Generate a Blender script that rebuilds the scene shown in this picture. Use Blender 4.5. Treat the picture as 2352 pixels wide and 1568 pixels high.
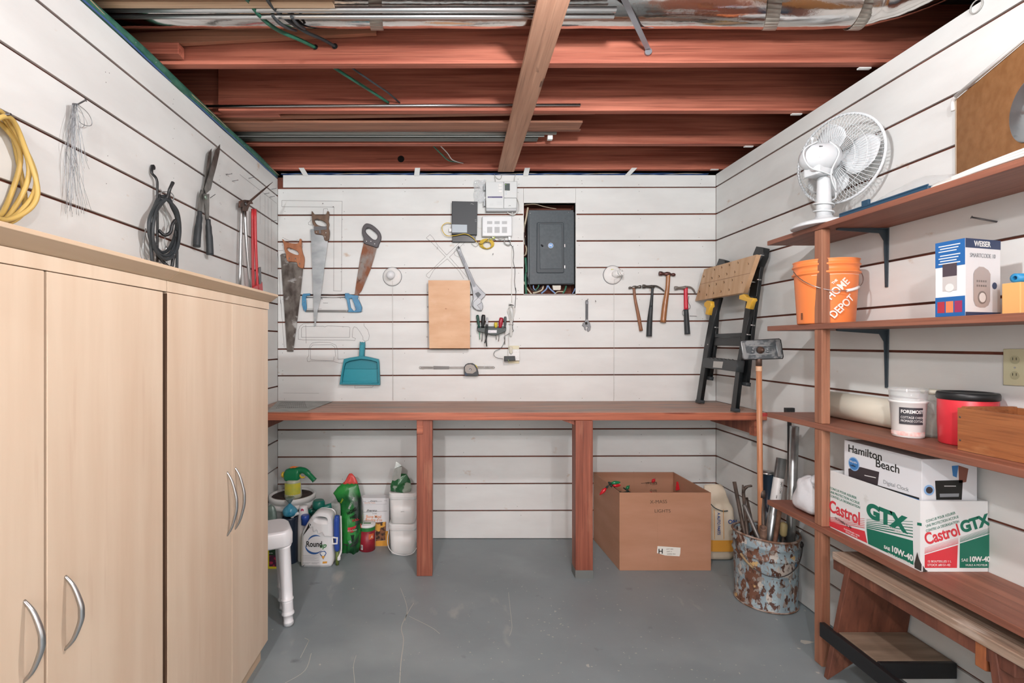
import bpy, math, random
from mathutils import Vector as V, Matrix
random.seed(7)
for o in list(bpy.data.objects): bpy.data.objects.remove(o)
C = bpy.context.scene.collection
# ---------------------------------------------------------------- camera, world, lights, exposure
F, CX, CY, H = 1150.0, 1052.0, 787.0, 1.30        # focal in px of a 2352 wide frame, vanishing point, eye height
B, XL, XR = 3.324, -1.197, 1.712                  # back wall distance, left wall, right wall
cam = bpy.data.cameras.new('camera'); co = bpy.data.objects.new('camera', cam); C.objects.link(co)
co.location = (0, 0, H); co.rotation_euler = (math.pi/2, 0, 0)
cam.sensor_width = 36; cam.lens = 36*F/2352; cam.shift_x = (1176-CX)/2352; cam.shift_y = (CY-784)/2352
cam.clip_start = .02
bpy.context.scene.camera = co
w = bpy.data.worlds.new('world'); bpy.context.scene.world = w; w.use_nodes = True
w.node_tree.nodes['Background'].inputs[0].default_value = (.55, .6, .8, 1)
w.node_tree.nodes['Background'].inputs[1].default_value = .25
def lamp(name, loc, power, col, r=.05, kind='POINT', size=1, rot=None):
    l = bpy.data.lights.new(name, kind); l.energy = power; l.color = col
    if kind == 'POINT': l.shadow_soft_size = r
    else: l.shape = 'RECTANGLE'; l.size = size[0]; l.size_y = size[1]
    o = bpy.data.objects.new(name, l); o.location = loc
    if rot: o.rotation_euler = rot
    C.objects.link(o); return o
lamp('ceiling_bulb', (.42, 1.12, 2.30), 42, (.985, .99, 1), .04)
lamp('ceiling_bulb', (-.62, -1.5, 2.33), 114, (.98, .99, 1), .05)
lamp('ceiling_bulb', (.85, -1.0, 2.33), 56, (.98, .99, 1), .06)  # extra bulb added behind the camera as fill for the left wall
lamp('rear_fill_light', (.1, -2.3, 1.35), 12, (.95, .97, 1), kind='AREA', size=(2.2, 1.9), rot=(math.pi/2, 0, 0))  # soft fill light added behind the camera; no real opening there
vs = bpy.context.scene.view_settings
vs.view_transform = 'Standard'; vs.look = 'None'; vs.exposure = 0.52; vs.gamma = 1; vs.use_curve_mapping = False

# ---------------------------------------------------------------- helpers
def s2l(c): c /= 255.0; return c/12.92 if c <= .04045 else ((c+.055)/1.055)**2.4
def rgb(c):
    if isinstance(c, str): c = [int(c[i:i+2], 16) for i in (0, 2, 4)]
    return (s2l(c[0]), s2l(c[1]), s2l(c[2]), 1)
MATS = {}
def mat(name, col, rough=.5, metal=0, col2=None, sc=(5, 5, 5), lo=.35, hi=.65, bump=0, rnd=0, spots=None, spec=.5,
        alpha=1, trans=0, emit=0, detail=5, bsc=None, bnoise=None):
    """procedural: noise between col and col2 on object coordinates, optional spot layers, bump and per-object shade"""
    if name in MATS: return MATS[name]
    m = bpy.data.materials.new(name); m.use_nodes = True; nt = m.node_tree; N = nt.nodes; L = nt.links
    b = N['Principled BSDF']; b.inputs['Roughness'].default_value = rough; b.inputs['Metallic'].default_value = metal
    b.inputs['Specular IOR Level'].default_value = spec
    b.inputs['Base Color'].default_value = rgb(col)
    if alpha < 1: b.inputs['Alpha'].default_value = alpha
    if trans: b.inputs['Transmission Weight'].default_value = trans
    if emit: b.inputs['Emission Color'].default_value = rgb(col); b.inputs['Emission Strength'].default_value = emit
    tc = N.new('ShaderNodeTexCoord')
    def noise(scl, det=5, off=0):
        mp = N.new('ShaderNodeMapping'); mp.inputs['Scale'].default_value = scl; mp.inputs['Location'].default_value = (off, off*.7, off*.3)
        L.new(tc.outputs['Object'], mp.inputs[0]); n = N.new('ShaderNodeTexNoise'); n.inputs['Scale'].default_value = 1; n.inputs['Detail'].default_value = det
        L.new(mp.outputs[0], n.inputs['Vector']); return n.outputs['Fac']
    def ramp(fac, a, c):
        r = N.new('ShaderNodeMapRange'); r.inputs['From Min'].default_value = a; r.inputs['From Max'].default_value = c
        L.new(fac, r.inputs['Value']); return r.outputs[0]
    out = None
    def mix(fac, a, c):
        x = N.new('ShaderNodeMix'); x.data_type = 'RGBA'
        if fac is not None: L.new(fac, x.inputs[0])
        if hasattr(a, 'links'): L.new(a, x.inputs[6])
        else: x.inputs[6].default_value = rgb(a)
        if hasattr(c, 'links'): L.new(c, x.inputs[7])
        else: x.inputs[7].default_value = rgb(c)
        return x.outputs[2]
    if col2:
        f0 = noise(sc, detail); out = mix(ramp(f0, lo, hi), col, col2)
    for k, (c3, s3, a, c) in enumerate(spots or []):
        out = mix(ramp(noise(s3, 6, 3.1+k*2.3), a, c), out if out is not None else col, c3)
    if rnd:
        oi = N.new('ShaderNodeObjectInfo'); mr = N.new('ShaderNodeMapRange')
        mr.inputs['To Min'].default_value = 1-rnd; mr.inputs['To Max'].default_value = 1
        L.new(oi.outputs['Random'], mr.inputs['Value'])
        x = N.new('ShaderNodeMix'); x.data_type = 'RGBA'; x.blend_type = 'MULTIPLY'; x.inputs[0].default_value = 1
        if out is not None: L.new(out, x.inputs[6])
        else: x.inputs[6].default_value = rgb(col)
        L.new(mr.outputs[0], x.inputs[7]); out = x.outputs[2]
    if out is not None: L.new(out, b.inputs['Base Color'])
    if bump:
        bp = N.new('ShaderNodeBump'); bp.inputs['Strength'].default_value = bump; bp.inputs['Distance'].default_value = .004
        L.new(noise(bsc or sc, 6, 9), bp.inputs['Height']); L.new(bp.outputs[0], b.inputs['Normal'])
    MATS[name] = m; return m

ORG = {}
def org(o):
    while o.parent: o = o.parent
    return ORG[o.name]
def tag(o, label, cat, group=None, kind=None):
    o['label'] = label; o['category'] = cat
    if group: o['group'] = group
    if kind: o['kind'] = kind
    return o
def thing(name, label, cat, loc, group=None):
    o = bpy.data.objects.new(name, None); C.objects.link(o); o.location = loc; o.empty_display_size = .05
    ORG[o.name] = V(loc); return tag(o, label, cat, group)
class MB:
    def __init__(s): s.v = []; s.f = []; s.sm = []
    def add(s, vs_, fs, smooth=False):
        n = len(s.v); s.v += [tuple(p) for p in vs_]
        for f in fs: s.f.append([i+n for i in f]); s.sm.append(smooth)
        return s
    def hexa(s, p): return s.add(p, [(0,3,2,1),(4,5,6,7),(0,1,5,4),(1,2,6,5),(2,3,7,6),(3,0,4,7)])
    def box(s, x0, x1, y0, y1, z0, z1):
        if x0 > x1: x0, x1 = x1, x0
        if y0 > y1: y0, y1 = y1, y0
        if z0 > z1: z0, z1 = z1, z0
        return s.hexa([(x0,y0,z0),(x1,y0,z0),(x1,y1,z0),(x0,y1,z0),(x0,y0,z1),(x1,y0,z1),(x1,y1,z1),(x0,y1,z1)])
    def obox(s, c, ax, ay, az):
        c, ax, ay, az = V(c), V(ax), V(ay), V(az)
        return s.hexa([c-ax-ay-az, c+ax-ay-az, c+ax+ay-az, c-ax+ay-az, c-ax-ay+az, c+ax-ay+az, c+ax+ay+az, c-ax+ay+az])
    def bar(s, a, b_, w_, t, up=(0,0,1)):
        """rectangular bar from a to b, width w_ along 'side', thickness t along 'up'"""
        a, b_ = V(a), V(b_); d = (b_-a); sd = d.cross(V(up)).normalized(); u = sd.cross(d).normalized()
        return s.obox((a+b_)/2, d/2, sd*w_/2, u*t/2)
    def prism(s, pts, vec, smooth=False):
        n = len(pts); vec = V(vec); p = [V(q) for q in pts]; q = [a+vec for a in p]
        nrm = sum(((p[i]-p[0]).cross(p[i+1]-p[0]) for i in range(1, n-1)), V((0,0,0)))
        fl = nrm.dot(vec) > 0
        a = list(range(n)); b_ = list(range(n, 2*n))
        s.add(p+q, [a[::-1] if fl else a, b_ if fl else b_[::-1]])
        k = len(s.v)-2*n
        for i in range(n):
            j = (i+1) % n; f = [k+i, k+j, k+n+j, k+n+i]
            s.f.append(f if fl else f[::-1]); s.sm.append(smooth)
        return s
    def tube(s, pts, r, seg=8, closed=False, cap=True, flat=None):
        P_ = [V(p) for p in pts]; n = len(P_)
        R_ = r if isinstance(r, (list, tuple)) else [r]*n
        tg = []
        for i in range(n):
            a = P_[(i-1) % n] if (closed or i > 0) else P_[i]; b_ = P_[(i+1) % n] if (closed or i < n-1) else P_[i]
            t = (b_-a); tg.append(t.normalized() if t.length > 1e-9 else V((0,0,1)))
        ref = V((0,0,1)) if abs(tg[0].z) < .9 else V((1,0,0)); u = tg[0].cross(ref).normalized(); base = len(s.v)
        for i in range(n):
            u = (u-tg[i]*u.dot(tg[i])); u = u.normalized() if u.length > 1e-6 else tg[i].orthogonal().normalized(); w_ = tg[i].cross(u)
            for k in range(seg):
                a = 2*math.pi*k/seg; s.v.append(tuple(P_[i]+(u*math.cos(a)+w_*math.sin(a)*(flat or 1))*R_[i]))
        for i in range(n if closed else n-1):
            for k in range(seg):
                i2 = (i+1) % n; k2 = (k+1) % seg
                s.f.append([base+i*seg+k, base+i*seg+k2, base+i2*seg+k2, base+i2*seg+k]); s.sm.append(True)
        if cap and not closed:
            s.f.append([base+k for k in range(seg)][::-1]); s.sm.append(False)
            s.f.append([base+(n-1)*seg+k for k in range(seg)]); s.sm.append(False)
        return s
    def lathe(s, o, ax, prof, seg=24, squash=None, caps=True, start=0, sx=None):
        o, ax = V(o), V(ax).normalized(); u = (V(sx) if sx else ax.orthogonal()).normalized(); w_ = ax.cross(u); base = len(s.v); n = len(prof)
        for r, h in prof:
            for k in range(seg):
                a = 2*math.pi*(k+start)/seg; s.v.append(tuple(o+ax*h+(u*math.cos(a)*(squash or 1)+w_*math.sin(a))*r))
        for i in range(n-1):
            for k in range(seg):
                k2 = (k+1) % seg; s.f.append([base+i*seg+k, base+i*seg+k2, base+(i+1)*seg+k2, base+(i+1)*seg+k]); s.sm.append(True)
        if caps:
            if prof[0][0] > 1e-6: s.f.append([base+k for k in range(seg)][::-1]); s.sm.append(False)
            if prof[-1][0] > 1e-6: s.f.append([base+(n-1)*seg+k for k in range(seg)]); s.sm.append(False)
        return s
    def loft(s, rings, cap=True, smooth=True):
        base = len(s.v); n = len(rings[0])
        for r in rings: s.v += [tuple(p) for p in r]
        for i in range(len(rings)-1):
            for k in range(n):
                k2 = (k+1) % n; s.f.append([base+i*n+k, base+i*n+k2, base+(i+1)*n+k2, base+(i+1)*n+k]); s.sm.append(smooth)
        if cap:
            s.f.append([base+k for k in range(n)][::-1]); s.sm.append(False)
            s.f.append([base+(len(rings)-1)*n+k for k in range(n)]); s.sm.append(False)
        return s
    def grid(s, fn, nu, nv, smooth=True):
        base = len(s.v)
        for i in range(nu+1):
            for j in range(nv+1): s.v.append(tuple(fn(i/nu, j/nv)))
        for i in range(nu):
            for j in range(nv):
                a = base+i*(nv+1)+j; s.f.append([a, a+nv+1, a+nv+2, a+1]); s.sm.append(smooth)
        return s
    def ball(s, c, r, seg=12, sq=(1,1,1)):
        c = V(c); rings = []
        for i in range(1, seg//2):
            a = math.pi*i/(seg//2)
            rings.append([c+V((math.sin(a)*math.cos(2*math.pi*k/seg)*r*sq[0], math.sin(a)*math.sin(2*math.pi*k/seg)*r*sq[1], -math.cos(a)*r*sq[2])) for k in range(seg)])
        return s.loft(rings)
    def ok(s, name, m, parent=None, bevel=0, solid=0, sub=0, label=None, weld=False):
        me = bpy.data.meshes.new(name)
        if parent is not None: o0 = org(parent)
        else:
            xs = [p[0] for p in s.v]; ys = [p[1] for p in s.v]; zs = [p[2] for p in s.v]
            o0 = V(((min(xs)+max(xs))/2, (min(ys)+max(ys))/2, min(zs)))
        me.from_pydata([tuple(V(p)-o0) for p in s.v], [], s.f)
        me.polygons.foreach_set('use_smooth', s.sm)
        me.materials.append(m); me.validate(); me.update()
        return place(name, me, parent, o0, bevel, solid, sub, label)
def place(name, me, parent, o0, bevel=0, solid=0, sub=0, label=None):
    o = bpy.data.objects.new(name, me); C.objects.link(o)
    if parent is not None: o.parent = parent
    else: o.location = o0; ORG[o.name] = V(o0)
    if label: o['label'] = label
    if solid:
        md = o.modifiers.new('solid', 'SOLIDIFY'); md.thickness = solid; md.offset = 0
    if sub:
        md = o.modifiers.new('sub', 'SUBSURF'); md.levels = sub; md.render_levels = sub
    if bevel:
        md = o.modifiers.new('bevel', 'BEVEL'); md.width = bevel; md.segments = 2; md.limit_method = 'ANGLE'; md.angle_limit = .6
    return o
def cr(pts, n=6, closed=False):
    """Catmull-Rom through 2D or 3D points"""
    P_ = [V(p) for p in pts]; N_ = len(P_); out = []
    for i in range(N_ if closed else N_-1):
        a = P_[(i-1) % N_] if (closed or i > 0) else P_[i]; b_ = P_[i]; c = P_[(i+1) % N_]
        d = P_[(i+2) % N_] if (closed or i < N_-2) else c
        for k in range(n):
            t = k/n; out.append(.5*((2*b_)+(c-a)*t+(2*a-5*b_+4*c-d)*t*t+(3*b_-a-3*c+d)*t**3))
    if not closed: out.append(P_[-1])
    return out
class Plane:
    """a real plane in the room; uv() = where the sight line through a photo point meets it"""
    def __init__(s, o, ux, uy): s.o = V(o); s.ux = V(ux).normalized(); s.uy = V(uy).normalized(); s.n = s.ux.cross(s.uy).normalized()
    def uv(s, px, py):
        d = V(((px-CX)/F, 1, (CY-py)/F)); e = V((0, 0, H)); t = (s.o-e).dot(s.n)/d.dot(s.n); p = e+d*t-s.o
        return (p.dot(s.ux), p.dot(s.uy))
    def p3(s, u, v, n=0): return s.o+s.ux*u+s.uy*v+s.n*n
    def px(s, a, b_, n=0):
        if n: q = Plane(s.o+s.n*n, s.ux, s.uy); return q.p3(*q.uv(a, b_))
        return s.p3(*s.uv(a, b_))
    def at(s, off): return Plane(s.o+s.n*off, s.ux, s.uy)
def front(Y): return Plane((0, Y, 0), (1,0,0), (0,0,1))                # faces the camera
def left(X): return Plane((X, 0, 0), (0,1,0), (0,0,1))                 # faces right
def right(X): return Plane((X, 0, 0), (0,-1,0), (0,0,1))               # faces left
def at(px, py, Y): return V(((px-CX)*Y/F, Y, H-(py-CY)*Y/F))
def curve_mesh(cu, M):
    o = bpy.data.objects.new('tmp', cu); me = bpy.data.meshes.new_from_object(o)
    bpy.data.objects.remove(o); bpy.data.curves.remove(cu); me.transform(M); return me
def frame(pl, u=0, v=0, n=0):
    o = pl.p3(u, v, n); M = Matrix.Identity(4)
    for i in range(3): M[i][0] = pl.ux[i]; M[i][1] = pl.uy[i]; M[i][2] = pl.n[i]; M[i][3] = o[i]
    return M
def finish(name, me, m, parent, bevel=0, label=None):
    me.materials.clear(); me.materials.append(m)
    if parent is not None: o0 = org(parent)
    else:
        xs = [q.co.x for q in me.vertices]; ys = [q.co.y for q in me.vertices]; zs = [q.co.z for q in me.vertices]
        o0 = V(((min(xs)+max(xs))/2, (min(ys)+max(ys))/2, min(zs)))
    me.transform(Matrix.Translation(-o0)); me.update(); return place(name, me, parent, o0, bevel, label=label)
def plate(name, pl, loops, thick, m, parent=None, bev=0, smooth=False, uv=False, label=None):
    """outline (photo points unless uv) on plane pl (its front face), extruded back by thick; inner loops are holes"""
    cu = bpy.data.curves.new('c', 'CURVE'); cu.dimensions = '2D'; cu.fill_mode = 'BOTH'
    cu.extrude = max(thick/2-bev, 0); cu.bevel_depth = bev; cu.bevel_resolution = 1; cu.offset = -bev
    if not isinstance(loops[0][0], (tuple, list, V)): loops = [loops]
    for lp in loops:
        q = [tuple(p) if uv else pl.uv(*p) for p in lp]
        if smooth: q = [tuple(p)[:2] for p in cr([(a, b_) for a, b_ in q], smooth if smooth is not True else 5, True)]
        sp = cu.splines.new('POLY'); sp.points.add(len(q)-1); sp.use_cyclic_u = True
        for i, (a, b_) in enumerate(q): sp.points[i].co = (a, b_, 0, 1)
    me = curve_mesh(cu, frame(pl, n=-thick/2)); return finish(name, me, m, parent, label=label)
def text(body, pl, px, py, size, m, parent, n=.0006, sx=1, shear=0, rot=0, align='LEFT', uv=None, name='lettering', bold=0, sp=1):
    """lettering lying on plane pl; size = cap height in metres"""
    cu = bpy.data.curves.new('t', 'FONT'); cu.body = body; cu.size = size/.73; cu.shear = shear; cu.align_x = align; cu.offset = bold
    cu.space_character = sp; cu.extrude = .0002
    u, v = uv if uv else pl.uv(px, py)
    M = frame(pl, u, v, n) @ Matrix.Rotation(rot, 4, 'Z') @ Matrix.Diagonal((sx, 1, 1, 1))
    return finish(name, curve_mesh(cu, M), m, parent)
def decal(name, pl, pts, m, parent, n=.0006, uv=False, label=None):
    b_ = MB(); q = [(p if uv else pl.uv(*p)) for p in pts]; b_.add([pl.p3(a, c, n) for a, c in q], [list(range(len(q)))])
    return b_.ok(name, m, parent, label=label)
def line(pl, pts, w_=.0014, n=.0006, uv=False, mb=None, closed=False):
    """drawn line as a thin ribbon on the plane"""
    mb = mb or MB(); q = [V(p if uv else pl.uv(*p)) for p in pts]
    if closed: q.append(q[0])
    for a, c in zip(q, q[1:]):
        d = (c-a)
        if d.length < 1e-6: continue
        s_ = V((-d.y, d.x)).normalized()*w_/2; e = d.normalized()*w_*.3
        mb.add([pl.p3(*(a-e+s_), n), pl.p3(*(a-e-s_), n), pl.p3(*(c+e-s_), n), pl.p3(*(c+e+s_), n)], [(0,1,2,3)])
    return mb
def circ(cx, cy, rx, ry=None, n=24, a0=0, a1=360): ry = ry or rx; return [(cx+rx*math.cos(math.radians(a0+(a1-a0)*i/n)), cy+ry*math.sin(math.radians(a0+(a1-a0)*i/n))) for i in range(n+(1 if abs(a1-a0) < 360 else 0))]
def flat_y(mb, name, m, parent, **k): return mb.ok(name, m, parent, **k)

# ---------------------------------------------------------------- materials
WALL = mat('white_painted_board', 'E2E4E2', .55, col2='D9DAD8', sc=(3, 3, 9), bump=.12, bsc=(10, 10, 60), rnd=.03, spots=[('C9B8A8', (9, 9, 14), .70, .78)])
GAPM = mat('bare_wood_joint', '5A3226', .9, col2='7A4434', sc=(4, 4, 4))
FLOORM = mat('grey_painted_concrete', '8A9497', .42, col2='7F898C', sc=(2.2, 2.2, 2.2), detail=8, bump=.15, bsc=(25, 25, 25),
             spots=[('98A2A4', (1.1, 1.6, 1), .52, .72), ('B4B4AE', (38, 24, 10), .70, .74), ('A9ABA8', (6, 2.2, 3), .66, .76), ('5F6668', (7, 7, 7), .68, .78)])
def shade(h, f): return ''.join('%02X' % max(0, min(255, int(int(h[i:i+2], 16)*f))) for i in (0, 2, 4))
def wood(name, a, b_, sc, rough=.6, **k):
    sp = list(k.pop('spots', []) or []); f1 = tuple(v*(2.2 if v < 8 else 5.5) for v in sc); f2 = tuple(v*(1.2 if v < 8 else 2.6) for v in sc)
    sp = sp+[(shade(b_, .78), f1, .52, .86), (shade(a, 1.10), f2, .56, .84)]
    return mat(name, a, rough, col2=b_, sc=sc, lo=.3, hi=.7, bump=.25, bsc=f1, spots=sp, **k)
JOIST = wood('redwood_joist', 'CC7C64', '8C4432', (1.2, 30, 30), .7, rnd=.12, spots=[('6A3024', (3, 40, 40), .66, .8)])
STRAPW = wood('brown_strapping_wood', 'C69A80', 'A87A62', (22, 1.4, 22), .7, spots=[('5E4034', (40, 9, 40), .68, .74)])
BENCHTOP = wood('worn_redwood_top', 'BE9886', 'A08678', (1.4, 24, 24), .6, spots=[('8E8A86', (2, 14, 14), .5, .7), ('5E4034', (3, 18, 18), .64, .78), ('B08474', (4, 30, 30), .60, .75)], rnd=.08)
BENCHF = wood('redwood_edge', 'BA6E52', '8E4C38', (1.5, 30, 45), .5, spots=[('6A2E22', (3, 30, 50), .6, .75)])
POSTW = wood('redwood_post', 'A4604A', '783E2E', (30, 30, 1.6), .5, spots=[('B47A60', (12, 12, 3), .55, .75)])
SHELFW = wood('brown_shelf_wood', '94604C', '7C4C3C', (26, 1.6, 26), .5, spots=[('6A3C2E', (30, 3, 30), .62, .8)])
SPOSTW = wood('tan_post_wood', 'A8765C', '8C5A44', (26, 26, 1.6), .55)
MAPLE = mat('maple_laminate', 'E0CAB2', .38, col2='D6BCA2', sc=(14, 14, 1.3), detail=6, spots=[('CEB096', (30, 30, 2.2), .62, .85)])
MAPLE2 = mat('maple_laminate_edge', 'D4BA9E', .42, col2='C8AC8C', sc=(14, 1.3, 14))
STEEL = mat('brushed_steel', 'B8B8B8', .28, 1)
DSTEEL = mat('dark_steel', '6E6E70', .4, .9)
GALV = mat('galvanised_steel', 'C4C8C8', .32, .9, col2='A8AEB0', sc=(20, 20, 20))
ALU = mat('satin_aluminium', 'D0D2D2', .3, .9)
BLACK = mat('black_plastic', '1E2022', .4)
BLACKR = mat('black_rubber', '2A2E30', .55, col2='363C40', sc=(12, 12, 12))
WHITEP = mat('white_plastic', 'E6E6E4', .35)
INK = mat('black_ink', '22221F', .8)
PENCIL = mat('pencil_line', '5A5654', .9)
DUCT = mat('shiny_duct_foil', 'D8D4D0', .12, 1, bump=.9, bsc=(5, 9, 9))
GREENC = mat('green_cable', '1E5A46', .5, col2='2C7058', sc=(30, 30, 30))
BLUEC = mat('blue_cable', '3E5E92', .5)
WHITEC = mat('white_cable', 'D8D8D4', .45)

# ---------------------------------------------------------------- the room
def struct(o): o['kind'] = 'structure'; return o
def setting(name, mb, m): return struct(mb.ok(name, m))
YB0 = -2.45
floor_ = setting('floor', MB().box(XL-.15, XR+.15, YB0-.1, B+.2, -.12, 0), FLOORM)
FP = Plane((0,0,0), (1,0,0), (0,1,0)); PS = mat('pale_paint_speck', 'B8B8B0', .6)
ck = MB()
for pts, w_ in ((((918,1568),(921,1520),(927,1470),(922,1440),(938,1405),(950,1385)), .0040), (((1168,1360),(1172,1400),(1176,1440),(1170,1460)), .002), (((690,1510),(705,1480),(709,1470),(700,1465)), .003), (((940,1415),(990,1440),(1010,1455)), .003), (((655,1568),(700,1540),(715,1500)), .003), (((920,1350),(935,1395),(930,1425)), .003), (((815,1568),(812,1530),(818,1505)), .0025)):
    line(FP, cr([(a, b_) for a, b_ in pts], 5), w_, .0004, mb=ck)
ck.ok('floor_scratch', PS, floor_); random.seed(33); fk = MB()
def flake(px, py, r_):
    u, v = FP.uv(px, py); n = random.randint(4, 7); a0 = random.random()*6
    fk.add([FP.p3(u+r_*random.uniform(.4, 1.3)*math.cos(a0+i*6.283/n), v+r_*random.uniform(.3, .9)*math.sin(a0+i*6.283/n), .0004) for i in range(n)], [list(range(n))])
for i in range(190):
    x, y = random.gauss(1350, 330), random.uniform(1290, 1566)
    if 620 < x < 1870: flake(x, y, random.choice([.0016, .0022, .003, .0045]))
for i in range(26): flake(1265+random.gauss(0, 40), 1440+random.gauss(0, 22), random.uniform(.002, .006))
flake(1852, 1474, .03); flake(1835, 1489, .008)
o = fk.ok('paint_speck', PS, floor_); o['kind'] = 'stuff'
gy = [432, 494, 555, 616.5, 678, 740, 801.5, 863, 925, 987, 1049.5, 1112, 1174]
zz = lambda y, Y=B: H-(y-CY)*Y/F
# back wall: studs/sheathing behind, boards in front, opening for the breaker panel
ox0, ox1, oy0, oy1 = 1203, 1322, 466, 675
OX0, OX1 = (ox0-CX)*B/F, (ox1-CX)*B/F; OZ1, OZ0 = zz(oy0), zz(oy1)
wb = MB(); t0, t1 = B+.012, B+.15
wb.box(XL-.15, OX0, t0, t1, 0, 2.40).box(OX1, XR+.15, t0, t1, 0, 2.40).box(OX0, OX1, t0, t1, OZ1, 2.40).box(OX0, OX1, t0, t1, 0, OZ0).box(OX0, OX1, B+.13, t1, OZ0, OZ1)
wall_back = setting('wall_back', wb, GAPM)
tops = [404]+gy; bots = gy+[1237]
gap = .0047
def board_quad(xa, xb, za_l, zb_l, za_r, zb_r):
    def zl(x, l, r): return l+(r-l)*(x-XL)/(XR-XL)
    a = [(xa, B, zl(xa, zb_l, zb_r)), (xb, B, zl(xb, zb_l, zb_r)), (xb, B, zl(xb, za_l, za_r)), (xa, B, zl(xa, za_l, za_r))]
    return MB().prism(a, (0, .0115, 0))
for i, (a, c) in enumerate(zip(tops, bots)):
    j = random.uniform(-.0012, .0012)
    za, zb = zz(a)-gap+j, zz(c)+(gap if i < len(tops)-1 else .004)
    tilt = 3.0*B/F if 0 < i < 14 else 2*B/F
    tb = 0 if i == len(tops)-1 else tilt
    if i == 0: za = zz(402); 
    spans = [(XL, XR)]
    if zb < OZ1 and za > OZ0:
        spans = [(XL, OX0-.001), (OX1+.001, XR)]
        if za > OZ1+.01: # board above with a notch: add the piece over the opening
            board_quad(OX0-.001, OX1+.001, za, OZ1, za+tilt, OZ1).ok('board', WALL, wall_back, bevel=.0012)
        if zb < OZ0-.01:
            board_quad(OX0-.001, OX1+.001, OZ0, zb, OZ0, zb+tilt).ok('board', WALL, wall_back, bevel=.0012)
    for xa, xb in spans:
        xs0 = xa+(.035 if i == 0 else .001)
        board_quad(xs0, xb-.001, za, zb, za+tilt*(i > 0), zb+tb).ok('board', WALL, wall_back, bevel=.0012)
# opening trim
tr = MB(); 
tr.box(OX0-.004, OX0, B-.001, B+.05, OZ0, OZ1).box(OX1, OX1+.006, B-.002, B+.05, OZ0, OZ1).box(OX0, OX1, B-.001, B+.05, OZ1, OZ1+.004).box(OX0, OX1, B, B+.05, OZ0-.003, OZ0)
tr.ok('opening_frame', MATS['white_painted_board'], wall_back)
# side walls
def side_wall(name, X, sgn, zs, ztop, y_far):
    wl = MB().box(X+sgn*.012, X+sgn*.12, YB0, B+.15, 0, ztop-.01)
    w_ = setting(name, wl, GAPM)
    zz_ = [ztop]+zs+[0.004]
    for i in range(len(zz_)-1):
        za, zb = zz_[i], zz_[i+1]
        za -= gap if i else 0; zb += gap if i < len(zz_)-2 else 0
        MB().box(X, X+sgn*.0115, YB0, y_far, zb, za).ok('board', WALL, w_, bevel=.0012)
    return w_
zL = [zz(y) for y in (450, 514.4, 576.5, 639, 698.5, 761, 824.5, 887, 949, 1011, 1073, 1135, 1197)]
zR = [zz(y-3) for y in gy]
wall_left = side_wall('wall_left', XL, -1, zL, 2.385, B-.001)
wall_right = side_wall('wall_right', XR, 1, zR, 2.418, B-.001)
wf = MB().box(XL-.1, XR+.1, YB0-.1, YB0-.012, 0, 2.43); wall_front = setting('wall_front', wf, GAPM)
for k in range(13): MB().box(XL, XR, YB0-.0115, YB0, .004+k*.186, .180+k*.186).ok('board', WALL, wall_front, bevel=.0012)
# ceiling: dark subfloor, joists, strapping board
ZJ = H+1.142
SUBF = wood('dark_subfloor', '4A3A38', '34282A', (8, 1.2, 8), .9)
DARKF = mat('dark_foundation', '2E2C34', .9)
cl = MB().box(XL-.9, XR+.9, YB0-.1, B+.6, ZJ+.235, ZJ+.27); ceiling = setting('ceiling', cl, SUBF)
MB().box(XL-.95, XL-.9, YB0-.1, B+.6, 2.2, ZJ+.235).box(XR+.9, XR+.95, YB0-.1, B+.6, 2.2, ZJ+.235).box(XL-.9, XR+.9, B+.55, B+.6, 2.2, ZJ+.235).box(XL-.9, XR+.9, YB0-.1, YB0-.05, 2.2, ZJ+.235).ok('foundation_edge', DARKF, ceiling)
MB().box(XL-.95, XL-.12, YB0-.1, B+.6, 2.2, 2.21).box(XR+.12, XR+.95, YB0-.1, B+.6, 2.2, 2.21).box(XL-.9, XR+.9, B+.15, B+.6, 2.2, 2.21).ok('crawl_space_ledge', DARKF, ceiling)
JY = [3.295, 2.874, 2.463, 2.046]+[1.63-.415*k for k in range(10)]
for y in JY:
    sl = -.0055
    p = [(XL-.85, y+.012, ZJ), (XR+.85, y-.012, ZJ), (XR+.85, y+.026, ZJ), (XL-.85, y+.050, ZJ)] if y == 2.046 else [(XL-.85, y, ZJ), (XR+.85, y, ZJ), (XR+.85, y+.038, ZJ), (XL-.85, y+.038, ZJ)]
    if y == 2.463:   # this joist is sistered: starts 0.3 m in from the left wall
        p[0] = (-1.18, y, ZJ); p[3] = (-1.18, y+.038, ZJ)
    MB().prism(p, (0, 0, .2349)).ok('joist', JOIST, ceiling, bevel=.002)
MB().box(XL-.85, -.9, 2.502, 2.54, ZJ, ZJ+.234).ok('joist', JOIST, ceiling, bevel=.002)
MB().box(.262, .369, YB0, B-.03, ZJ-.018, ZJ).ok('strapping_board', STRAPW, ceiling, bevel=.002)
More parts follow.
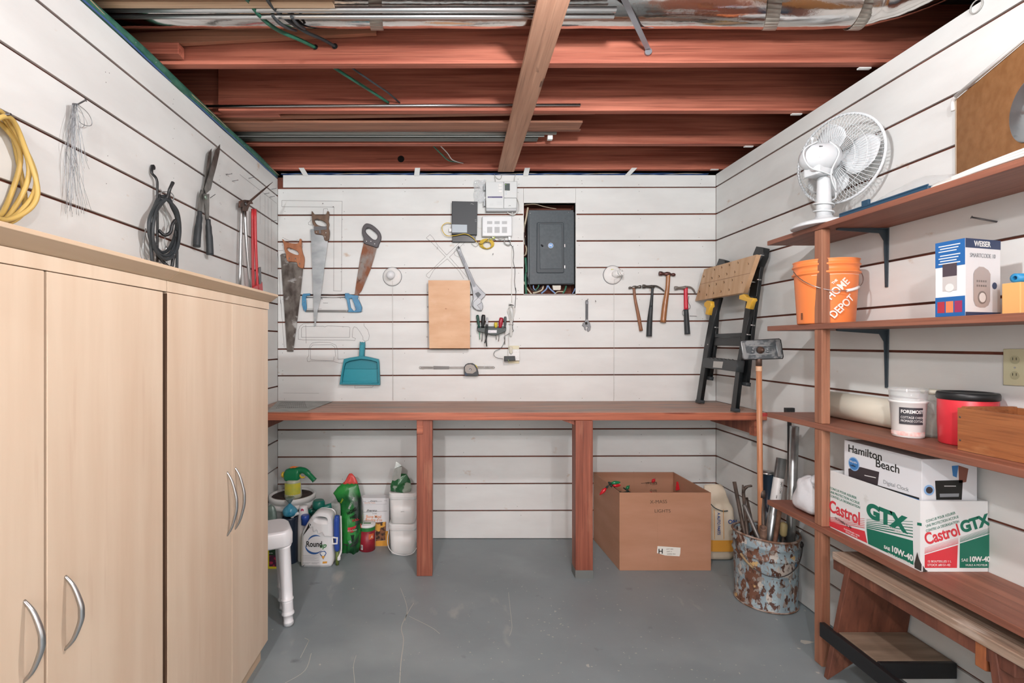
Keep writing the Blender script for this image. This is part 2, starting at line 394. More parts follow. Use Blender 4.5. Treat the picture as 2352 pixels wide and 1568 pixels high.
# ---------------------------------------------------------------- workbench
bench = thing('workbench', 'long built-in redwood workbench spanning the back wall', 'workbench', (.25, 3.05, 0))
YF, ZT, ZU = 2.782, .915, .871
for k, (a, c) in enumerate([(YF+.0, 2.93), (2.932, 3.12), (3.122, B-.001)]):
    MB().box(XL+.001, XR-.001, a, c, ZU, ZT-.001*k).ok('plank', BENCHTOP if k else BENCHTOP, bench, bevel=.003)
MB().box(XL+.001, XR-.001, YF-.012, YF, ZU, ZT-.002).ok('front_edge', BENCHF, bench, bevel=.003)
MB().box(XR-.03, XR-.0015, YF-.0135, YF-.0121, ZT-.022, ZT-.003).ok('red_paint_mark', mat('red_paint', 'B03A38', .5), bench)
def post(px0, px1, ybot, d=.089):
    Y = F*H/(ybot-CY); x0, x1 = (px0-CX)*Y/F, (px1-CX)*Y/F
    return MB().box(x0, x1, Y, Y+d, 0, ZU-.001).ok('post', POSTW, bench, bevel=.003), (x0, x1, Y)
p_, (a0, a1, ay) = post(957, 993, 1323); p2_, (b0, b1, by) = post(1322, 1362, 1328)
MB().box(b0-.0015, b1+.0015, by-.0015, by+.0905, 0, .045).ok('post_foot', mat('grey_foot_paint', '6E7270', .6), bench)
for x0 in (a0, b1-.036):
    MB().box(x0+.001, x0+.036, ay-.006, B-.002, ZU-.078, ZU-.001).ok('bearer', BENCHF, bench, bevel=.002)
for x0 in (XL+.001, XR-.039): MB().box(x0, x0+.038, YF+.03, B-.002, ZU-.089, ZU-.001).ok('ledger', POSTW, bench, bevel=.002)
MB().box(XL+.05, XR-.05, B-.04, B-.002, ZU-.03, ZU-.001).ok('ledger', POSTW, bench, bevel=.002)
MB().prism([(b0-.075, by+.03, ZU-.001), (b0, by+.03, ZU-.001), (b0, by+.03, ZU-.028)], (0, .038, 0)).ok('brace', POSTW, bench)
MB().box(XR-.065, XR-.04, YF, YF+.05, ZU-.09, ZU-.001).ok('cleat', BENCHF, bench, bevel=.002)
# perforated metal sheet lying on the bench
sh = thing('metal_sheet', 'thin grey metal sheet lying on the left end of the workbench', 'metal sheet', (-1.0, 3.0, ZT))
zt = ZT+.0035
def on_z(px, py, z): Y = F*(H-z)/(py-CY); return ((px-CX)*Y/F, Y, z)
q = [on_z(*p, zt) for p in ((612, 945), (705, 943), (764, 921), (640, 920))]
q = [(max(x, XL+.004), min(y, B-.004), z) for x, y, z in q]
MB().prism(q, (0, 0, -.003)).ok('sheet', mat('sheet_grey', 'A8AAA6', .5, .3, col2='8E908C', sc=(12, 12, 12)), sh)
gr = MB()
q = [V(on_z(*p, zt+.001)) for p in ((632, 938), (706, 936), (700, 921.5), (645, 922.5))]
for i in range(15):
    for j in range(5):
        u0, v0 = i/15, j/5
        P_ = lambda u, v: (q[0]*(1-u)+q[1]*u)*(1-v)+(q[3]*(1-u)+q[2]*u)*v
        c = P_(u0+.033, v0+.1); gr.lathe(c, (0, 0, 1), [(.0042, 0), (.0042, .0006)], 6)
o = gr.ok('punched_holes', mat('dark_hole', '4A4642', .8), sh); o['kind'] = 'stuff'

# ---------------------------------------------------------------- maple cabinets on the left
XC = -.78
yx = lambda px: F*XC/(px-CX)
def cabinet(y0, ym, y1, label, hz):
    c = thing('storage_cabinet', label, 'cabinet', (-.98, (y0+y1)/2, 0), None)
    MB().box(XL+.006, XC-.020, y0+.001, y0+.017, .072, 1.466).ok('side_panel', MAPLE, c, bevel=.001); MB().box(XL+.006, XC-.020, y1-.017, y1-.001, .072, 1.466).ok('side_panel', MAPLE, c, bevel=.001)
    MB().box(XL+.006, XC-.020, y0+.0175, y1-.0175, 1.44, 1.466).ok('top_panel', MAPLE, c); MB().box(XL+.006, XC-.020, y0+.0175, y1-.0175, .072, .09).ok('bottom_panel', MAPLE, c); MB().box(XL+.006, XL+.012, y0+.0175, y1-.0175, .0901, 1.4399).ok('back_panel', MAPLE, c)
    MB().box(XL+.006, XC-.030, y0+.01, y1-.012, 0, .071).ok('toe_kick', MAPLE2, c)
    MB().box(XC-.0195, XC, y0+.001, y1-.001+(0 if y1 > 2 else .010), 1.437, 1.466).ok('top_rail', MAPLE, c, bevel=.001)
    prof = [(XL+.004, 1.4665), (XC-.002, 1.4665), (XC+.006, 1.470), (XC+.032, 1.489), (XC+.034, 1.490), (XC+.034, 1.499), (XL+.004, 1.499)]
    e = .012
    MB().prism([(x, y0+.001, z) for x, z in prof], (0, y1-y0-.002+(e if y1 > 2 else .011), 0)).ok('cornice', MAPLE2, c, bevel=.001)
    for (a, b_, hy, tilt) in ((y0+.001, ym-(.003 if y1 < 1.5 else .0012), ym-hz[0], 0), (ym+(.003 if y1 < 1.5 else .0012), y1-.001, ym+hz[1], .006)):
        d = MB().prism([(XC-.018, a, .075), (XC, a, .075), (XC+(0 if not tilt else -.004), b_, .075), (XC-.022 if tilt else XC-.018, b_, .075)] , (0, 0, 1.3605)).ok('door', MAPLE, c, bevel=.0015)
        if not tilt: MB().box(XC-.0179, XC-.0006, a-.0006, a-.0001, .0755, 1.4325).ok('gap_shade_strip', mat('gap_shade_brown', '5A4230', .7), d)  # dark strip added so the gap at this door reads as shade
        zc, hl = hz[2], hz[3]
        pts = [(XC+.001-.002, hy, zc-hl), (XC+.016, hy, zc-hl*.72), (XC+.030, hy, zc-hl*.25), (XC+.032, hy, zc), (XC+.030, hy, zc+hl*.25), (XC+.016, hy, zc+hl*.72), (XC+.001-.002, hy, zc+hl)]
        pp = cr(pts, 5); n = len(pp)
        MB().tube(pp, [.0028+.0030*math.sin(math.pi*i/(n-1)) for i in range(n)], 8).ok('handle', STEEL, d)
y1_, ym_, yr, yq = yx(618), yx(533), yx(381.5), yx(105)
cabinet(.53, yq, yr-.006, 'maple two-door storage cabinet nearest the viewer on the left', (.047, .0475, .764, .073))
cabinet(yr+.005, ym_, y1_, 'maple two-door storage cabinet against the left wall, beside the workbench', (.037, .024, .756, .108))

# ---------------------------------------------------------------- shelving on the right wall
XS = 1.455; YE = 2.357
su = thing('shelving_unit', 'four-tier brown wooden shelving unit along the right wall', 'shelf unit', (1.58, 1.5, 0))
SZ = [(1.757, 1.778), (1.355, 1.378), (.951, .974), (.540, .562)]
for a, c in SZ: MB().box(XS, XR-.001, .35, YE, a, c).ok('shelf_board', SHELFW, su, bevel=.002)
seg = [(SZ[0][0], SZ[1][1]), (SZ[1][0], SZ[2][1]), (SZ[2][0], SZ[3][1]), (SZ[3][0], 0)]
for yp in (2.008, .55):
    for a, c in seg: MB().box(XS+.004, XS+.038, yp, yp+.042, c+.0005, a-.0005).ok('post', SPOSTW, su, bevel=.002)
BRK = mat('dark_grey_steel_bracket', '4E5A62', .4, .5)
for z, yb in ((SZ[0][0], 1.997), (SZ[1][0], 1.997)):
    b_ = MB(); xw = XR-.001
    b_.prism([(xw, yb-.011, z-.001), (xw, yb+.011, z-.001), (xw, yb+.006, z-.235), (xw, yb-.006, z-.235)], (-.004, 0, 0))
    b_.prism([(xw, yb, z-.002), (xw-.20, yb, z-.002), (xw-.20, yb, z-.008), (xw-.03, yb, z-.02), (xw-.012, yb, z-.05), (xw-.005, yb, z-.23), (xw, yb, z-.235)], (0, .003, 0))
    b_.prism([(xw, yb-.010, z-.001), (xw, yb+.010, z-.001), (xw-.20, yb+.006, z-.001), (xw-.20, yb-.006, z-.001)], (0, 0, -.004))
    b_.ok('shelf_bracket', BRK, su)
# ---------------------------------------------------------------- things on the back wall
def K(ox, oy, s): return lambda *pts: [(ox+x/s, oy+y/s) for x, y in pts]
kA, kB, kC, kD, kE = K(620,400,5.2275), K(620,660,5.2275), K(960,400,5.2275), K(940,630,5.2275), K(1320,560,3.92)
W = front(B)
PL = lambda off: front(B-off)
def root(name, label, cat, px, py, group=None, Y=B-.01): return thing(name, label, cat, at(px, py, Y), group)
def wt(pl, pts, off, n=5, closed=False):
    """3D smooth path from photo points on the wall plane, held off by off (number or list)"""
    o = off if isinstance(off, (list, tuple)) else [off]*len(pts)
    q = [pl.px(a, b_, f) for (a, b_), f in zip(pts, o)]
    return cr(q, n, closed) if n else q
def nail(pl, px, py, L=.03, parent=None, dz=-.006, m=None, dx=0):
    a = pl.px(px, py, 0); q = a+pl.n*L+V((dx, 0, -dz))
    mb = MB().tube([a-pl.n*.003, q], .0013, 6); d = (q-a).normalized(); mb.lathe(q-d*.0005, d, [(.003, 0), (.003, .0012)], 8)
    if parent: return mb.ok('nail', m or DSTEEL, parent)
    o = mb.ok('nail', m or DSTEEL); return o
BLADE = mat('dull_saw_blade', '7C7670', .4, .8, col2='4C4440', sc=(16, 16, 9), lo=.4, hi=.62, spots=[('C8C8C6', (9, 9, 14), .6, .7)])
BLADE2 = mat('clean_saw_blade', 'B4B8BA', .34, .8, col2='8E9496', sc=(6, 6, 12))
RUST = mat('rusty_blade', '86543A', .65, .3, col2='8E8680', sc=(14, 14, 9), lo=.42, hi=.6, spots=[('5A3424', (24, 24, 18), .6, .7)])
def toothed(pts, i0, i1, amp=1.1, n=60):
    """replace edge i0->i1 by small teeth"""
    a, b_ = V(pts[i0]), V(pts[i1]); d = (b_-a); s_ = V((-d.y, d.x)).normalized(); out = []
    for k in range(n): out += [a+d*(k/n), a+d*((k+.5)/n)+s_*amp]
    return pts[:i0+1]+[tuple(p) for p in out[1:]]+pts[i1:]
# saws
r = root('hand_saw', 'hand saw with orange wooden handle and stained dark blade, nearest the left corner', 'saw', 670, 807)
bl = kA((125,970),(140,955),(180,950),(200,960),(215,1045),(250,1062),(320,1070),(335,1110),(398,1130))+kB((365,100),(322,440),(280,770),(202,768))
bl.append(kA((125,985))[0]); bl = toothed(bl, len(bl)-2, len(bl)-1, 1.2, 70)
plate('blade', PL(.012), bl, .0018, BLADE, r)
hd = kA((145,775),(175,805),(210,818),(290,830),(335,825),(352,800),(355,775),(376,782),(375,850),(380,900),(392,950),(408,1000),(408,1060),(394,1128),(335,1108),(320,1058),(250,1050),(215,1045),(195,1010),(190,960),(170,900),(165,850))
ho = kA((200,885),(240,885),(320,920),(345,955),(330,968),(280,955),(215,920))
HW = wood('orange_saw_handle', 'B87850', '9A6040', (40, 40, 8), .45)
plate('handle', PL(.024), [hd, ho], .022, HW, r, bev=.003, smooth=3)
for p in kA((232,1010),(308,1013),(358,1075)): MB().lathe(PL(.024).px(*p), W.n, [(.0042, -.001), (.0042, .001)], 10).ok('rivet', DSTEEL, r)
nail(W, *kA((255,905))[0], L=.03, parent=r)
r = root('hand_saw', 'hand saw with dark brown handle and long clean silver blade', 'saw', 735, 748)
bl = kA((488,658),(525,655),(540,720),(640,735),(655,795),(695,800),(650,1140),(606,1500))+kB((575,260),(548,465),(536,465),(524,260))
bl.append(kA((488,690))[0]); bl = toothed(bl, len(bl)-2, len(bl)-1, 1.0, 80)
plate('blade', PL(.020), bl, .0015, BLADE2, r)
hd = kA((500,440),(528,475),(560,487),(600,488),(655,488),(675,475),(685,445),(706,450),(703,520),(698,560),(708,600),(700,640),(712,680),(710,740),(695,795),(655,790),(640,740),(600,722),(545,714),(532,690),(535,660),(525,640),(528,620),(510,590),(502,530))
ho = kA((530,545),(600,545),(665,580),(678,620),(620,622),(560,600))
plate('handle', PL(.032), [hd, ho], .022, wood('brown_saw_handle', '7A604E', '5E4838', (40, 40, 8), .5), r, bev=.003, smooth=3)
plate('strap', PL(.034), kA((526,628),(680,625),(682,665),(610,668),(612,712),(590,712),(588,672),(530,676)), .003, DSTEEL, r)
for p in kA((672,702),(662,752),(560,695)): MB().lathe(PL(.032).px(*p), W.n, [(.0032, -.001), (.0032, .001)], 10).ok('rivet', STEEL, r)
nail(W, *kA((590,560))[0], L=.035, parent=r)
r = root('pruning_saw', 'saw with black loop handle and rusty tapered blade', 'saw', 850, 680)
bl = kA((1125,825),(1285,880),(1250,1010),(1210,1140),(1100,1400),(1065,1445),(1020,1475),(1015,1460),(1045,1250),(1085,1000))
plate('blade', PL(.012), bl, .0018, RUST, r)
hd = kA((1170,588),(1235,612),(1310,680),(1335,740),(1330,790),(1308,840),(1290,880),(1220,862),(1125,825),(1124,770),(1105,710),(1110,640),(1135,600))
ho = kA((1165,648),(1205,652),(1280,712),(1292,755),(1270,785),(1230,775),(1160,708),(1145,672))
plate('handle', PL(.024), [hd, ho], .022, mat('grey_black_plastic', '4A464A', .4), r, bev=.004, smooth=3)
for p in kA((1160,805),(1212,805),(1258,835)): MB().lathe(PL(.024).px(*p), W.n, [(.003, -.001), (.003, .001)], 10).ok('rivet', STEEL, r)
nail(W, *kA((1178,662))[0], L=.03, parent=r)
# hacksaw
BLUE = mat('blue_enamel', '4A90B8', .35, col2='3C7CA4', sc=(20, 20, 20)); r = root('hacksaw', 'blue-framed hacksaw hanging level behind the long saw blade', 'hacksaw', 762, 715)
plate('frame_end', PL(.016), kB((385,95),(400,74),(480,70),(480,96),(436,100),(430,135),(440,250),(426,292),(402,272),(383,205)), .010, BLUE, r, bev=.0015)
plate('handle', PL(.022), [kB((900,68),(945,68),(952,84),(1040,95),(1060,102),(1052,130),(1078,180),(1102,240),(1095,290),(1060,298),(935,295),(942,268),(922,150),(900,122)), kB((950,135),(982,128),(1008,190),(1032,268),(1005,282),(968,240))], .018, BLUE, r, bev=.003)
MB().tube([PL(.011).px(*p) for p in kB((478,82),(902,80))], .0022, 8).tube([PL(.011).px(*p) for p in kB((430,118),(902,116))], .0026, 8).ok('tube', STEEL, r)
plate('blade', PL(.010), kB((424,268),(940,272),(938,297),(424,294)), .002, mat('grey_blade', '70706E', .4, .7), r)
for p in kB((410,170),(415,272),(918,282)): MB().lathe(PL(.022).px(*p), W.n, [(.0022, -.008), (.0022, .001)], 8).ok('pin', STEEL, r)
nail(W, *kB((630,142))[0], L=.02, parent=r)
# dustpan
TEAL = mat('teal_plastic', '1E90A0', .38); TEALD = mat('teal_plastic_back', '1A8494', .4)
r = root('dustpan', 'teal plastic dustpan hanging by its handle above the workbench', 'dustpan', 827, 886)
ou = kB((888,858),(960,842),(1075,824),(1128,824),(1200,838),(1300,862),(1308,900),(1320,1170),(835,1165),(852,1050),(870,950))
inn = kB((905,905),(960,880),(1090,858),(1210,872),(1285,895),(1290,935),(1303,1150),(860,1150),(872,1050),(888,960))
plate('pan', PL(.012), ou, .004, TEAL, r, bev=.0008)
plate('rim', PL(.046), [ou, inn], .036, TEALD, r, bev=.0015)
plate('ramp', PL(.020), kB((866,1125),(1302,1125),(1304,1158),(860,1158)), .010, TEAL, r, bev=.002)
plate('step', PL(.017), kB((884,975),(1290,980),(1286,898),(1210,876),(1090,862),(960,884),(905,908)), .006, TEALD, r, bev=.001)
plate('handle', PL(.044), kB((1078,650),(1092,662),(1100,655),(1112,655),(1120,664),(1136,650),(1138,690),(1128,830),(1068,830)), .030, TEALD, r, bev=.003)
plate('grip_recess', PL(.0452), kB((1094,690),(1118,690),(1112,820),(1088,820)), .001, TEAL, r)
nail(W, *kB((1106,690))[0], L=.05, parent=r)
# drawn outlines and handwriting on the boards
ol = MB()
def dr(k, *pts, w_=.0016, closed=False, sm=0):
    q = k(*pts); q = [tuple(p)[:2] for p in cr([(a, b_) for a, b_ in q], sm, closed)] if sm else q
    line(W, q, w_, .0008, mb=ol, closed=closed)
dr(kA, (145,390),(145,315),(868,325),(864,700),(860,1400)); dr(kA, (145,390),(770,395),(765,1400),(860,1402))
dr(kA, (640,488),(645,415),(690,412),(697,440)); dr(kA, (500,545),(460,585),(465,605),(520,612)); dr(kA, (95,915),(105,1060),(128,1540),(135,1568)); dr(kA, (160,915),(98,918)); dr(kB, (130,150),(172,720))
dr(kA, (385,820),(398,850),(385,900),(402,960),(418,1050)); dr(kA, (170,770),(230,795),(310,800),(335,790))
dr(kB, (520,430),(400,435),(358,468),(342,520),(340,622),(395,628),(930,630),(1020,637),(1028,612),(990,597),(995,500),(1012,470),(1042,482),(1080,530),(1118,598),(1118,630),(1148,645),(1182,632),(1195,580),(1175,510),(1130,460),(1130,430))
dr(kB, (380,598),(380,490),(402,468),(640,465),(660,473),(690,461),(942,470),(962,482),(956,600),closed=True)
dr(kB, (890,856),(818,862),(812,740),(792,692),(720,661),(600,656),(510,666),(484,692),(470,740),(465,820),(445,850),(448,885),(470,893),(490,880),(770,890),(830,906),(872,906))
dr(kB, (790,830),(778,715),(740,687),(512,690),(490,720),(490,862),(540,872),(766,878),(772,830)); dr(kB, (430,450),(435,670)); dr(kB, (1022,1180),(1020,1208),(1225,1200),(1245,1180)); dr(kB, (640,290+0),(640,292))
dr(kB, (445,150),(445,255),(620,258)); dr(kB, (1070,110),(1075,160),(1108,230),(1112,290),(1080,302)); dr(kB, (165,1265),(590,1270), w_=.0010)
dr(kC, (500,820),(345,970),(235,850),(180,760),(145,725),(100,765),(165,820),(330,990),(195,1120),(105,1200),(100,1222),(135,1248),(190,1150),(352,1015),(490,1160),(552,1258)); dr(kC, (590,1240),(500,1130),(378,995),(560,820)); dr(kC, (230,870),(240,885),(225,900))
dr(kC, (455,900),(432,940),(445,975),(500,998))
ol.ok('pencil_outline', PENCIL, wall_back)
text('Hacksaw', W, *kB((638,190))[0], .0052, INK, wall_back, sx=1.3)
nh = MB(); random.seed(3)
for i, (a, c) in enumerate(zip(tops, bots)):
    for sx_ in (650, 786, 928, 1068, 1192, 1334, 1470, 1610):
        for yy in (a+9, c-10):
            x, y = sx_+random.uniform(-5, 5), yy+random.uniform(-2, 2)
            if (1200 < x < 1325 and 466 < y < 675) or random.random() < .35: continue
            nh.lathe(W.px(x, y), W.n, [(.0023, 0), (.0019, .0006)], 6)
o = nh.ok('nail_head', mat('nail_head_grey', '7A7674', .7), wall_back); o['kind'] = 'stuff'
for (x, y) in kA((640,350),(765,388),(1178,640)): nail(W, x, y, L=.012, parent=wall_back, dz=.004)
for (x, y) in kC((905,945),): nail(W, x, y, L=.02, parent=wall_back, dz=.012, dx=-.004)
for (x, y) in kE((187,505),): nail(W, x, y, L=.02, parent=wall_back, dz=.01, dx=-.004)
# lamp holders
def holder(px, py, label, cfl):
    r = root('lamp_holder', label, 'lamp holder', px, py+20)
    c = W.px(px, py); n = W.n
    MB().lathe(c, n, [(.060, .0005), (.061, .006), (.056, .014), (.044, .020), (.034, .024), (.026, .036), (.0, .036)], 40).ok('base', mat('porcelain', 'EDEDEB', .2), r)
    MB().lathe(c, n, [(.063, .0003), (.063, .004)], 40).ok('gasket', mat('dark_gasket', '4C5058', .6), r)
    for dx in (-.034, .034): MB().lathe(c+V((dx*.9, 0, .004 if dx < 0 else -.004)), n, [(.0035, .016), (.0035, .0235)], 8).ok('screw', DSTEEL, r)
    if cfl:
        d = (n+V((.75, 0, .12))).normalized()
        MB().lathe(c+n*.024, d, [(.021, 0), (.023, .012), (.021, .034), (.014, .040)], 20).ok('bulb_base', WHITEP, r)
        b0_ = c+n*.024+d*.040; u = d.orthogonal().normalized(); w_ = d.cross(u)
        MB().tube([b0_+d*(.032*t)+(u*math.cos(t*14)+w_*math.sin(t*14))*.015 for t in [i/60 for i in range(61)]], .0048, 8).ok('spiral_tube', mat('bulb_glass', 'F2F2F0', .25), r)
        MB().box(c.x-.016, c.x+.002, c.y-.0245, c.y-.0235, c.z+.022, c.z+.036).ok('sticker', mat('yellow_sticker', 'C8C84A', .5), r)
    else:
        MB().lathe(c+V((-.005, 0, .005)), n, [(.020, .030), (.026, .040), (.029, .052), (.026, .066), (.016, .076), (.004, .080), (0, .080)], 24).ok('bulb', mat('frosted_bulb', 'E2E4E6', .25), r)
        MB().lathe(c+V((-.010, 0, -.024)), n, [(.008, .018), (.007, .028)], 10).ok('socket_tab', mat('brass', '9A9464', .4, .8), r)
    a = c+V((.004 if not cfl else .004, -.030, -.022)); q = V((a.x+.002, B-.012, ZT+.012))
    MB().tube([a+V((0, .012, .004)), a, V((a.x, B-.02, a.z-.03)), q], .0009, 5).lathe(q, (0, 0, 1), [(.002, -.006), (.0028, -.003), (.001, 0)], 8).ok('pull_cord', mat('pull_cord', 'C4C2BE', .7), r)
holder(901.2, 635.3, 'round white porcelain lamp holder with plain bulb, right of the rusty saw', False)
holder(1406.7, 631.4, 'round white porcelain lamp holder with spiral bulb, left of the hammers', True)
# grey modem
r = root('modem', 'dark grey flat modem box with pale sticker, mounted beside the white control units', 'modem', 1066, 555)
q = [W.uv(*p) for p in kC((405,722),(715,728),(715,328),(408,322))]
GREYP = mat('charcoal_plastic', '34383C', .5); P5 = PL(.040)
plate('housing', P5, kC((408,322),(715,328),(708,728),(405,722)), .030, GREYP, r, bev=.003)
plate('wall_dock', PL(.028), kC((412,728),(692,733),(686,812),(412,812)), .027, mat('black_dock', '16181A', .3), r, bev=.002)
plate('side_panel', PL(.026), kC((372,650),(408,650),(408,690),(372,690)), .02, WHITEP, r, bev=.002)
plate('sticker', P5.at(.0012), kC((408,602),(590,606),(590,700),(410,698)), .001, mat('pale_sticker', 'A8B4BC', .4), r)
text('TELUS', P5, *kC((655,362))[0], .0022, WHITEP, r, n=.001)
line(P5, kC((632,360),(642,352),(650,358),(656,350)), .0008, .001).ok('logo', WHITEP, r)
for p in kC((683,547),(686,566)): line(P5, [p, (p[0]+3.5, p[1])], .0008, .001).ok('indicator_mark', WHITEP, r)
text('MODEM', P5, *kC((412,680))[0], .0018, GREYP, r, n=.0016) if False else None
# control unit with display
r = root('control_unit', 'white sprinkler control unit with small dark display under the ceiling strap', 'control unit', 1150, 485)
LG = mat('light_grey_plastic', 'D4D8D8', .4); P6 = PL(.058)
plate('housing', PL(.050), kC((812,92),(1192,84),(1182,440),(818,442)), .049, mat('mid_grey_plastic', 'B4B8BA', .4), r, bev=.003)  # housing in a plain grey, darker than its covers
plate('door', P6, kC((814,90),(1028,92),(1028,410),(820,404)), .008, LG, r, bev=.002)
plate('control_panel', P6, kC((1034,90),(1190,86),(1186,283),(1034,282)), .008, LG, r, bev=.0015)
plate('lower_cover', P6, kC((1034,289),(1186,289),(1180,404),(1034,408)), .008, LG, r, bev=.0015)
plate('display', P6.at(.001), kC((1042,110),(1103,110),(1103,196),(1042,194)), .001, mat('display_dark', '3E4A48', .3), r)
MB().lathe(P6.px(*kC((1054,123))[0], .001), W.n, [(.0016, 0), (.0012, .001)], 8).ok('indicator_light', mat('green_led', '9CE03C', .3, emit=2.0), r)
for k_ in range(4): line(P6, kC((1050+(14 if k_==0 else 0),123+k_*20),(1096,123+k_*20)), .0006, .0022).ok('display_row', mat('display_text', '7E8E8C', .5), r)
for p in kC((988,132),(988,168),(988,206)): plate('button', P6.at(.003), [(p[0]-3.8, p[1]-2.6), (p[0]+3.8, p[1]-2.6), (p[0]+3.8, p[1]+2), (p[0]-3.8, p[1]+2)], .003, WHITEP, r, bev=.0006)
for p in kC((1058,211),(1058,237)): MB().lathe(P6.px(*p), W.n, [(.0024, 0), (.002, .0015)], 12).ok('button', mat('pale_blue_button', '7EB0C4', .4), r)
plate('name_strip', P6.at(.0008), kC((838,267),(1014,266),(1014,283),(838,283)), .0006, mat('purple_strip', '4A4474', .5), r)
text('PROFESSIONAL CONTROLLER', P6, *kC((850,279))[0], .0013, WHITEP, r, n=.0012, sx=.82)
for k_ in range(4): line(P6, kC((862,350+k_*9),(905,350+k_*9)), .0005, .0005).ok('print_line', mat('faint_print', 'B0B4B6', .5), r)
for k_ in range(5): line(P6, kC((948,330+k_*9),(1010,330+k_*9)), .0005, .0005).ok('print_line', mat('faint_print', 'B0B4B6', .5), r)
line(P6, kC((1092,386),(1096,375),(1108,374),(1114,384)), .0016, .0006).ok('key_slot', INK, r)
for y_ in (150, 340): plate('hinge', PL(.045), kC((790,y_-30),(806,y_-30),(806,y_+40),(790,y_+40)), .02, mat('hinge_grey', '8E9294', .4, .5), r)
MB().tube(wt(W, kC((1188,285),(1212,350),(1200,440),(1150,486),(1090,470),(1062,432)), [.02,.02,.022,.024,.022,.03]), .0032, 8).tube(wt(W, kC((1132,486),(1132,440)), .02, 0), .003, 8).ok('cable', WHITEC, r)
for pts in (((918,0),(940,40),(975,58),(1000,40),(1006,0)), ((918,30),(928,60),(930,90)), ((1172,0),(1160,40),(1156,88))):
    MB().tube(wt(W, kC(*pts), .015), .0016, 6).ok('wire', mat('grey_wire', 'A8A8A4', .5), r)
# clear plastic bag
r = root('plastic_bag', 'small clear plastic bag of papers hanging behind the sprinkler control unit', 'plastic bag', 1098, 466)
u0, v0 = W.uv(*kC((668,345))[0]); u1, v1 = W.uv(*kC((815,72))[0]); random.seed(5)
def crinkle(u, v, a=.005): return .012+a*math.sin(u*13+math.sin(v*9)*2)*math.cos(v*11+u*4)+random.uniform(-.0018, .0018)
MB().grid(lambda u, v: V((u0+(u1-u0)*u+.003*math.sin(v*14), B-crinkle(u, v), v0+(v1-v0)*v+.004*math.sin(u*9))), 14, 22, False).ok('film', mat('clear_film', 'E8ECEE', .08, alpha=.38, spec=1), r)
plate('paper', PL(.006), kC((745,80),(800,80),(800,335),(735,330)), .0006, mat('paper', 'DEDFE0', .7), r)
# white network box
r = root('network_box', 'white vented network box below the sprinkler control unit', 'network box', 1142, 545)
P4 = PL(.042)
plate('housing', P4, kC((772,505),(1130,500),(1130,742),(772,744)), .041, mat('white_box_plastic', 'DCE0E2', .4), r, bev=.005)
for i in range(3):
    for (ya, yb) in ((563, 598), (632, 704)):
        x = 830+i*89
        plate('vent', P4.at(.0006), kC((x,ya),(x+62,ya),(x+62,yb),(x,yb)), .0006, mat('vent_grey', 'B8BCBE', .6), r)
text('ALCATEL', P4, *kC((945,616))[0], .0016, mat('print_grey', '7A7E80', .5), r, n=.001, sx=1.2)
text('FIBRE', P4, *kC((806,700))[0], .0022, mat('print_blue', '40649A', .5), r, n=.001, rot=math.pi/2); text('0612', P4, *kC((790,690))[0], .0018, MATS['print_grey'], r, n=.001, rot=math.pi/2)
for p in kC((905,748),(1100,765)): plate('connector', PL(.028), [(p[0]-3, p[1]-3), (p[0]+3, p[1]-3), (p[0]+2.6, p[1]+4.5), (p[0]-2.6, p[1]+4.5)], .012, WHITEP, r, bev=.001)
# yellow network cable
YEL = mat('yellow_cable', 'D8B838', .45)
r = root('network_cable', 'yellow network cable with a coiled loop between modem and white box', 'cable', 1116, 575)
c = MB().tube(wt(W, kC((398,590),(340,585),(290,625),(300,690),(350,738),(450,735),(560,716),(640,745),(700,805),(760,850)), [.02,.03,.03,.03,.03,.045,.045,.045,.03,.022]), .0024, 8); c.ok('lead', YEL, r)
c = MB()
for i in range(6):
    rx, ry = 88-i*7, 60-i*3.5; a0 = i*1.1
    pts = [(825+i*1.2+rx*math.cos(a0+t*math.pi/6), 836+i*2+ry*math.sin(a0+t*math.pi/6)) for t in range(12)]
    c.tube(wt(W, kC(*pts), [.010+.004*i]*12, 4, True), .0025, 8, closed=True)
c.ok('coil', YEL, r)
for pts in (((842,765),(850,800),(838,815)), ((830,870),(826,895))): MB().tube(wt(W, kC(*pts), .036, 3), .003, 6, flat=.4).ok('tie', WHITEP, r)
MB().tube(wt(W, kC((905,748),(925,765),(890,775),(850,790)), .034), .002, 6).ok('jumper', mat('lime_cable', 'B8CC30', .5), r)
# other low voltage leads
r = root('power_lead', 'thin black power lead running from the modem down to the wall outlet', 'cable', 1170, 830)
c = MB().tube(wt(W, kC((700,800),(760,840),(830,790),(890,765),(950,800),(1090,800),(1115,850),(1135,860),(1150,950),(1145,1050),(1165,1150),(1160,1300),(1178,1420))+kD((1278,160),(1280,250),(1270,380),(1252,520),(1240,640),(1250,680),(1190,715),(1140,750),(1145,800),(1100,885),(1030,922),(1015,965),(1050,1000),(1125,1014)), [.03,.03,.035,.035,.02,.02,.012,.01]+[.008]*6+[.01]*5+[.02]*4+[.02]*7), .0016, 6)
c.ok('lead', BLACKR, r)
MB().lathe(W.px(*kC((1135,858))[0], .002), W.n, [(.006, 0), (.006, .008), (.003, .012)], 10).ok('grommet', STEEL, r)
r = root('white_cable', 'white cable bundled with ties above the wall outlet', 'cable', 1172, 790)
c = MB().tube(wt(W, kC((1127,860),(1128,1200))+kD((1228,120),(1232,340)), .004, 3), .0026, 8)
for k_, (dx, w_) in enumerate(((0, 45), (5, 30), (-6, 38), (2, 20))):
    c.tube(wt(W, kD((1225+dx,370),(1225+dx-w_,430),(1222+dx-w_*.4,500),(1222+dx,600),(1230+dx,700),(1222+dx,745),(1215+dx,690),(1225+dx,600),(1235+dx+w_*.5,500),(1235+dx+w_*.8,420),(1232+dx,372)), .010+.004*k_, 4, True), .0023, 6, closed=True)
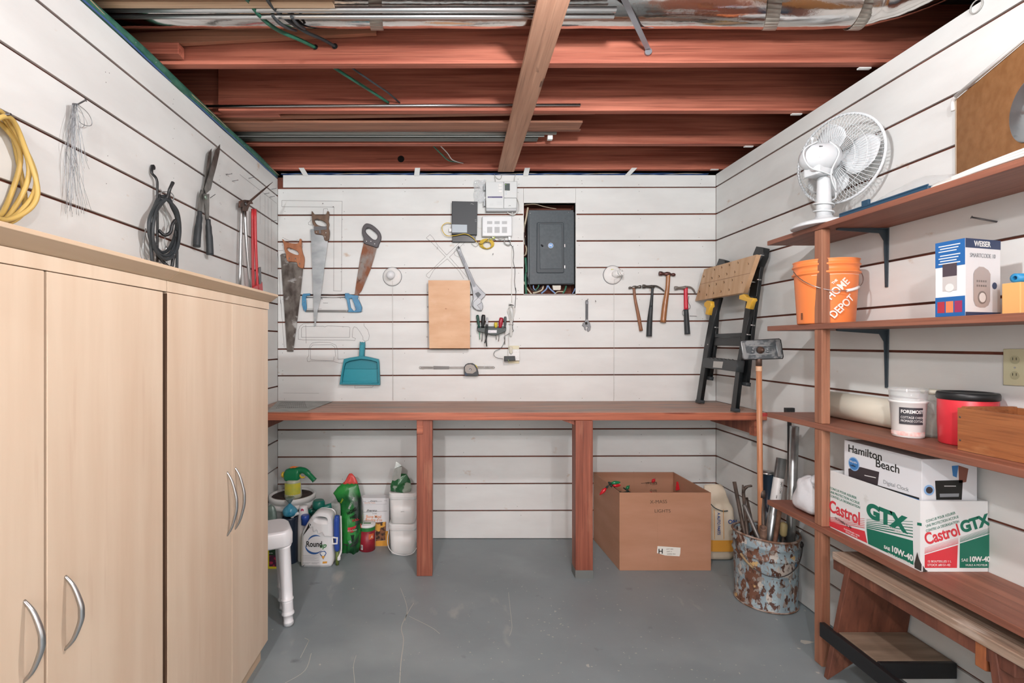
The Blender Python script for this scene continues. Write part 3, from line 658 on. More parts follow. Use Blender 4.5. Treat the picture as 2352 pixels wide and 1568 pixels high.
c.tube(wt(W, kD((1195,352),(1240,362),(1200,380),(1225,470),(1225,600),(1195,720),(1195,800),(1200,880)), .010), .0024, 6); c.ok('lead', WHITEC, r)
for y_ in (372, 600): MB().tube(wt(W, kD((1196,y_),(1225,y_-6),(1252,y_)), [.002,.03,.002], 4), .0028, 6).ok('tie', BLACK if y_ < 400 else WHITEP, r)
c = MB()
for k_ in range(3): c.tube(wt(W, kC((1045,760),(1035,800+k_*8),(1060,850-k_*4),(1100,855-k_*6),(1110,810),(1100,775)), .012+.004*k_, 5), .002, 6)
for pts in (((930,760),(1000,775),(1040,760)), ((960,770),(1020,800),(1110,800)), ((640,830),(690,868),(720,850),(735,835))): c.tube(wt(W, kC(*pts), .012), .0015, 6)
c.ok('loop', mat('grey_wire', 'A8A8A4', .5), r)
# outlet with adapters
r = root('wall_outlet', 'beige wall outlet with white multi-socket adapter under the cable bundle', 'outlet', 1183, 833)
IV = mat('ivory_plastic', 'D8D2B4', .45)
plate('cover_plate', PL(.005), kD((1190,856),(1320,856),(1320,1068),(1190,1068)), .0045, IV, r, bev=.0015)
plate('adapter', PL(.030), kD((1190,900),(1326,896),(1328,1034),(1190,1036)), .025, WHITEP, r, bev=.003)
for (x, y) in ((1258, 914), (1304, 914), (1304, 984)):
    for dx, dy in ((0, 0), (-12, 20), (12, 20)): MB().lathe(PL(.030).px(*kD((x+dx,y+dy))[0]), W.n, [(.0011, -.001), (.0011, .0006)], 6).ok('socket_hole', INK, r)
plate('plug', PL(.048), kD((1202,868),(1240,872),(1242,940),(1225,958),(1204,940)), .018, mat('ivory_plug', 'C8C4B4', .4), r, bev=.002)
r = root('power_adapter', 'small black power adapter plugged into the white multi-socket', 'power adapter', 1173, 830)
plate('body', PL(.060), kD((1142,982),(1270,980),(1276,1036),(1142,1044)), .029, mat('black_adapter', '262A2C', .4), r, bev=.003)
MB().lathe(PL(.060).px(*kD((1190,1030))[0]), W.n, [(.0013, 0), (.001, .0008)], 8).ok('indicator_light', mat('green_led', '9CE03C'), r)
plate('label_strip', PL(.058), kD((1188,1042),(1320,1044),(1318,1066),(1188,1062)), .001, mat('brown_label', '8A6450', .6), r) if False else None
# adjustable wrench, large
WR = mat('chrome_tool', '909294', .45, .5, col2='787A7E', sc=(18, 18, 18)); DK = mat('tool_recess', '4A4C4E', .5, .7)
r = root('adjustable_wrench', 'large adjustable wrench hanging at a slant right of the plywood box', 'wrench', 1095, 715)
hd = kC((462,888),(470,870),(490,865),(508,880),(522,930),(600,1110),(690,1310),(722,1345),(772,1400),(815,1440),(800,1470),(750,1515),(772,1545),(782,1580),(778,1615),(765,1640),(720,1638),(672,1612),(648,1575),(650,1540),(662,1492),(655,1402),(640,1330),(560,1120),(480,930))
ho = kC((478,890),(482,878),(494,880),(498,892),(490,902))
plate('body', PL(.022), [hd, ho], .014, WR, r, bev=.0025)
plate('grip_recess', PL(.0226), kC((488,925),(505,920),(590,1120),(690,1325),(690,1345),(672,1355),(656,1340),(570,1130)), .001, mat('recess_grey', '74767A', .5, .5), r)
text('FORGED', PL(.0226), *kC((520,985))[0], .006, DK, r, n=.0006, rot=-1.14, sx=1.6)
plate('knurl', PL(.0236), kC((684,1432),(724,1410),(760,1445),(720,1486)), .002, DK, r)
plate('jaw', PL(.026), kD((766,335),(830,275),(868,300),(858,345),(820,372),(866,430),(806,426),(768,390)), .006, mat('jaw_steel', '8E9092', .45, .5), r, bev=.002)
nail(W, *kC((488,884))[0], L=.03, parent=r)
# plywood key box
PLY = mat('plywood_birch', 'DDB48E', .5, col2='CFA078', sc=(5, 5, 14), spots=[('A87850', (30, 30, 30), .72, .76), ('E6C4A4', (4, 4, 5), .5, .7)])
r = root('plywood_box', 'shallow wall box with a plain plywood front, left of the large wrench', 'wooden box', 1031, 800)
plate('front_panel', PL(.062), kD((228,70),(730,70),(730,888),(240,888)), .012, PLY, r, bev=.001)
plate('frame', PL(.050), kD((240,85),(718,85),(718,875),(252,875)), .049, wood('dark_box_frame', '8E6A54', '74523E', (30, 30, 30)), r)
for (x, y) in ((224,215),(222,390),(222,580),(214,750),(733,215),(733,390),(733,605),(733,740)):
    p = PL(.04).px(*kD((x,y))[0]); s_ = -1 if x < 400 else 1
    MB().tube([p+V((s_*.004*math.cos(a), 0, .004*math.sin(a))) for a in [i*math.pi/4 for i in range(8)]], .0012, 6, closed=True).ok('screw_eye', DSTEEL, r)
MB().lathe(PL(.062).px(*kD((470,178))[0]), W.n, [(.0022, 0), (.0022, .0006)], 10).ok('knot', mat('knot_brown', '8A6048', .7), r)
# screwdriver rack and its tools
r = root('tool_rack', 'dark green plastic rack holding screwdrivers and pliers', 'tool rack', 1129, 770)
RK = mat('dark_green_plastic', '2E3A38', .4)
plate('tray', PL(.040), kD((812,640),(1166,640),(1160,682),(1100,712),(1040,732),(985,728),(940,712),(822,684)), .022, RK, r, bev=.003)
plate('back_rail', PL(.014), kD((816,622),(1160,622),(1160,650),(816,650)), .014, RK, r, bev=.001)
plate('label', PL(.0412), kD((942,668),(1052,668),(1050,702),(942,702)), .001, mat('white_label', 'E0E0E4', .5), r)
text('TOOLS', PL(.042), *kD((956,690))[0], .0026, mat('navy_print', '2C3C7A', .5), r, n=.0004); text('SET', PL(.042), *kD((1008,690))[0], .0026, MATS['navy_print'], r, n=.0004)
def driver(label, top, bot, wd, tip, m, cat='screwdriver', tipm=None):
    r = root('screwdriver', label, cat, *kD(tip)[0], group=None)
    a, b_, t = [PL(.024).px(*kD(p)[0]) for p in (top, bot, tip)]; d = (b_-a); L_ = d.length; d.normalize(); R = wd/5.2275*B/F/2
    MB().lathe(a, d, [(0, 0), (R*.75, .001), (R, L_*.12), (R, L_*.65), (R*.7, L_*.85), (R*.75, L_)], 10).ok('handle', m, r)
    MB().tube([b_, t], .0022, 8).ok('shaft', tipm or STEEL, r)
driver('screwdriver with long dark green handle, leftmost in the tool rack', (818,485), (838,635), 36, (848,782), mat('green_handle', '1E4A40', .4), tipm=mat('green_shaft', '2E9A72', .4))
driver('screwdriver with thick black handle, second from the left in the tool rack', (892,482), (882,640), 48, (872,805), BLACK, tipm=DSTEEL)
driver('screwdriver with short yellow handle in the tool rack', (1040,575), (1040,640), 42, (1046,782), mat('yellow_handle', 'D8C43C', .3))
driver('screwdriver with red handle in the tool rack', (1108,517), (1090,640), 52, (1072,805), mat('red_handle', 'A82438', .25))
driver('screwdriver with slim grey handle, rightmost in the tool rack', (1153,505), (1150,640), 32, (1147,842), mat('grey_handle', '4A5254', .4))
r = root('pliers', 'black-handled pliers hooked upright through the tool rack', 'pliers', *kD((925,868))[0])
plate('jaws', PL(.050), kD((925,520),(945,515),(950,560),(945,600),(922,600),(920,560)), .008, DSTEEL, r, bev=.001)
for pts in (((925,600),(915,700),(920,770),(906,826)), ((940,600),(938,700),(925,780),(930,866))): MB().tube(wt(W, kD(*pts), .047), [.003]+[.0038]*15, 8).ok('handle', BLACK, r)
# steel bar and tape measure
r = root('steel_bar', 'narrow grey steel bar with end holes screwed level to the wall behind the tape measure', 'steel bar', 1048, 848)
def hole(k, x, y, rr): return [k((x+rr*math.cos(a), y+rr*math.sin(a)))[0] for a in [i*math.pi/4 for i in range(8)]]
plate('bar', PL(.006), [kD((115,1118),(125,1105),(290,1106),(290,1100),(480,1104),(480,1108),(660,1106),(825,1102),(1015,1104),(1030,1118),(1015,1132),(825,1132),(660,1134),(480,1130),(478,1136),(292,1138),(290,1132),(125,1134)), hole(kD,130,1119,8), hole(kD,1015,1118,8), hole(kD,902,1112,7), hole(kD,965,1115,5)], .005, mat('grey_bar', '8C8884', .45, .7, col2='6E6A66', sc=(14, 14, 14)), r)
plate('sleeve', PL(.009), kD((290,1100),(480,1104),(480,1134),(292,1137)), .003, mat('dark_bar', '6A6866', .45, .7), r)
r = root('tape_measure', 'chrome and black tape measure hung over the steel bar', 'tape measure', *kD((745,1218))[0])
plate('case', PL(.040), kD((660,1110),(678,1082),(705,1068),(760,1066),(790,1085),(815,1120),(830,1170),(832,1212),(820,1218),(668,1216),(660,1190)), .032, mat('dark_case', '2E3034', .35), r, bev=.003)
plate('chrome_face', PL(.0412), kD((668,1112),(690,1085),(735,1078),(775,1092),(800,1130),(805,1160),(760,1190),(690,1185),(670,1160)), .001, mat('worn_chrome', '8C857F', .45, .5), r)
MB().lathe(PL(.0412).px(*kD((732,1142))[0]), W.n, [(.0105, 0), (.0105, .002), (.008, .003), (.008, .0015), (0, .0015)], 24).ok('hub', STEEL, r)
plate('yellow_side', PL(.034), kD((785,1080),(810,1095),(822,1130),(812,1140),(800,1110)), .02, mat('yellow_handle', 'D8C43C'), r)
plate('clip', PL(.0414), kD((662,1185),(690,1182),(700,1212),(668,1212)), .001, mat('navy_case', '20304A', .4), r)
# small adjustable wrench
r = root('adjustable_wrench', 'small adjustable wrench hanging alone left of the spiral-bulb lamp holder', 'wrench', *kE((110,790))[0])
plate('body', PL(.014), [kE((97,520),(102,506),(118,506),(124,520),(122,600),(122,690),(138,712),(146,745),(140,775),(120,790),(112,770),(122,748),(104,735),(100,760),(105,778),(92,772),(84,745),(70,735),(75,712),(90,704),(98,690),(98,600)), hole(kE,110,515,5)], .010, WR, r, bev=.0012)
plate('grip_recess', PL(.0146), kE((104,540),(116,540),(116,680),(104,680)), .001, DK, r)
plate('knurl', PL(.0156), kE((92,706),(112,700),(116,722),(98,728)), .002, INK, r)
nail(W, *kE((111,508))[0], L=.022, parent=r)
# hammers
def handle3(name, pts, ws, m, parent, off=.016, fl=.62, k=kE):
    q = [W.px(a, b_, off) for a, b_ in k(*pts)]; Rs = [w_/(3.92 if k is kE else 5.2275)*B/F/2 for w_ in ws]; qq = cr(q, 5); n = len(qq); rr = []
    for i in range(n):
        t = i/(n-1)*(len(Rs)-1); a = min(int(t), len(Rs)-2); rr.append(Rs[a]*(1-(t-a))+Rs[a+1]*(t-a))
    return MB().tube(qq, rr, 12, flat=1).ok(name, m, parent)
HSTEEL = mat('dark_forged_steel', '5C5854', .38, .85, col2='77726C', sc=(20, 20, 20))
WHN = wood('brown_hammer_handle', '9A6A4C', '7C5038', (40, 40, 4), .4); WHN2 = wood('varnished_hammer_handle', 'B07A50', '8C5A38', (40, 40, 4), .25)
def ballpeen(label, xb, xf, ymid, handle, ws, m, sc_, headcol):
    """xb ball end, xf face end (kE units)"""
    r = root('hammer', label, 'hammer', *kE(handle[-1])[0])
    a, b_ = W.px(*kE((xf, ymid[1]))[0], .018), W.px(*kE((xb, ymid[0]))[0], .018); d = b_-a; L_ = d.length; d.normalize(); s_ = sc_
    MB().lathe(a, d, [(.011*s_, 0), (.0125*s_, .002), (.0125*s_, L_*.16), (.009*s_, L_*.22), (.0085*s_, L_*.34), (.0125*s_, L_*.42), (.0135*s_, L_*.52), (.0125*s_, L_*.62), (.007*s_, L_*.70), (.006*s_, L_*.76), (.0095*s_, L_*.83), (.0095*s_, L_*.92), (.006*s_, L_*.98), (0, L_)], 16).ok('head', headcol, r)
    handle3('handle', handle, ws, m, r, off=.018); return r
ballpeen('ball-peen hammer with slim brown wooden handle, leftmost hammer', 484, 598, (396, 384), [(532,385),(545,500),(575,650),(598,782)], [24, 24, 30, 32], WHN, .8, HSTEEL)
ballpeen('large ball-peen hammer with thick varnished wooden handle, hung highest', 908, 760, (278, 265), [(842,262),(835,400),(812,550),(795,708)], [38, 36, 48, 50], WHN2, 1.15, mat('reddish_forged_steel', '684A46', .4, .8))
def claw(label, face, eye, cl, handle, ws, hm, gripf, gripm, headm):
    r = root('hammer', label, 'hammer', *kE(handle[-1])[0])
    a, e_ = W.px(*kE(face)[0], .018), W.px(*kE(eye)[0], .018); d = e_-a; L_ = d.length; d.normalize()
    MB().lathe(a, d, [(.0125, 0), (.013, .002), (.013, L_*.25), (.0085, L_*.4), (.009, L_*.7), (.0115, L_), (.0115, L_+.012), (.008, L_+.02)], 14).ok('head', headm, r)
    q = cr([W.px(*p, .018) for p in kE(*cl)], 5)
    for s_ in (-1, 1):
        MB().tube([p+V((0, s_*.0055, 0)) for p in q], [.0085*(1-.8*i/(len(q)-1))+.0012 for i in range(len(q))], 8, flat=.6).ok('claw', headm, r)
    k_ = gripf; handle3('shaft', handle[:k_+1], ws[:k_+1], hm, r, off=.018); handle3('grip', handle[k_:], ws[k_:], gripm, r, off=.018); return r
claw('claw hammer with all-black rubber grip, second from the left', (612,382), (690,385), ((690,378),(735,380),(775,400),(806,426)), [(702,380),(695,480),(688,560),(675,700),(670,832)], [22, 24, 32, 46, 50], BLACKR, 2, BLACKR, HSTEEL)
claw('claw hammer with red shaft and black grip, rightmost on the wall', (900,398), (985,395), ((990,385),(1040,390),(1070,415),(1088,450)), [(1000,395),(1000,480),(1003,590),(1008,700),(1015,812)], [34, 34, 38, 44, 48], mat('red_fibreglass', 'C8283C', .3), 2, BLACKR, mat('bright_forged_steel', '9A9894', .38, .8))
r = root('wall_hook', 'thin wire hooks and a nail behind the red hammer', 'hook', *kE((1030,650))[0])
MB().tube(wt(W, kE((1028,470),(1022,520),(1040,560),(1030,585),(1012,580)), [.002,.02,.024,.02,.006]), .0014, 6).tube(wt(W, kE((985,590),(970,610),(975,640),(995,645)), [.004,.02,.02,.004]), .0014, 6).tube(wt(W, kE((1035,648),(1098,650)), .006, 0), .0013, 6).ok('hook', DSTEEL, r)
# breaker panel in its recess
r = root('breaker_panel', 'grey steel electrical breaker panel recessed in the back wall', 'electrical panel', 1262, 655, Y=B+.02)
PG = mat('grey_hammered_steel', '465056', .5, 0, col2='3C464C', sc=(60, 60, 60)); Q = front(B+.012)
Yq = lambda: 0
MB().box(OX0+.028, OX1-.006, B+.014, B+.128, zz(652), zz(486)).ok('enclosure', PG, r)
plate('cover', front(B+.004), kC((1330,430),(1868,430),(1872,1310),(1340,1322)), .008, PG, r, bev=.002)
plate('door_frame', front(B-.004), [kC((1428,592),(1445,575),(1735,575),(1752,592),(1755,1170),(1740,1185),(1440,1185),(1425,1172)), kC((1460,600),(1722,600),(1728,1130),(1470,1135))], .008, mat('grey_steel_dark', '363F45', .5, 0), r, bev=.003)
dr_ = plate('door', front(B-.006), kC((1456,596),(1726,596),(1732,1134),(1466,1138)), .008, PG, r, bev=.002)
MB().lathe(front(B-.006).px(*kC((1490,858))[0]), W.n, [(.010, 0), (.010, .002), (.006, .004), (.006, .010), (0, .010)], 16, squash=.6).ok('latch', mat('black_latch', '22262A', .35), dr_)
EM = front(B-.0066); c0 = EM.uv(*kC((1594,856))[0])
MB().lathe(EM.p3(*c0), W.n, [(.0172, 0), (.0172, .001)], 32).ok('emblem_ring', mat('emblem_white', 'E6EAEE', .4), dr_); MB().lathe(EM.p3(*c0), W.n, [(.0155, .001), (.0155, .0016)], 32).ok('emblem', mat('emblem_blue', '3E8ACC', .4), dr_)
text('FPE', EM, 0, 0, .0165, MATS['emblem_white'], dr_, n=.002, uv=(c0[0]-.0125, c0[1]-.0082), sx=.66, bold=.0003)
for y_ in (857, 1112): plate('hinge', front(B-.004), kC((1757,y_-18),(1768,y_-18),(1768,y_+18),(1757,y_+18)), .006, STEEL, r)
for p in kC((1348,468),(1808,457)): MB().lathe(front(B+.004).px(*p), W.n, [(.0026, 0), (.0018, .0015)], 10).ok('screw', STEEL, r)
random.seed(11)
r2 = root('wiring', 'tangle of house wiring around the breaker panel in the wall recess', 'wiring', 1215, 660, Y=B+.05)
CM = {'w': mat('cream_cable', 'BEB29A', .5), 'g': GREENC, 'b': mat('blue_grey_cable', '7E9CC8', .5), 'k': BLACKR}
for m_, pts, rr in (('w', ((1320,400),(1300,520),(1275,650),(1272,700)), .006), ('w', ((1270,1290),(1310,1370),(1365,1440)), .005), ('g', ((1290,1000),(1300,1150),(1290,1250),(1300,1440)), .008),
    ('k', ((1300,1180),(1330,1280),(1360,1380),(1430,1400),(1500,1340)), .0035), ('w', ((1502,1340),(1490,1385),(1430,1415),(1380,1425)), .006), ('b', ((1385,1335),(1390,1370),(1420,1400)), .004), ('b', ((1555,1335),(1540,1380),(1480,1430)), .005),
    ('b', ((1562,1335),(1590,1380),(1650,1430)), .005), ('g', ((1780,1340),(1765,1390),(1740,1430)), .0065), ('b', ((1885,1370),(1870,1410),(1855,1432)), .003), ('g', ((1450,1330),(1440,1360),(1400,1400)), .005), ('w', ((1640,1440),(1680,1410),(1760,1410)), .004),
    ('w', ((1270,370),(1400,360),(1520,390),(1660,415)), .002), ('w', ((1290,740),(1275,800),(1300,900),(1280,980)), .0022), ('w', ((1275,830),(1305,880),(1300,960),(1272,975)), .0018), ('k', ((1285,600),(1280,700),(1290,860)), .002)):
    MB().tube(wt(front(B+.03), kC(*pts), [(.016 if m_ != 'k' else .022)]*len(pts)), rr, 8).ok('wire', CM[m_], r2)
plate('terminal_block', front(B+.02), kC((1615,1335),(1715,1335),(1715,1382),(1700,1390),(1625,1390)), .02, mat('terminal_white', 'D4D0C4', .5), r2)
# ---------------------------------------------------------------- folding work stand leaning in the corner on the bench
WM = Plane((1.548, 3.27, ZT+.004), (0,-1,0), (.115, 0, .925))
r = thing('folding_work_stand', 'folded black work stand with drilled wooden vise board leaning in the corner', 'work stand', (1.55, 3.02, ZT))
BS = mat('black_painted_steel', '15191B', .35); GP = mat('dark_grey_step', '3E4244', .5)
def wbar(name, pts, th, n0, m=BS, bev=.002): return plate(name, WM.at(n0), kE(*pts), th, m, r, bev=bev)
wbar('rear_leg', ((1172,1200),(1215,1205),(1262,880),(1282,500),(1310,190),(1270,190),(1225,700),(1200,980)), .020, -.006)
wbar('rear_leg', ((1492,1250),(1545,1255),(1600,720),(1665,250),(1690,110),(1630,100),(1560,500),(1520,900)), .020, -.006)
wbar('foot_cap', ((1170,1190),(1217,1194),(1212,1226),(1168,1218)), .026, -.003, BLACKR); wbar('foot_cap', ((1490,1240),(1547,1246),(1542,1280),(1488,1268)), .026, -.003, BLACKR)
wbar('end_cap', ((1275,190),(1298,132),(1352,150),(1352,185),(1330,215)), .032, .004); wbar('end_cap', ((1604,92),(1634,22),(1702,38),(1692,112),(1650,210),(1600,230)), .034, .006)
wbar('front_leg', ((1090,1420),(1130,1424),(1180,1080),(1250,700),(1308,480),(1245,480),(1165,920),(1148,1040)), .022, .022)
wbar('front_leg', ((1403,1500),(1446,1505),(1500,1020),(1545,760),(1610,470),(1545,470),(1495,860),(1455,1080)), .022, .022)
wbar('foot_cap', ((1087,1400),(1133,1404),(1130,1432),(1085,1428)), .028, .025, BLACKR); wbar('foot_cap', ((1402,1475),(1448,1480),(1446,1508),(1400,1504)), .028, .025, BLACKR)
wbar('crossbar', ((1262,810),(1500,800),(1500,835),(1262,842)), .012, .010, mat('grey_black_steel', '33383A', .3, .4)); wbar('crossbar_panel', ((1255,845),(1495,838),(1490,918),(1252,915)), .004, .004)
st = plate('step', WM.at(.048), kE((1152,1035),(1200,1022),(1300,1026),(1462,1046),(1450,1150),(1300,1130),(1150,1112)), .045, GP, r, bev=.003)
for i in range(7): x = 1205+i*36; line(WM.at(.0485), kE((x,1024+i*2.4),(x+18,1033+i*2.6)), .004, .0006).ok('grip_stripe', INK, r)
plate('label', WM.at(.0492), kE((1250,1055),(1335,1060),(1325,1118),(1244,1112)), .001, mat('pale_label', 'B4B4B0', .5), r)
BW = mat('vise_board_wood', 'C8A684', .5, col2='B8946F', sc=(5, 26, 5)); 
VB = WM.at(.062)
hs = [(1255,232),(1320,212),(1390,190),(1467,170),(1560,180),(1160,293),(1232,308),(1297,292),(1366,272),(1438,253),(1208,378),(1272,362),(1342,345),(1415,325),(1503,347),(1120,430),(1183,457),(1246,442),(1313,428),(1386,413)]
hl = [[kE((x+8*math.cos(a), y+12*math.sin(a)))[0] for a in [i*math.pi/4 for i in range(8)]] for x, y in hs]
mid = [(1126,366),(1570,268)]
plate('vise_board', VB, [kE((1165,228),(1635,95),(1588,232),(1130,362))]+[h for h, (x, y) in zip(hl, hs) if y < 366-(x-1126)*.22-6 and (x, y) != (1232,308) or y < 300 and x > 1225], .022, BW, r) if False else None
plate('vise_board', VB, [kE((1165,228),(1638,95),(1520,437),(1085,512))]+hl, .024, BW, r, bev=.0)
line(VB, kE((1128,364),(1583,262)), .0016, .0006).ok('board_seam', mat('seam_dark', '6A4C38', .8), r)
decal('hole_shade_sheet', VB, [tuple(p) for p in kE((1168,232),(1632,100),(1517,432),(1090,508))], mat('hole_shade', '4A3A30', .9), r, n=-.006)  # dark sheet added inside the board so the holes look shaded
YC = mat('yellow_clamp', 'E0B03C', .4)
plate('clamp_handle', WM.at(.075), kE((1165,530),(1190,508),(1222,515),(1226,560),(1212,575),(1200,638),(1175,632),(1184,580),(1163,556)), .025, YC, r, bev=.003)
plate('clamp_handle', WM.at(.085), kE((1480,462),(1520,450),(1545,480),(1600,485),(1606,505),(1592,520),(1572,586),(1535,578),(1550,520),(1478,498)), .025, YC, r, bev=.003)
for p in ((1672,100),(1645,320),(1595,342),(1588,730),(1550,815),(1262,750),(1197,905)): MB().lathe(WM.at(.0235).px(*kE(p)[0]), WM.n, [(.004, -.02), (.0035, .0015)], 10).ok('rivet', STEEL, r)

# ---------------------------------------------------------------- cardboard box with string lights
CB = mat('cardboard', 'B4866C', .75, col2='AA7C60', sc=(3, 3, 12), bump=.08, bsc=(4, 4, 60)); CB2 = mat('cardboard_inside', 'A68066', .8)
Yf = F*H/(1310-CY); s = F/Yf; bx0, bx1 = (1423-CX)/s, (1633-CX)/s; zt_ = H-(1131-CY)/s; Yk = B-.012
r = thing('cardboard_box', 'open cardboard box of string lights under the right end of the workbench', 'box', ((bx0+bx1)/2, (Yf+Yk)/2, 0))
sk = -.03  # far end sits a little left
T = .005
def pan(name, a, b_, z0=0.001, z1=zt_, m=CB):
    a, b_ = V((*a, 0)), V((*b_, 0)); d = (b_-a).normalized(); n_ = V((-d.y, d.x, 0))*T
    return MB().prism([a+V((0,0,z0)), b_+V((0,0,z0)), b_+V((0,0,z1)), a+V((0,0,z1))], n_).ok(name, m, r)
bk0, bk1 = (1363-CX)*Yk/F, (1540-CX)*Yk/F
pan('front_panel', (bx0, Yf), (bx1, Yf)); pan('side_panel', (bx1, Yf), (bk1+.02, Yk)); pan('back_panel', (bk1+.02, Yk), (bk0, Yk)); pan('side_panel', (bk0, Yk), (bx0, Yf))
MB().prism([(bx0+.003, Yf+.003, .002), (bx1-.003, Yf+.003, .002), (bk1+.015, Yk-.003, .002), (bk0+.003, Yk-.003, .002)], (0, 0, .004)).ok('bottom', CB2, r)
FB = front(Yf); mk = mat('marker_ink', '5A4638', .9); kH = K(1340,1040,3.92)
text('X-MASS', FB, *kH((600,455))[0], .020, mk, r, sx=1.05, rot=.03); text('LIGHTS', FB, *kH((638,535))[0], .019, mk, r, sx=1.1)
plate('label', FB.at(.0012), kH((668,838),(875,852),(872,905),(865,930),(735,922),(662,900)), .001, mat('white_sticker', 'E6E4DC', .5), r)
text('H', FB, *kH((672,903))[0], .028, INK, r, n=.0022, bold=.0008); 
for i_, t_ in enumerate(('LOT 7 4021', 'UNIT 17', 'UNITED VAN')): text(t_, FB, *kH((745+i_*3,868+i_*22))[0], .0060, mk, r, n=.002)
line(FB, kH((660,360),(672,1060)), .0012, .0006).ok('crease', mat('crease', 'A47C60', .8), r)
BK = front(Yk-T-.0005); text('Kitchen', BK, *kH((665,262))[0], .018, mk, r, rot=math.pi, n=.0008); text('lamp', BK, *kH((662,330))[0], .018, mk, r, rot=math.pi, n=.0008)
line(BK, kH((520,272),(660,262)), .003, .001).ok('strikethrough', mk, r); line(BK, kH((452,165),(458,340)), .001, .001).ok('crease', MATS['crease'], r)
bulbg = mat('green_bulb', '1E7A4C', .15); bulbr = mat('red_bulb', 'C8242E', .15); wireg = mat('dark_green_wire', '1C2E26', .5)
r = thing('string_lights', 'green and red string light bulbs hanging over the rim of the cardboard box', 'string lights', (bk0+.05, 3.0, zt_), None)
Yl = 2.98
def bulb(a, b_, m):
    a, b_ = at(*kH(a)[0], Yl), at(*kH(b_)[0], Yl); d = b_-a; L_ = d.length; d.normalize()
    MB().lathe(a, d, [(.006, -.014), (.0065, 0)], 8).ok('socket', wireg, r); MB().lathe(a, d, [(.005, 0), (.010, L_*.25), (.011, L_*.45), (.007, L_*.8), (.001, L_)], 14).ok('bulb', m, r)
bulb((205,315), (145,378), bulbr); bulb((250,272), (335,262), bulbg); bulb((262,292), (338,290), bulbr)
def lp(*p): return cr([at(*kH(a)[0], Yl-.0*i) for i, a in enumerate(p)], 5)
MB().tube(lp((212,305),(235,285),(250,272),(225,262),(240,290),(270,320),(320,352),(420,372)), .003, 6).tube(lp((240,285),(262,292),(300,330),(330,350),(430,380)), .0028, 6).ok('wire', wireg, r)
rz = .22
MB().tube(cr([V((bx0+.1+.03*math.sin(i*2.1), 3.0+.09*math.cos(i*1.7), zt_-.04-.02*(i % 3))) for i in range(14)], 4), .004, 6).ok('wire', wireg, r)
for i_, (x, y, z, m) in enumerate(((bx0+.12, 3.1, zt_-.05, bulbg), (bx0+.3, 3.15, zt_-.02, bulbr), (bx0+.22, 3.0, zt_-.06, bulbr))): MB().lathe((x, y, z), (.5, .4, .3), [(.005, 0), (.010, .01), (.011, .018), (.001, .04)], 12).ok('bulb', m, r)
MB().prism([(bk1-.01, Yk-.1, zt_-.09), (bk1+.015, Yk-.1, zt_-.085), (bk1+.005, Yk-.1, zt_-.035), (bk1-.005, Yk-.1, zt_-.035)], (0, -.006, 0)).ok('red_tag', bulbr, r)

# ---------------------------------------------------------------- paper bag right of the box
PB = mat('cream_paper', 'D8CCB8', .75, col2='CCBEA8', sc=(8, 8, 8), bump=.4, bsc=(14, 14, 14)); Yp = F*H/(1289-CY)-.0
sp_ = F/Yp; r = thing('paper_bag', 'cream paper bag with orange band and blue print beside the cardboard box', 'bag', (1.29, Yp+.07, 0))
x0, x1 = bx1+.045, (1690-CX)/sp_
rings = []
random.seed(2)
for (z, ex, yb, jit) in ((0.002, 0, .10, 0), (.01, .004, .11, 0), (.12, .006, .125, .002), (.24, .006, .12, .003), (.29, .006, .118, .004), (.315, -.004, .10, .012), (.335, -.014, .06, .014), (.36, -.010, .075, .012), (.395, -.016, .06, .014), (.42, -.022, .035, .010), (.445, -.030, .015, .008)):
    xa, xb = x0-ex, x1+ex; ym = Yp+.06; n = 20; ring = []
    for k_ in range(n):
        a = 2*math.pi*k_/n; c_, s_ = math.cos(a), math.sin(a); f = (abs(c_)**5+abs(s_)**5)**(-1/5)
        ring.append(V(((xa+xb)/2+(xb-xa)/2*c_*f+random.uniform(-jit, jit)-(z > .34)*(z-.34)*.22, ym+yb/2*s_*f+random.uniform(-jit, jit), z+random.uniform(-jit, jit))))
    rings.append(ring)
MB().loft(rings).ok('bag', PB, r, sub=1)
fpl = front(Yp-.0045)
def zat(y): return H-(y-CY)/sp_
yb_ = [H-(1240-CY)/sp_, H-(1266-CY)/sp_]
MB().loft([[V((p[0]+.0, p[1], yy)) for p in [((x0+x1)/2+((x1-x0)/2+.0078)*math.cos(2*math.pi*k_/24)*((abs(math.cos(2*math.pi*k_/24))**5+abs(math.sin(2*math.pi*k_/24))**5)**-.2), Yp+.06+.0645*math.sin(2*math.pi*k_/24)*((abs(math.cos(2*math.pi*k_/24))**5+abs(math.sin(2*math.pi*k_/24))**5)**-.2)) for k_ in range(24)]] for yy in (yb_[1], yb_[0])], cap=False).ok('orange_band', mat('orange_print', 'DE9E3C', .7), r)
NB = mat('blue_print', '34508A', .7)
ub = lambda p: (kH(p)[0])
text('A AUTO PARTS', fpl, *ub((1205,535)), .017, NB, r, rot=-math.pi/2, n=.0035, sx=.82, bold=.0006)
for x_ in (1175, 1258): line(fpl, kH((x_,510),(x_+4,772)), .003, .003).ok('orange_line', MATS['orange_print'], r)
text('ON', fpl, *ub((1300,634)), .024, NB, r, n=.0035, bold=.001); 
MB().tube(cr([at(*kH(p)[0], Yp-.002) for p in ((1148,460),(1185,495),(1250,522),(1300,520))], 5), .003, 6).ok('tie_wire', mat('striped_wire', '3C4A4A', .6), r)

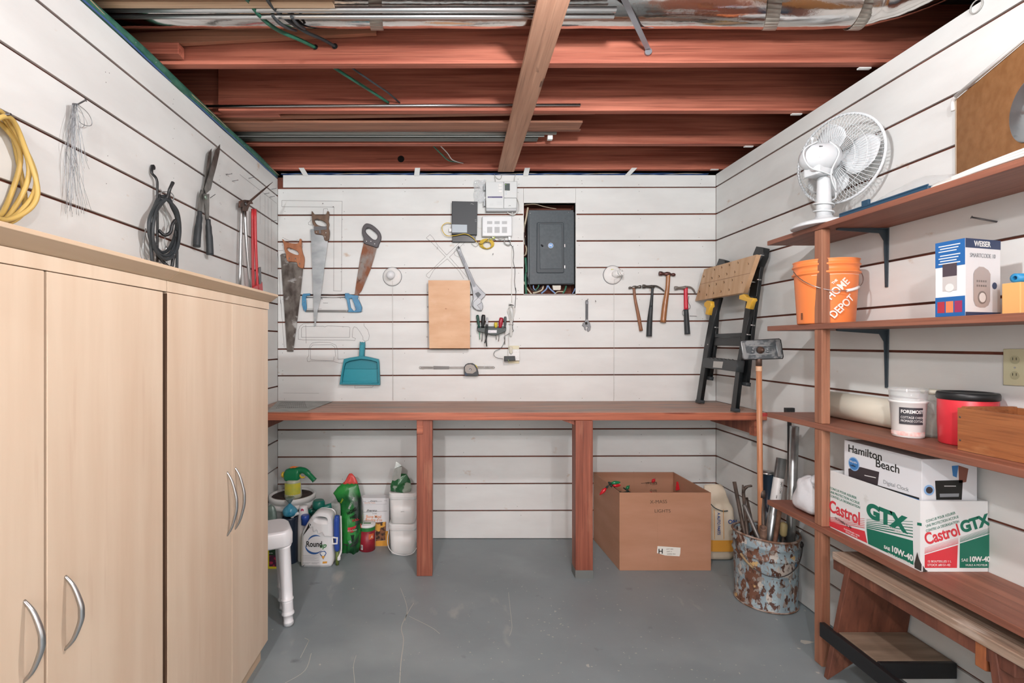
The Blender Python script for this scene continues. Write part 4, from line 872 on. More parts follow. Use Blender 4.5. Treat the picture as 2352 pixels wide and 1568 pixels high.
# ---------------------------------------------------------------- rusty pail and what stands in it
PC = V((1.553, 2.53, 0)); PR = .146
PAIL = mat('peeling_blue_paint', '98AAB0', .6, col2='7E9098', sc=(14, 14, 9), bump=.5, bsc=(30, 30, 30), spots=[('B8B0A6', (22, 22, 12), .53, .58), ('6A4634', (17, 17, 9), .54, .57), ('4E3226', (44, 44, 30), .56, .60), ('C4A470', (12, 12, 12), .68, .69), ('3E80A8', (14, 14, 12), .70, .71), ('7A563E', (9, 9, 60), .66, .70), ('8A8078', (60, 60, 34), .58, .61)], detail=8)
RIMM = mat('rusty_metal', '7A5A48', .7, .2, col2='A89A90', sc=(26, 26, 26), lo=.45, hi=.6, bump=.3)
r = thing('rusty_pail', 'tall rusty pail with peeling light blue paint standing by the right wall', 'pail', PC)
sq = [(PR-.012, 0), (PR-.008, .004), (PR-.006, .012), (PR-.010, .018), (PR-.006, .12), (PR-.003, .24), (PR-.001, .247), (PR+.004, .252), (PR-.001, .257), (PR-.001, .300), (PR+.004, .305), (PR-.001, .310), (PR, .345), (PR-.003, .345), (PR-.004, .30), (PR-.012, .02), (0, .012)]
MB().lathe(PC, (0, 0, 1), sq, 48).ok('body', PAIL, r)
MB().tube([PC+V((math.cos(a)*(PR+.001), math.sin(a)*(PR+.001), .348+.004*math.sin(a*2+1))) for a in [i*2*math.pi/48 for i in range(48)]], .0055, 8, closed=True).ok('rim', RIMM, r)
MB().tube([PC+V((math.cos(a)*(PR-.008), math.sin(a)*(PR-.008), .006)) for a in [i*2*math.pi/48 for i in range(48)]], .0045, 8, closed=True).ok('base_rim', RIMM, r)
hp = []
for i in range(25):
    t = i/24; a = math.radians(178+t*(322-178)); z = .315-.13*math.sin(math.pi*t)**.8; hp.append(PC+V((math.cos(a)*(PR+.009), math.sin(a)*(PR+.009), z)))
MB().tube(hp, .0024, 6).ok('bail', mat('dark_wire', '4A4644', .5, .6), r)
MB().tube(hp[3:8], .006, 8).ok('bail_grip', wood('grip_wood', 'A8906E', '8A7252', (20, 20, 20)), r)
a = math.radians(322); e = PC+V((math.cos(a)*(PR+.006), math.sin(a)*(PR+.006), .318)); MB().lathe(e, (math.cos(a), math.sin(a), 0), [(.016, -.004), (.014, .004), (.006, .008)], 10).ok('bail_ear', mat('black_ear', '22201F', .6), r)
def stick(name, label, cat, top, bot, Yt, rr, m, Yb=None, extra=None, seg=12, hollow=False):
    a, b_ = at(*top, Yt), at(*bot, Yb or PC.y); d = (b_-a).normalized(); end = b_+d*((b_.z-.03)/max(-d.z, .3)) if b_.z > .03 else b_
    dv = V((end.x-PC.x, end.y-PC.y, 0)); mx = .118-rr; dv = dv*(mx/dv.length) if dv.length > mx else dv; end = V((PC.x+dv.x, PC.y+dv.y, .024+rr*.6))
    r = thing(name, label, cat, end)
    q = MB()
    if hollow: q.lathe(a, (end-a), [(rr*.7, .06), (rr*.7, 0), (rr, 0), (rr, (end-a).length)], seg)
    else: q.tube([a, end], rr, seg)
    q.ok('rod' if not hollow else 'pipe', m, r)
    return r, a, end, d
OLD = mat('dark_rusty_iron', '4C423C', .6, .5, col2='65574E', sc=(20, 20, 20))
stick('iron_rod', 'long dark iron rod, leftmost in the rusty pail', 'rod', kH((1358,258))[0], kH((1430,620))[0], 2.60, .009, OLD, Yb=2.55)
r, a, e, d = stick('crowbar', 'dark crowbar with curved tip in the rusty pail', 'crowbar', kH((1440,360))[0], kH((1455,620))[0], 2.56, .008, OLD)
MB().tube(cr([a+V((0,0,-.01)), at(*kH((1445,330))[0], 2.56), at(*kH((1475,302))[0], 2.55), at(*kH((1520,295))[0], 2.54)], 5), [.008]*10+[.006]*5+[.003], 8).tube([a+V((0,0,-.005)), at(*kH((1435,288))[0], 2.56)], [.008, .004], 8).ok('claw', OLD, r)
stick('square_tube', 'grey square steel tube leaning in the rusty pail', 'steel tube', kH((1448,465))[0], kH((1580,690))[0], 2.47, .011, mat('grey_square_tube', '6E6C6A', .4, .6), Yb=2.44, seg=4, hollow=True)
stick('iron_rod', 'thin dark iron rod beside the crowbar in the rusty pail', 'rod', kH((1470,400))[0], kH((1530,640))[0], 2.62, .006, OLD)
r, a, e, d = stick('socket_wrench', 'dark wheel wrench with round socket end in the rusty pail', 'wrench', kH((1608,345))[0], kH((1622,640))[0], 2.46, .009, OLD, Yb=2.44)
MB().lathe(a, -d, [(.013, -.03), (.015, -.01), (.014, .004), (.008, .006)], 12).ok('socket', OLD, r)
stick('iron_pipe', 'short rusty pipe with open end pointing out of the rusty pail', 'pipe', kH((1620,670))[0], kH((1600,560))[0], 2.42, .016, mat('rusty_pipe', '8A6E5C', .6, .4, col2='5E463A', sc=(24, 24, 24)), Yb=2.52, hollow=True)
stick('iron_rod', 'short reddish rusty rod standing upright in the rusty pail', 'rod', kH((1765,520))[0], kH((1740,700))[0], 2.46, .010, mat('rusty_rod', '6E4A3A', .7, .3, col2='8A6A54', sc=(30, 30, 30)), Yb=2.45)
r, a, e, d = stick('chisel', 'chisel with round yellowed handle in the rusty pail', 'chisel', kH((1805,640))[0], kH((1800,720))[0], 2.45, .006, OLD, Yb=2.45)
MB().lathe(a, d, [(0, -.012), (.014, -.006), (.017, .004), (.016, .05), (.009, .06)], 12).ok('handle', mat('yellowed_handle', 'A8986C', .5), r)
r, a, e, d = stick('dark_canister', 'tall dark blue canister behind the pail tools', 'canister', kH((1645,175))[0], kH((1655,640))[0], 2.60, .036, mat('navy_canister', '20303E', .3), Yb=2.58, seg=24)
MB().lathe(a, -d, [(.037, -.008), (.038, -.002), (.034, .006), (.022, .010), (0, .010)], 24).ok('cap', STEEL, r)
r, a, e, d = stick('metal_pipe', 'galvanised pipe with white label leaning in the rusty pail', 'pipe', kH((1785,50))[0], kH((1672,600))[0], 2.56, .024, GALV, Yb=2.46, seg=20, hollow=True)
MB().lathe(a+(e-a).normalized()*.10, (e-a), [(.0245, 0), (.0245, .115)], 20, caps=False).ok('label', WHITEP, r)
dd = (e-a).normalized(); sideN = V((-.25, -1, 0)); sideN = (sideN-dd*sideN.dot(dd)).normalized(); tp = Plane(a+sideN*.0246, dd, sideN.cross(dd)); 
if tp.n.dot(sideN) < 0: tp = Plane(a+sideN*.0246, dd, -(sideN.cross(dd)))
text('SAFT.COM', tp, 0, 0, .009, INK, r, uv=(.115, .002), n=.002); text('2308', tp, 0, 0, .006, INK, r, uv=(.185, -.010), n=.002)
r, a, e, d = stick('metal_pipe', 'tall galvanised pipe standing upright between pail and shelving', 'pipe', kH((1900,-240))[0], kH((1905,700))[0], 2.45, .020, GALV, Yb=2.46, seg=20, hollow=True)
r, a, e, d = stick('black_pole', 'tall black plastic pole with square top beside the upright pipe', 'pole', (1813,937), kH((1858,700))[0], 2.50, .0095, BLACK, Yb=2.47, seg=10)
MB().box(a.x-.022, a.x+.022, a.y-.01, a.y+.01, a.z-.022, a.z+.002).ok('square_top', BLACK, r, bevel=.002)
MB().lathe(a-V((0,0,.78)), (0,0,1), [(.0105, 0), (.0105, .02)], 10).ok('tape_band', mat('tan_tape', 'C8BCA0', .6), r) if False else None
# pole sander
r = thing('pole_sander', 'pole sander with wooden pole and grey metal head standing in the rusty pail', 'pole sander', PC+V((-.05,-.04,.02)))
a, b_ = at(1743, 838, 2.44), PC+V((-.05, -.05, .02)); d = (a-b_).normalized()
MB().tube([b_, b_+(a-b_)*.5, a], [.012, .0125, .0128], 14).ok('pole', wood('orange_pole_wood', 'C48A66', 'B07450', (30, 30, 2), .4), r)
MB().lathe(a-d*.03, d, [(.0145, 0), (.0145, .004), (.0135, .006), (.0145, .010), (.0135, .014), (.0145, .020), (.0132, .024)], 14).ok('ferrule_ring', mat('worn_pole_end', 'D0A888', .5), r)
MB().lathe(a, d, [(.014, -.004), (.0145, .03), (.009, .040), (.008, .06)], 12).ok('ferrule', mat('brown_ferrule', '5E4A40', .5, .5), r)
hp = front(2.425)
plate('head_plate', hp, kE((1498,880),(1520,872),(1838,856),(1852,862),(1876,1010),(1872,1030),(1530,1040),(1515,1028)), .006, mat('worn_grey_metal', '6A7074', .45, .6, col2='A4A8AA', sc=(26, 26, 26), lo=.48, hi=.58), r, bev=.002)
plate('backing_pad', front(2.433), kE((1492,886),(1520,868),(1842,850),(1860,862),(1884,1015),(1876,1036),(1530,1046),(1508,1030)), .008, BLACK, r, bev=.002)
for pts in (((1500,890),(1530,888),(1556,1026),(1522,1030)), ((1812,885),(1840,880),(1862,1010),(1832,1016))): plate('clamp_strip', front(2.421), kE(*pts), .004, mat('bright_strip', 'B4B8BA', .35, .7), r, bev=.001)
for (pts) in (((1560,918),(1680,905),(1800,912),(1680,925)), ((1560,1000),(1690,975),(1800,990),(1690,1000))): plate('rib', front(2.421), kE(*pts), .004, mat('bright_strip', 'B4B8BA'), r, bev=.001)
MB().lathe(front(2.421).px(*kE((1668,955))[0]), (0,-1,0), [(.018, 0), (.016, .012), (.008, .018), (.007, .026), (0, .026)], 12).ok('swivel', mat('brown_ferrule', '5E4A40'), r)
MB().tube([a+d*.05, front(2.41).px(*kE((1668,955))[0])], .007, 8).ok('neck', mat('brown_ferrule', '5E4A40'), r)
for x_, y_ in ((1605,945),(1735,948),(1600,970),(1738,968)): MB().lathe(front(2.421).px(*kE((x_,y_))[0]), (0,-1,0), [(.005, 0), (.004, .002)], 8).ok('rivet', mat('bright_strip', 'B4B8BA'), r)
# ---------------------------------------------------------------- things on the shelves
kR1, kR2, kR3, kR4, kG, kL, kT1, kT2, kT3 = K(1752,230,3.92), K(1752,540,3.92), K(1752,780,3.92), K(1752,1060,3.087), K(600,1020,5.2275), K(0,180,3.0154), K(0,0,2.94), K(700,0,2.94), K(1552,0,2.94)
def wrap(name, body, c, r_, a0, z0, size, m, parent, rot=0, sx=1, bold=0, n=.0010, shear=0):
    """lettering wrapped round an upright cylinder: a0 = angle of the text start, z0 = baseline"""
    cu = bpy.data.curves.new('t', 'FONT'); cu.body = body; cu.size = size/.73; cu.offset = bold; cu.shear = shear
    me = curve_mesh(cu, Matrix.Rotation(rot, 4, 'Z') @ Matrix.Diagonal((sx, 1, 1, 1)))
    for q in me.vertices:
        a = a0+q.co.x/r_; z = z0+q.co.y; q.co = (c[0]+(r_+n)*math.cos(a), c[1]+(r_+n)*math.sin(a), z)
    return finish(name, me, m, parent)
def wrap_patch(name, c, r_, a0, a1, z0, z1, m, parent, n=.0006, seg=10):
    b_ = MB(); b_.grid(lambda u, v: V((c[0]+(r_+n)*math.cos(a0+(a1-a0)*u), c[1]+(r_+n)*math.sin(a0+(a1-a0)*u), z0+(z1-z0)*v)), seg, 1); return b_.ok(name, m, parent)
def boxthing(name, label, cat, x0, x1, y0, y1, z0, z1, m, part_='body', bevel=.002):
    r = thing(name, label, cat, ((x0+x1)/2, (y0+y1)/2, z0)); MB().box(x0, x1, y0, y1, z0, z1).ok(part_, m, r, bevel=bevel); return r
# --- top shelf
Z1 = SZ[0][1]
FW = mat('white_fan_plastic', 'D2D7DA', .3); FW2 = mat('pale_fan_wire', 'D4DADC', .4)
fc = V((1.52, 2.08, Z1)); r = thing('table_fan', 'white oscillating table fan standing on the top shelf with its back to the room', 'fan', fc)
MB().lathe(fc, (0,0,1), [(.115, .0005), (.118, .006), (.105, .018), (.06, .030), (.034, .038), (.028, .05)], 36).ok('base', FW, r)
MB().lathe(fc, (0,0,1), [(.028, .045), (.026, .12), (.024, .205), (.018, .215)], 20, squash=1.1).ok('stand', FW, r)
n_ = V((.95, .30, .06)).normalized(); mc = fc+V((-.03, -.01, .285)); cc = mc+n_*.115
MB().lathe(mc, n_, [(0, -.075), (.022, -.072), (.045, -.055), (.058, -.02), (.062, .02), (.060, .05), (.045, .07), (.02, .08)], 28).ok('motor_housing', FW, r)
MB().obox(mc+V((.0, 0, -.055)), n_*.045, n_.cross(V((0,0,1)))*.034, V((0,0,.022))).ok('neck_housing', FW, r, bevel=.01)
MB().lathe(mc+V((0, 0, .055))-n_*.035, (0,0,1), [(.003, 0), (.003, .016), (.007, .018), (.007, .026), (.003, .030)], 10).ok('oscillation_knob', FW, r)
for k_ in range(3): MB().obox(mc-n_*.03+V((-.0,-.045,.03-.022*k_)), n_*.009, (0,.001,0), (0,0,.0016)).ok('vent_slot', DSTEEL, r)
u_ = n_.cross(V((0,0,1))).normalized(); v_ = u_.cross(n_).normalized()
CR = .178
def cage(sgn, d0, nw, rin):
    b_ = MB()
    for k_ in range(nw):
        a = 2*math.pi*k_/nw; dr_ = u_*math.cos(a)+v_*math.sin(a)
        b_.tube([cc+dr_*rin+n_*(sgn*d0), cc+dr_*CR*.55+n_*(sgn*d0*.95), cc+dr_*CR*.9+n_*(sgn*d0*.6), cc+dr_*CR+n_*(sgn*.006)], .0009, 4, cap=False)
    for rr in (.55, .78): b_.tube([cc+(u_*math.cos(a)+v_*math.sin(a))*CR*rr+n_*(sgn*d0*(.95 if rr < .6 else .78)) for a in [i*math.pi/20 for i in range(40)]], .0010, 4, closed=True)
    return b_
o = cage(-1, .050, 72, .055).ok('rear_grille', FW2, r); o['kind'] = 'stuff'
o = cage(1, .055, 72, .035).ok('front_grille', FW2, r); o['kind'] = 'stuff'
MB().tube([cc+(u_*math.cos(a)+v_*math.sin(a))*CR for a in [i*math.pi/24 for i in range(48)]], .0055, 8, closed=True).ok('grille_rim', FW, r)
MB().lathe(cc+n_*.052, n_, [(.04, 0), (.04, .004), (.03, .008), (0, .008)], 24).ok('badge', FW, r)
for k_ in range(3):
    a0 = math.radians((112, -4, 236)[k_]); rg = []
    def bl_(u, v):
        ang = a0+(v-.5)*1.6*(0.55+.6*math.sin(math.pi*min(u*1.1, 1))); rad = .02+.135*u
        if u > .85: ang = a0+(v-.5)*1.6*(.55+.6*math.sin(math.pi*.93))*(1-(u-.85)*3.2)
        return cc+(u_*math.cos(ang)+v_*math.sin(ang))*rad+n_*((v-.5)*.035)
    MB().grid(bl_, 10, 8).ok('blade', FW, r, solid=.0025)
MB().lathe(cc-n_*.02, n_, [(.026, 0), (.026, .045), (.02, .05)], 20).ok('hub', FW, r)
q = [mc-n_*.02+V((0,-.02,.062)), mc-n_*.06+V((-.03,-.02,.02)), mc-n_*.05+V((-.02,-.03,-.05)), fc+V((.0,-.045,.20)), fc+V((.035,-.02,.13))]
for i in range(12): a = i*1.25; q.append(fc+V((.036*math.cos(a), .036*math.sin(a), .115-.006*i)))
MB().tube(cr(q, 5), .0032, 6).tube(cr([mc+n_*.03+V((.0,-.03,.06)), mc+n_*.04+V((0,-.075,.0)), mc+n_*.02+V((0,-.05,-.08)), fc+V((.03,-.03,.14))], 5), .003, 6).ok('cord', FW2, r)
# blue tray with clear lid
r = thing('blue_tray', 'dark blue plastic tray with a clear domed lid beside the fan', 'tray', (1.53, 1.75, Z1))
MB().box(1.464, 1.60, 1.56, 1.925, Z1+.0005, Z1+.012).box(1.464, 1.468, 1.56, 1.925, Z1+.012, Z1+.018).ok('tray', mat('navy_plastic', '23455E', .4), r, bevel=.002)
MB().box(1.466, 1.475, 1.79, 1.82, Z1+.012, Z1+.036).ok('latch', mat('navy_plastic', '23455E'), r, bevel=.001)
MB().grid(lambda u, v: V((1.468+.13*u, 1.50+.30*v, Z1+.0125+.052*math.sin(math.pi*u)**.5*math.sin(math.pi*v)**.7+.002*math.sin(v*17))), 10, 14).ok('lid', mat('clear_lid', 'E4E8E8', .08, alpha=.28, spec=1), r)
# brown panel with ribbed disc, white cord
d_ = V((-.4165, -1, 0)).normalized(); pn = Plane((1.685, 1.693, Z1+.001), d_, (0,0,1))
r = thing('hardboard_panel', 'brown hardboard panel with a round ribbed metal disc leaning on the top shelf', 'panel', (1.62, 1.5, Z1))
MB().prism([pn.p3(0,0), pn.p3(.55,0), pn.p3(.55,.345), pn.p3(.0,.345)], -pn.n*.016).ok('board', mat('hardboard', '94683E', .65, col2='85592F', sc=(30,30,30)), r, bevel=.001)
MB().prism([pn.p3(-.006,0,.001), pn.p3(0.0,0,.001), pn.p3(0.0,.345,.001), pn.p3(-.006,.345,.001)], -pn.n*.017).ok('edge_strip', mat('pale_edge', 'C4B4A0', .6), r)
cd = pn.uv(2368, 250); MB().lathe(pn.p3(*cd), pn.n, [(.085, 0), (.085, .003)]+[( .082-.0052*i, .003+.004*(i % 2)+.0007*i) for i in range(15)]+[(0, .014)], 40).ok('ribbed_disc', mat('ribbed_steel', 'B8BCBE', .35, .9), r)
MB().tube([pn.p3(.0+.012, .350, .006), pn.p3(.25, .349, .006), pn.p3(.5, .350, .006)], .006, 8).tube(cr([pn.p3(.012, .350, .006), pn.p3(-.008, .34, .006), pn.p3(-.010, .31, .004)], 4), .006, 8).ok('edge_bead', WHITEP, r)
r = thing('extension_cord', 'thick white cord lying along the front of the top shelf', 'cable', (1.48, 1.5, Z1))
for k_ in range(3):
    MB().tube(cr([V((1.475+.010*k_, 1.70-.02*k_, Z1+.006)), V((1.478+.009*k_, 1.55, Z1+.006+.006*k_)), V((1.480+.006*k_, 1.40, Z1+.012+.008*k_)), V((1.49, 1.2, Z1+.014+.009*k_)), V((1.5, .9, Z1+.01+.008*k_))], 6), .0045, 8).ok('strand', WHITEC, r)
nr = right(XR)
a = nr.px(*kR1((2110,1095))[0]); MB().tube([a, a+V((-.05, .03, .022))], .0028, 8).lathe(a+V((-.05, .03, .022)), (-.05,.03,.022), [(.005, 0), (.005, .0015)], 8).ok('nail', DSTEEL, wall_right)
o = MB().tube([nr.px(2245, 15)+V((-.004, .02*math.cos(t), .02*math.sin(t))) for t in [i*math.pi/8 for i in range(16)]], .0022, 6, closed=True).ok('ring_mark', mat('grey_wire', 'A8A8A4'), wall_right)
# --- second shelf
Z2 = SZ[1][1]
OR = mat('orange_plastic', 'F2884A', .38); bc = V((1.545, 2.105, Z2+.0005)); bh = .262
r = thing('orange_bucket', 'orange plastic bucket with white lettering on the second shelf', 'bucket', bc)
MB().lathe(bc, (0,0,1), [(.098, 0), (.100, .006), (.111, .20), (.112, .203), (.119, .205), (.119, .211), (.1125, .213), (.113, .236), (.118, .238), (.118, .243), (.1135, .245), (.114, .258), (.117, .262), (.111, .262), (.109, .20), (.096, .01), (0, .008)], 48).ok('body', OR, r)
brr = lambda z: .1002+.0108*(z/.2)
ang = lambda px: None
def angat(c, rr, px):
    """angle on an upright cylinder that shows at photo column px (near side)"""
    best = None
    for i in range(3600):
        a = math.radians(180+i*.06); x, y = c[0]+rr*math.cos(a), c[1]+rr*math.sin(a); e = abs(CX+F*x/y-px)
        nx = math.cos(a)*(-x)+math.sin(a)*(-y)
        if nx > 0 and (best is None or e < best[0]): best = (e, a)
    return best[1]
WL = mat('white_print', 'F0DED4', .5)
a1 = angat(bc, .108, 1752+615/3.92); 
wrap('lettering', 'THE', bc, .1105, a1+.05, bc.z+.155, .009, WL, r, rot=.78, n=.0016, bold=.0005)
wrap('lettering', 'HOME', bc, .1085, a1-.02, bc.z+.092, .030, WL, r, rot=.80, sx=.85, n=.0032, bold=.0010)
wrap('lettering', 'DEPOT', bc, .1065, a1+.08, bc.z+.018, .030, WL, r, rot=.80, sx=.85, n=.0042, bold=.0010)
wrap_patch('print_line', bc, .1105, a1-.6, a1+1.35, bc.z+.196, bc.z+.1972, WL, r, n=.001)
a2 = angat(bc, .102, 1752+310/3.92)
b_ = MB()
for k_ in range(9): b_.grid(lambda u, v: V((bc.x+.1035*math.cos(a2+.10*u), bc.y+.1035*math.sin(a2+.10*u), bc.z+.018+.0032*k_+.0018*v)), 3, 1)
b_.ok('barcode', INK, r)
hp = []
for i in range(21):
    t = i/20; a = math.radians(172+t*(345-172)); hp.append(bc+V((math.cos(a)*.124, math.sin(a)*.124, .222-.095*math.sin(math.pi*t)**.9)))
MB().tube(hp, .0018, 6).ok('bail', STEEL, r); MB().tube(hp[11:15], .006, 8).ok('bail_grip', WHITEP, r)
# lock box
p0, p1_, p2_ = V((1.466, 1.447, 0)), V((1.459, 1.530, 0)), V((1.612, 1.488, 0))
r = thing('lock_carton', 'blue and white door lock carton standing on the second shelf', 'carton', V((1.53, 1.50, Z2)))
zb, ztp = Z2+.0005, 1.603
MB().prism([V((p.x, p.y, zb)) for p in (p0, p2_, p2_+(p1_-p0), p1_)], (0,0,ztp-zb)).ok('carton', mat('white_card', 'E4E4E6', .5), r, bevel=.0008)
lf = Plane(V((p1_.x, p1_.y, zb)), p0-p1_, (0,0,1)); wl_ = (p0-p1_).length; hh = ztp-zb
rf = Plane(V((p0.x, p0.y, zb)), p2_-p0, (0,0,1)); wr_ = (p2_-p0).length
CBL = mat('blue_card', '1E5E9E', .5); NV = mat('navy_card', '2A3A5E', .5)
def rect(pl, u0, u1, v0, v1, m, par, n=.0006, name='print'): return decal(name, pl, [(u0,v0),(u1,v0),(u1,v1),(u0,v1)], m, par, n=n, uv=True)
rect(lf, 0, wl_, hh*.66, hh, CBL, r); rect(lf, 0, wl_, 0, hh*.26, CBL, r)
for k_ in range(7): rect(lf, wl_*(.12+.05*(k_ % 2)), wl_*(.85-.06*(k_ % 3)), hh*(.935-.036*k_-(.02 if k_ > 2 else 0)), hh*(.948-.036*k_-(.02 if k_ > 2 else 0)), WHITEP, r, n=.001)
rect(lf, wl_*.26, wl_*.74, hh*.53, hh*.70, mat('keypad_dark', '4A4048', .4), r, n=.0012); rect(lf, wl_*.26, wl_*.74, hh*.34, hh*.53, mat('lock_silver', 'BEBAB8', .5), r, n=.0012)
MB().lathe(lf.p3(wl_*.5, hh*.38, .0014), lf.n, [(.012, 0), (.012, .0006)], 20).ok('print', mat('pale_silver', 'DAD8D6', .5), r)
for k_, c_ in enumerate(('A83040', 'D87C50', '983058')): rect(lf, wl_*(.08+.29*k_), wl_*(.33+.29*k_), hh*.05, hh*.20, mat('photo_print_%s' % 'abc'[k_], c_, .5), r, n=.001)
rect(rf, 0, wr_, hh*.88, hh, NV, r); rect(rf, 0, wr_, 0, hh*.05, NV, r)
text('WEISER', rf, 0, 0, .016, WHITEP, r, uv=(wr_*.24, hh*.905), n=.001, bold=.0006, sx=.95); text('SMARTCODE 10', rf, 0, 0, .0125, mat('grey_print', '8E9296', .5), r, uv=(wr_*.12, hh*.76), n=.001, sx=.9)
LB = mat('rosy_nickel_print', 'B0A4A0', .5); b_ = [(wr_*.5+x*wr_, v*hh) for x, v in ((-.28,.20),(-.22,.13),(-.1,.11),(.04,.11),(.14,.14),(.19,.20),(.20,.55),(.14,.60),(.0,.64),(-.12,.64),(-.24,.59),(-.28,.54))]
decal('print', rf, b_, LB, r, n=.001, uv=True); MB().lathe(rf.p3(wr_*.46, hh*.24, .0012), rf.n, [(.019, 0), (.019, .0004)], 24).ok('print', mat('dark_nickel_print', '7E7672', .5), r); MB().lathe(rf.p3(wr_*.46, hh*.24, .0018), rf.n, [(.014, 0), (.014, .0004)], 24).ok('print', mat('pale_silver', 'DAD8D6'), r)
for k_ in range(2): 
    for j_ in range(5): rect(rf, wr_*(.30+.06*j_), wr_*(.34+.06*j_), hh*(.44-.06*k_), hh*(.465-.06*k_), MATS['dark_nickel_print'], r, n=.0014)
MB().lathe(rf.p3(wr_*.82, hh*.40, .0008), rf.n, [(.010, 0), (.010, .0004)], 20).ok('print', NV, r)
r = boxthing('tan_carton', 'plain tan carton beside the lock carton, at the right edge of the view', 'carton', 1.567, 1.706, 1.395, 1.443, Z2+.0005, 1.470, mat('tan_card', 'DCA868', .6))
r = thing('tape_roll', 'bright blue roll of tape resting on the tan carton', 'tape', (1.60, 1.42, 1.470))
MB().lathe((1.578, 1.419, 1.4835), (1, 0, 0), [(.006, 0), (.013, 0), (.013, .048), (.006, .048), (.006, 0)], 24, caps=False).ok('roll', mat('blue_tape', '2A86B8', .45), r)
r = thing('wall_outlet', 'ivory wall outlet plate on the right wall behind the shelving', 'outlet', nr.px(2345, 860))
pr = nr.at(.006); plate('cover_plate', pr, [(2304,801),(2385,801),(2385,888),(2304,884)], .0055, mat('ivory_plate', 'CCC8A6', .45), r, bev=.0012)
for (x, y) in ((2331,826),(2331,862)):
    MB().lathe(pr.px(x, y), pr.n, [(.013, 0), (.013, .001)], 20).ok('receptacle', mat('ivory_dark', 'B8B492', .4), r)
    for dy in (-.005, .005): a = pr.px(x, y)+V((-.0012, dy, .003)); MB().box(a.x-.0004, a.x, a.y-.0007, a.y+.0007, a.z-.004, a.z+.004).ok('slot', INK, r)
MB().lathe(pr.px(2331, 844), pr.n, [(.003, 0), (.003, .001)], 8).ok('screw', STEEL, r)
# --- third shelf
Z3 = SZ[2][1]
r = thing('ivory_tube', 'wide ivory cardboard tube lying on the third shelf against the wall', 'tube', (1.652, 1.98, Z3))
MB().lathe((1.652, 1.79, Z3+.056), (0,1,0), [(.050, 0), (.055, 0), (.055, .44), (.050, .44), (.050, 0)], 32, caps=False).ok('tube', mat('ivory_card', 'DCD8C8', .5), r)
tc_ = V((1.566, 1.742, Z3+.0005)); r = thing('plastic_tub', 'white plastic tub with dark printed label and clear cup stacked inside', 'tub', tc_)
MB().lathe(tc_, (0,0,1), [(.042, 0), (.0435, .004), (.050, .118), (.0535, .120), (.0535, .126), (.051, .128), (.049, .12), (.042, .01), (0, .006)], 40).ok('tub', WHITEP, r)
MB().lathe(tc_, (0,0,1), [(.046, .10), (.051, .129), (.053, .160), (.055, .166), (.054, .168), (.050, .130)], 40, caps=False).ok('clear_cup', mat('clear_cup', 'E6EAEA', .1, alpha=.3, spec=1), r)
a3 = angat(tc_, .047, 2066); wrap_patch('label_panel', tc_, .0465, a3, a3+1.35, Z3+.048, Z3+.105, mat('dark_label', '34343A', .5), r, n=.0028)
wrap('lettering', 'FOREMOST', tc_, .0465, a3+.10, Z3+.086, .0115, WHITEP, r, n=.0036, sx=.72, bold=.0004)
wrap('lettering', 'COTTAGE CHEESE', tc_, .0465, a3+.10, Z3+.068, .0078, WHITEP, r, n=.0036, sx=.66); wrap('lettering', 'FROMAGE COTTAGE', tc_, .0465, a3+.10, Z3+.056, .0078, WHITEP, r, n=.0036, sx=.60)
wrap_patch('red_fruit_band', tc_, .043, a3-.9, a3+1.7, Z3+.008, Z3+.022, mat('pink_print', 'E8A8A0', .5, col2='F0E4E0', sc=(60,60,60)), r, n=.0024)
jc = V((1.655, 1.745, Z3+.0005)); r = thing('glass_jar', 'clear glass jar between the plastic tub and the red canister', 'jar', jc)
MB().lathe(jc, (0,0,1), [(.040, 0), (.043, .006), (.043, .12), (.036, .135), (.036, .150), (.034, .150), (.034, .135), (.040, .118), (.040, .008), (0, .006)], 32).ok('jar', mat('jar_glass', 'DDE0D8', .05, alpha=.32, spec=1), r)
MB().lathe(jc, (0,0,1), [(.038, .148), (.038, .162), (0, .163)], 28).ok('lid', mat('jar_lid', 'C8C4B4', .4), r)
MB().lathe(jc, (0,0,1), [(.038, .009), (.038, .075), (0, .078)], 28).ok('contents', mat('jar_contents', '8C8470', .8, col2='6E6654', sc=(60,60,60)), r)
rc = V((1.636, 1.608, Z3+.0005)); r = thing('red_canister', 'large red plastic canister with black lid on the third shelf', 'canister', rc)
MB().lathe(rc, (0,0,1), [(.066, 0), (.069, .004), (.0715, .07), (.0715, .142), (.069, .148)], 40).ok('body', mat('red_plastic', 'D83440', .35), r)
MB().lathe(rc, (0,0,1), [(.070, .143), (.0745, .146), (.0745, .160), (.072, .167), (.062, .168), (.058, .163), (0, .163)], 40).ok('lid', BLACK, r)
CW = wood('crate_wood', 'A4683E', '8A5230', (18, 3, 30), .55, spots=[('C08A5C', (8, 6, 14), .58, .7)])
r = thing('wooden_crate', 'open reddish wooden crate on the third shelf at the right edge', 'crate', (1.61, 1.3, Z3))
cx0, cx1, cy0, cy1, cz = 1.524, 1.706, 1.05, 1.528, Z3+.0005
MB().box(cx0, cx0+.012, cy0, cy1, cz, cz+.128).ok('side', CW, r, bevel=.001); MB().box(cx1-.012, cx1, cy0, cy1, cz, cz+.128).ok('side', CW, r, bevel=.001)
MB().box(cx0+.0121, cx1-.0121, cy1-.012, cy1, cz, cz+.132).ok('end', CW, r, bevel=.001); MB().box(cx0+.0121, cx1-.0121, cy0, cy0+.012, cz, cz+.132).ok('end', CW, r, bevel=.001); MB().box(cx0+.0121, cx1-.0121, cy0+.0121, cy1-.0121, cz, cz+.008).ok('bottom', CW, r)
for z_ in (.03, .10): MB().lathe((cx0, cy1-.008, cz+z_), (-1,0,0), [(.003, 0), (.002, .001)], 8).ok('nail_head', DSTEEL, r)
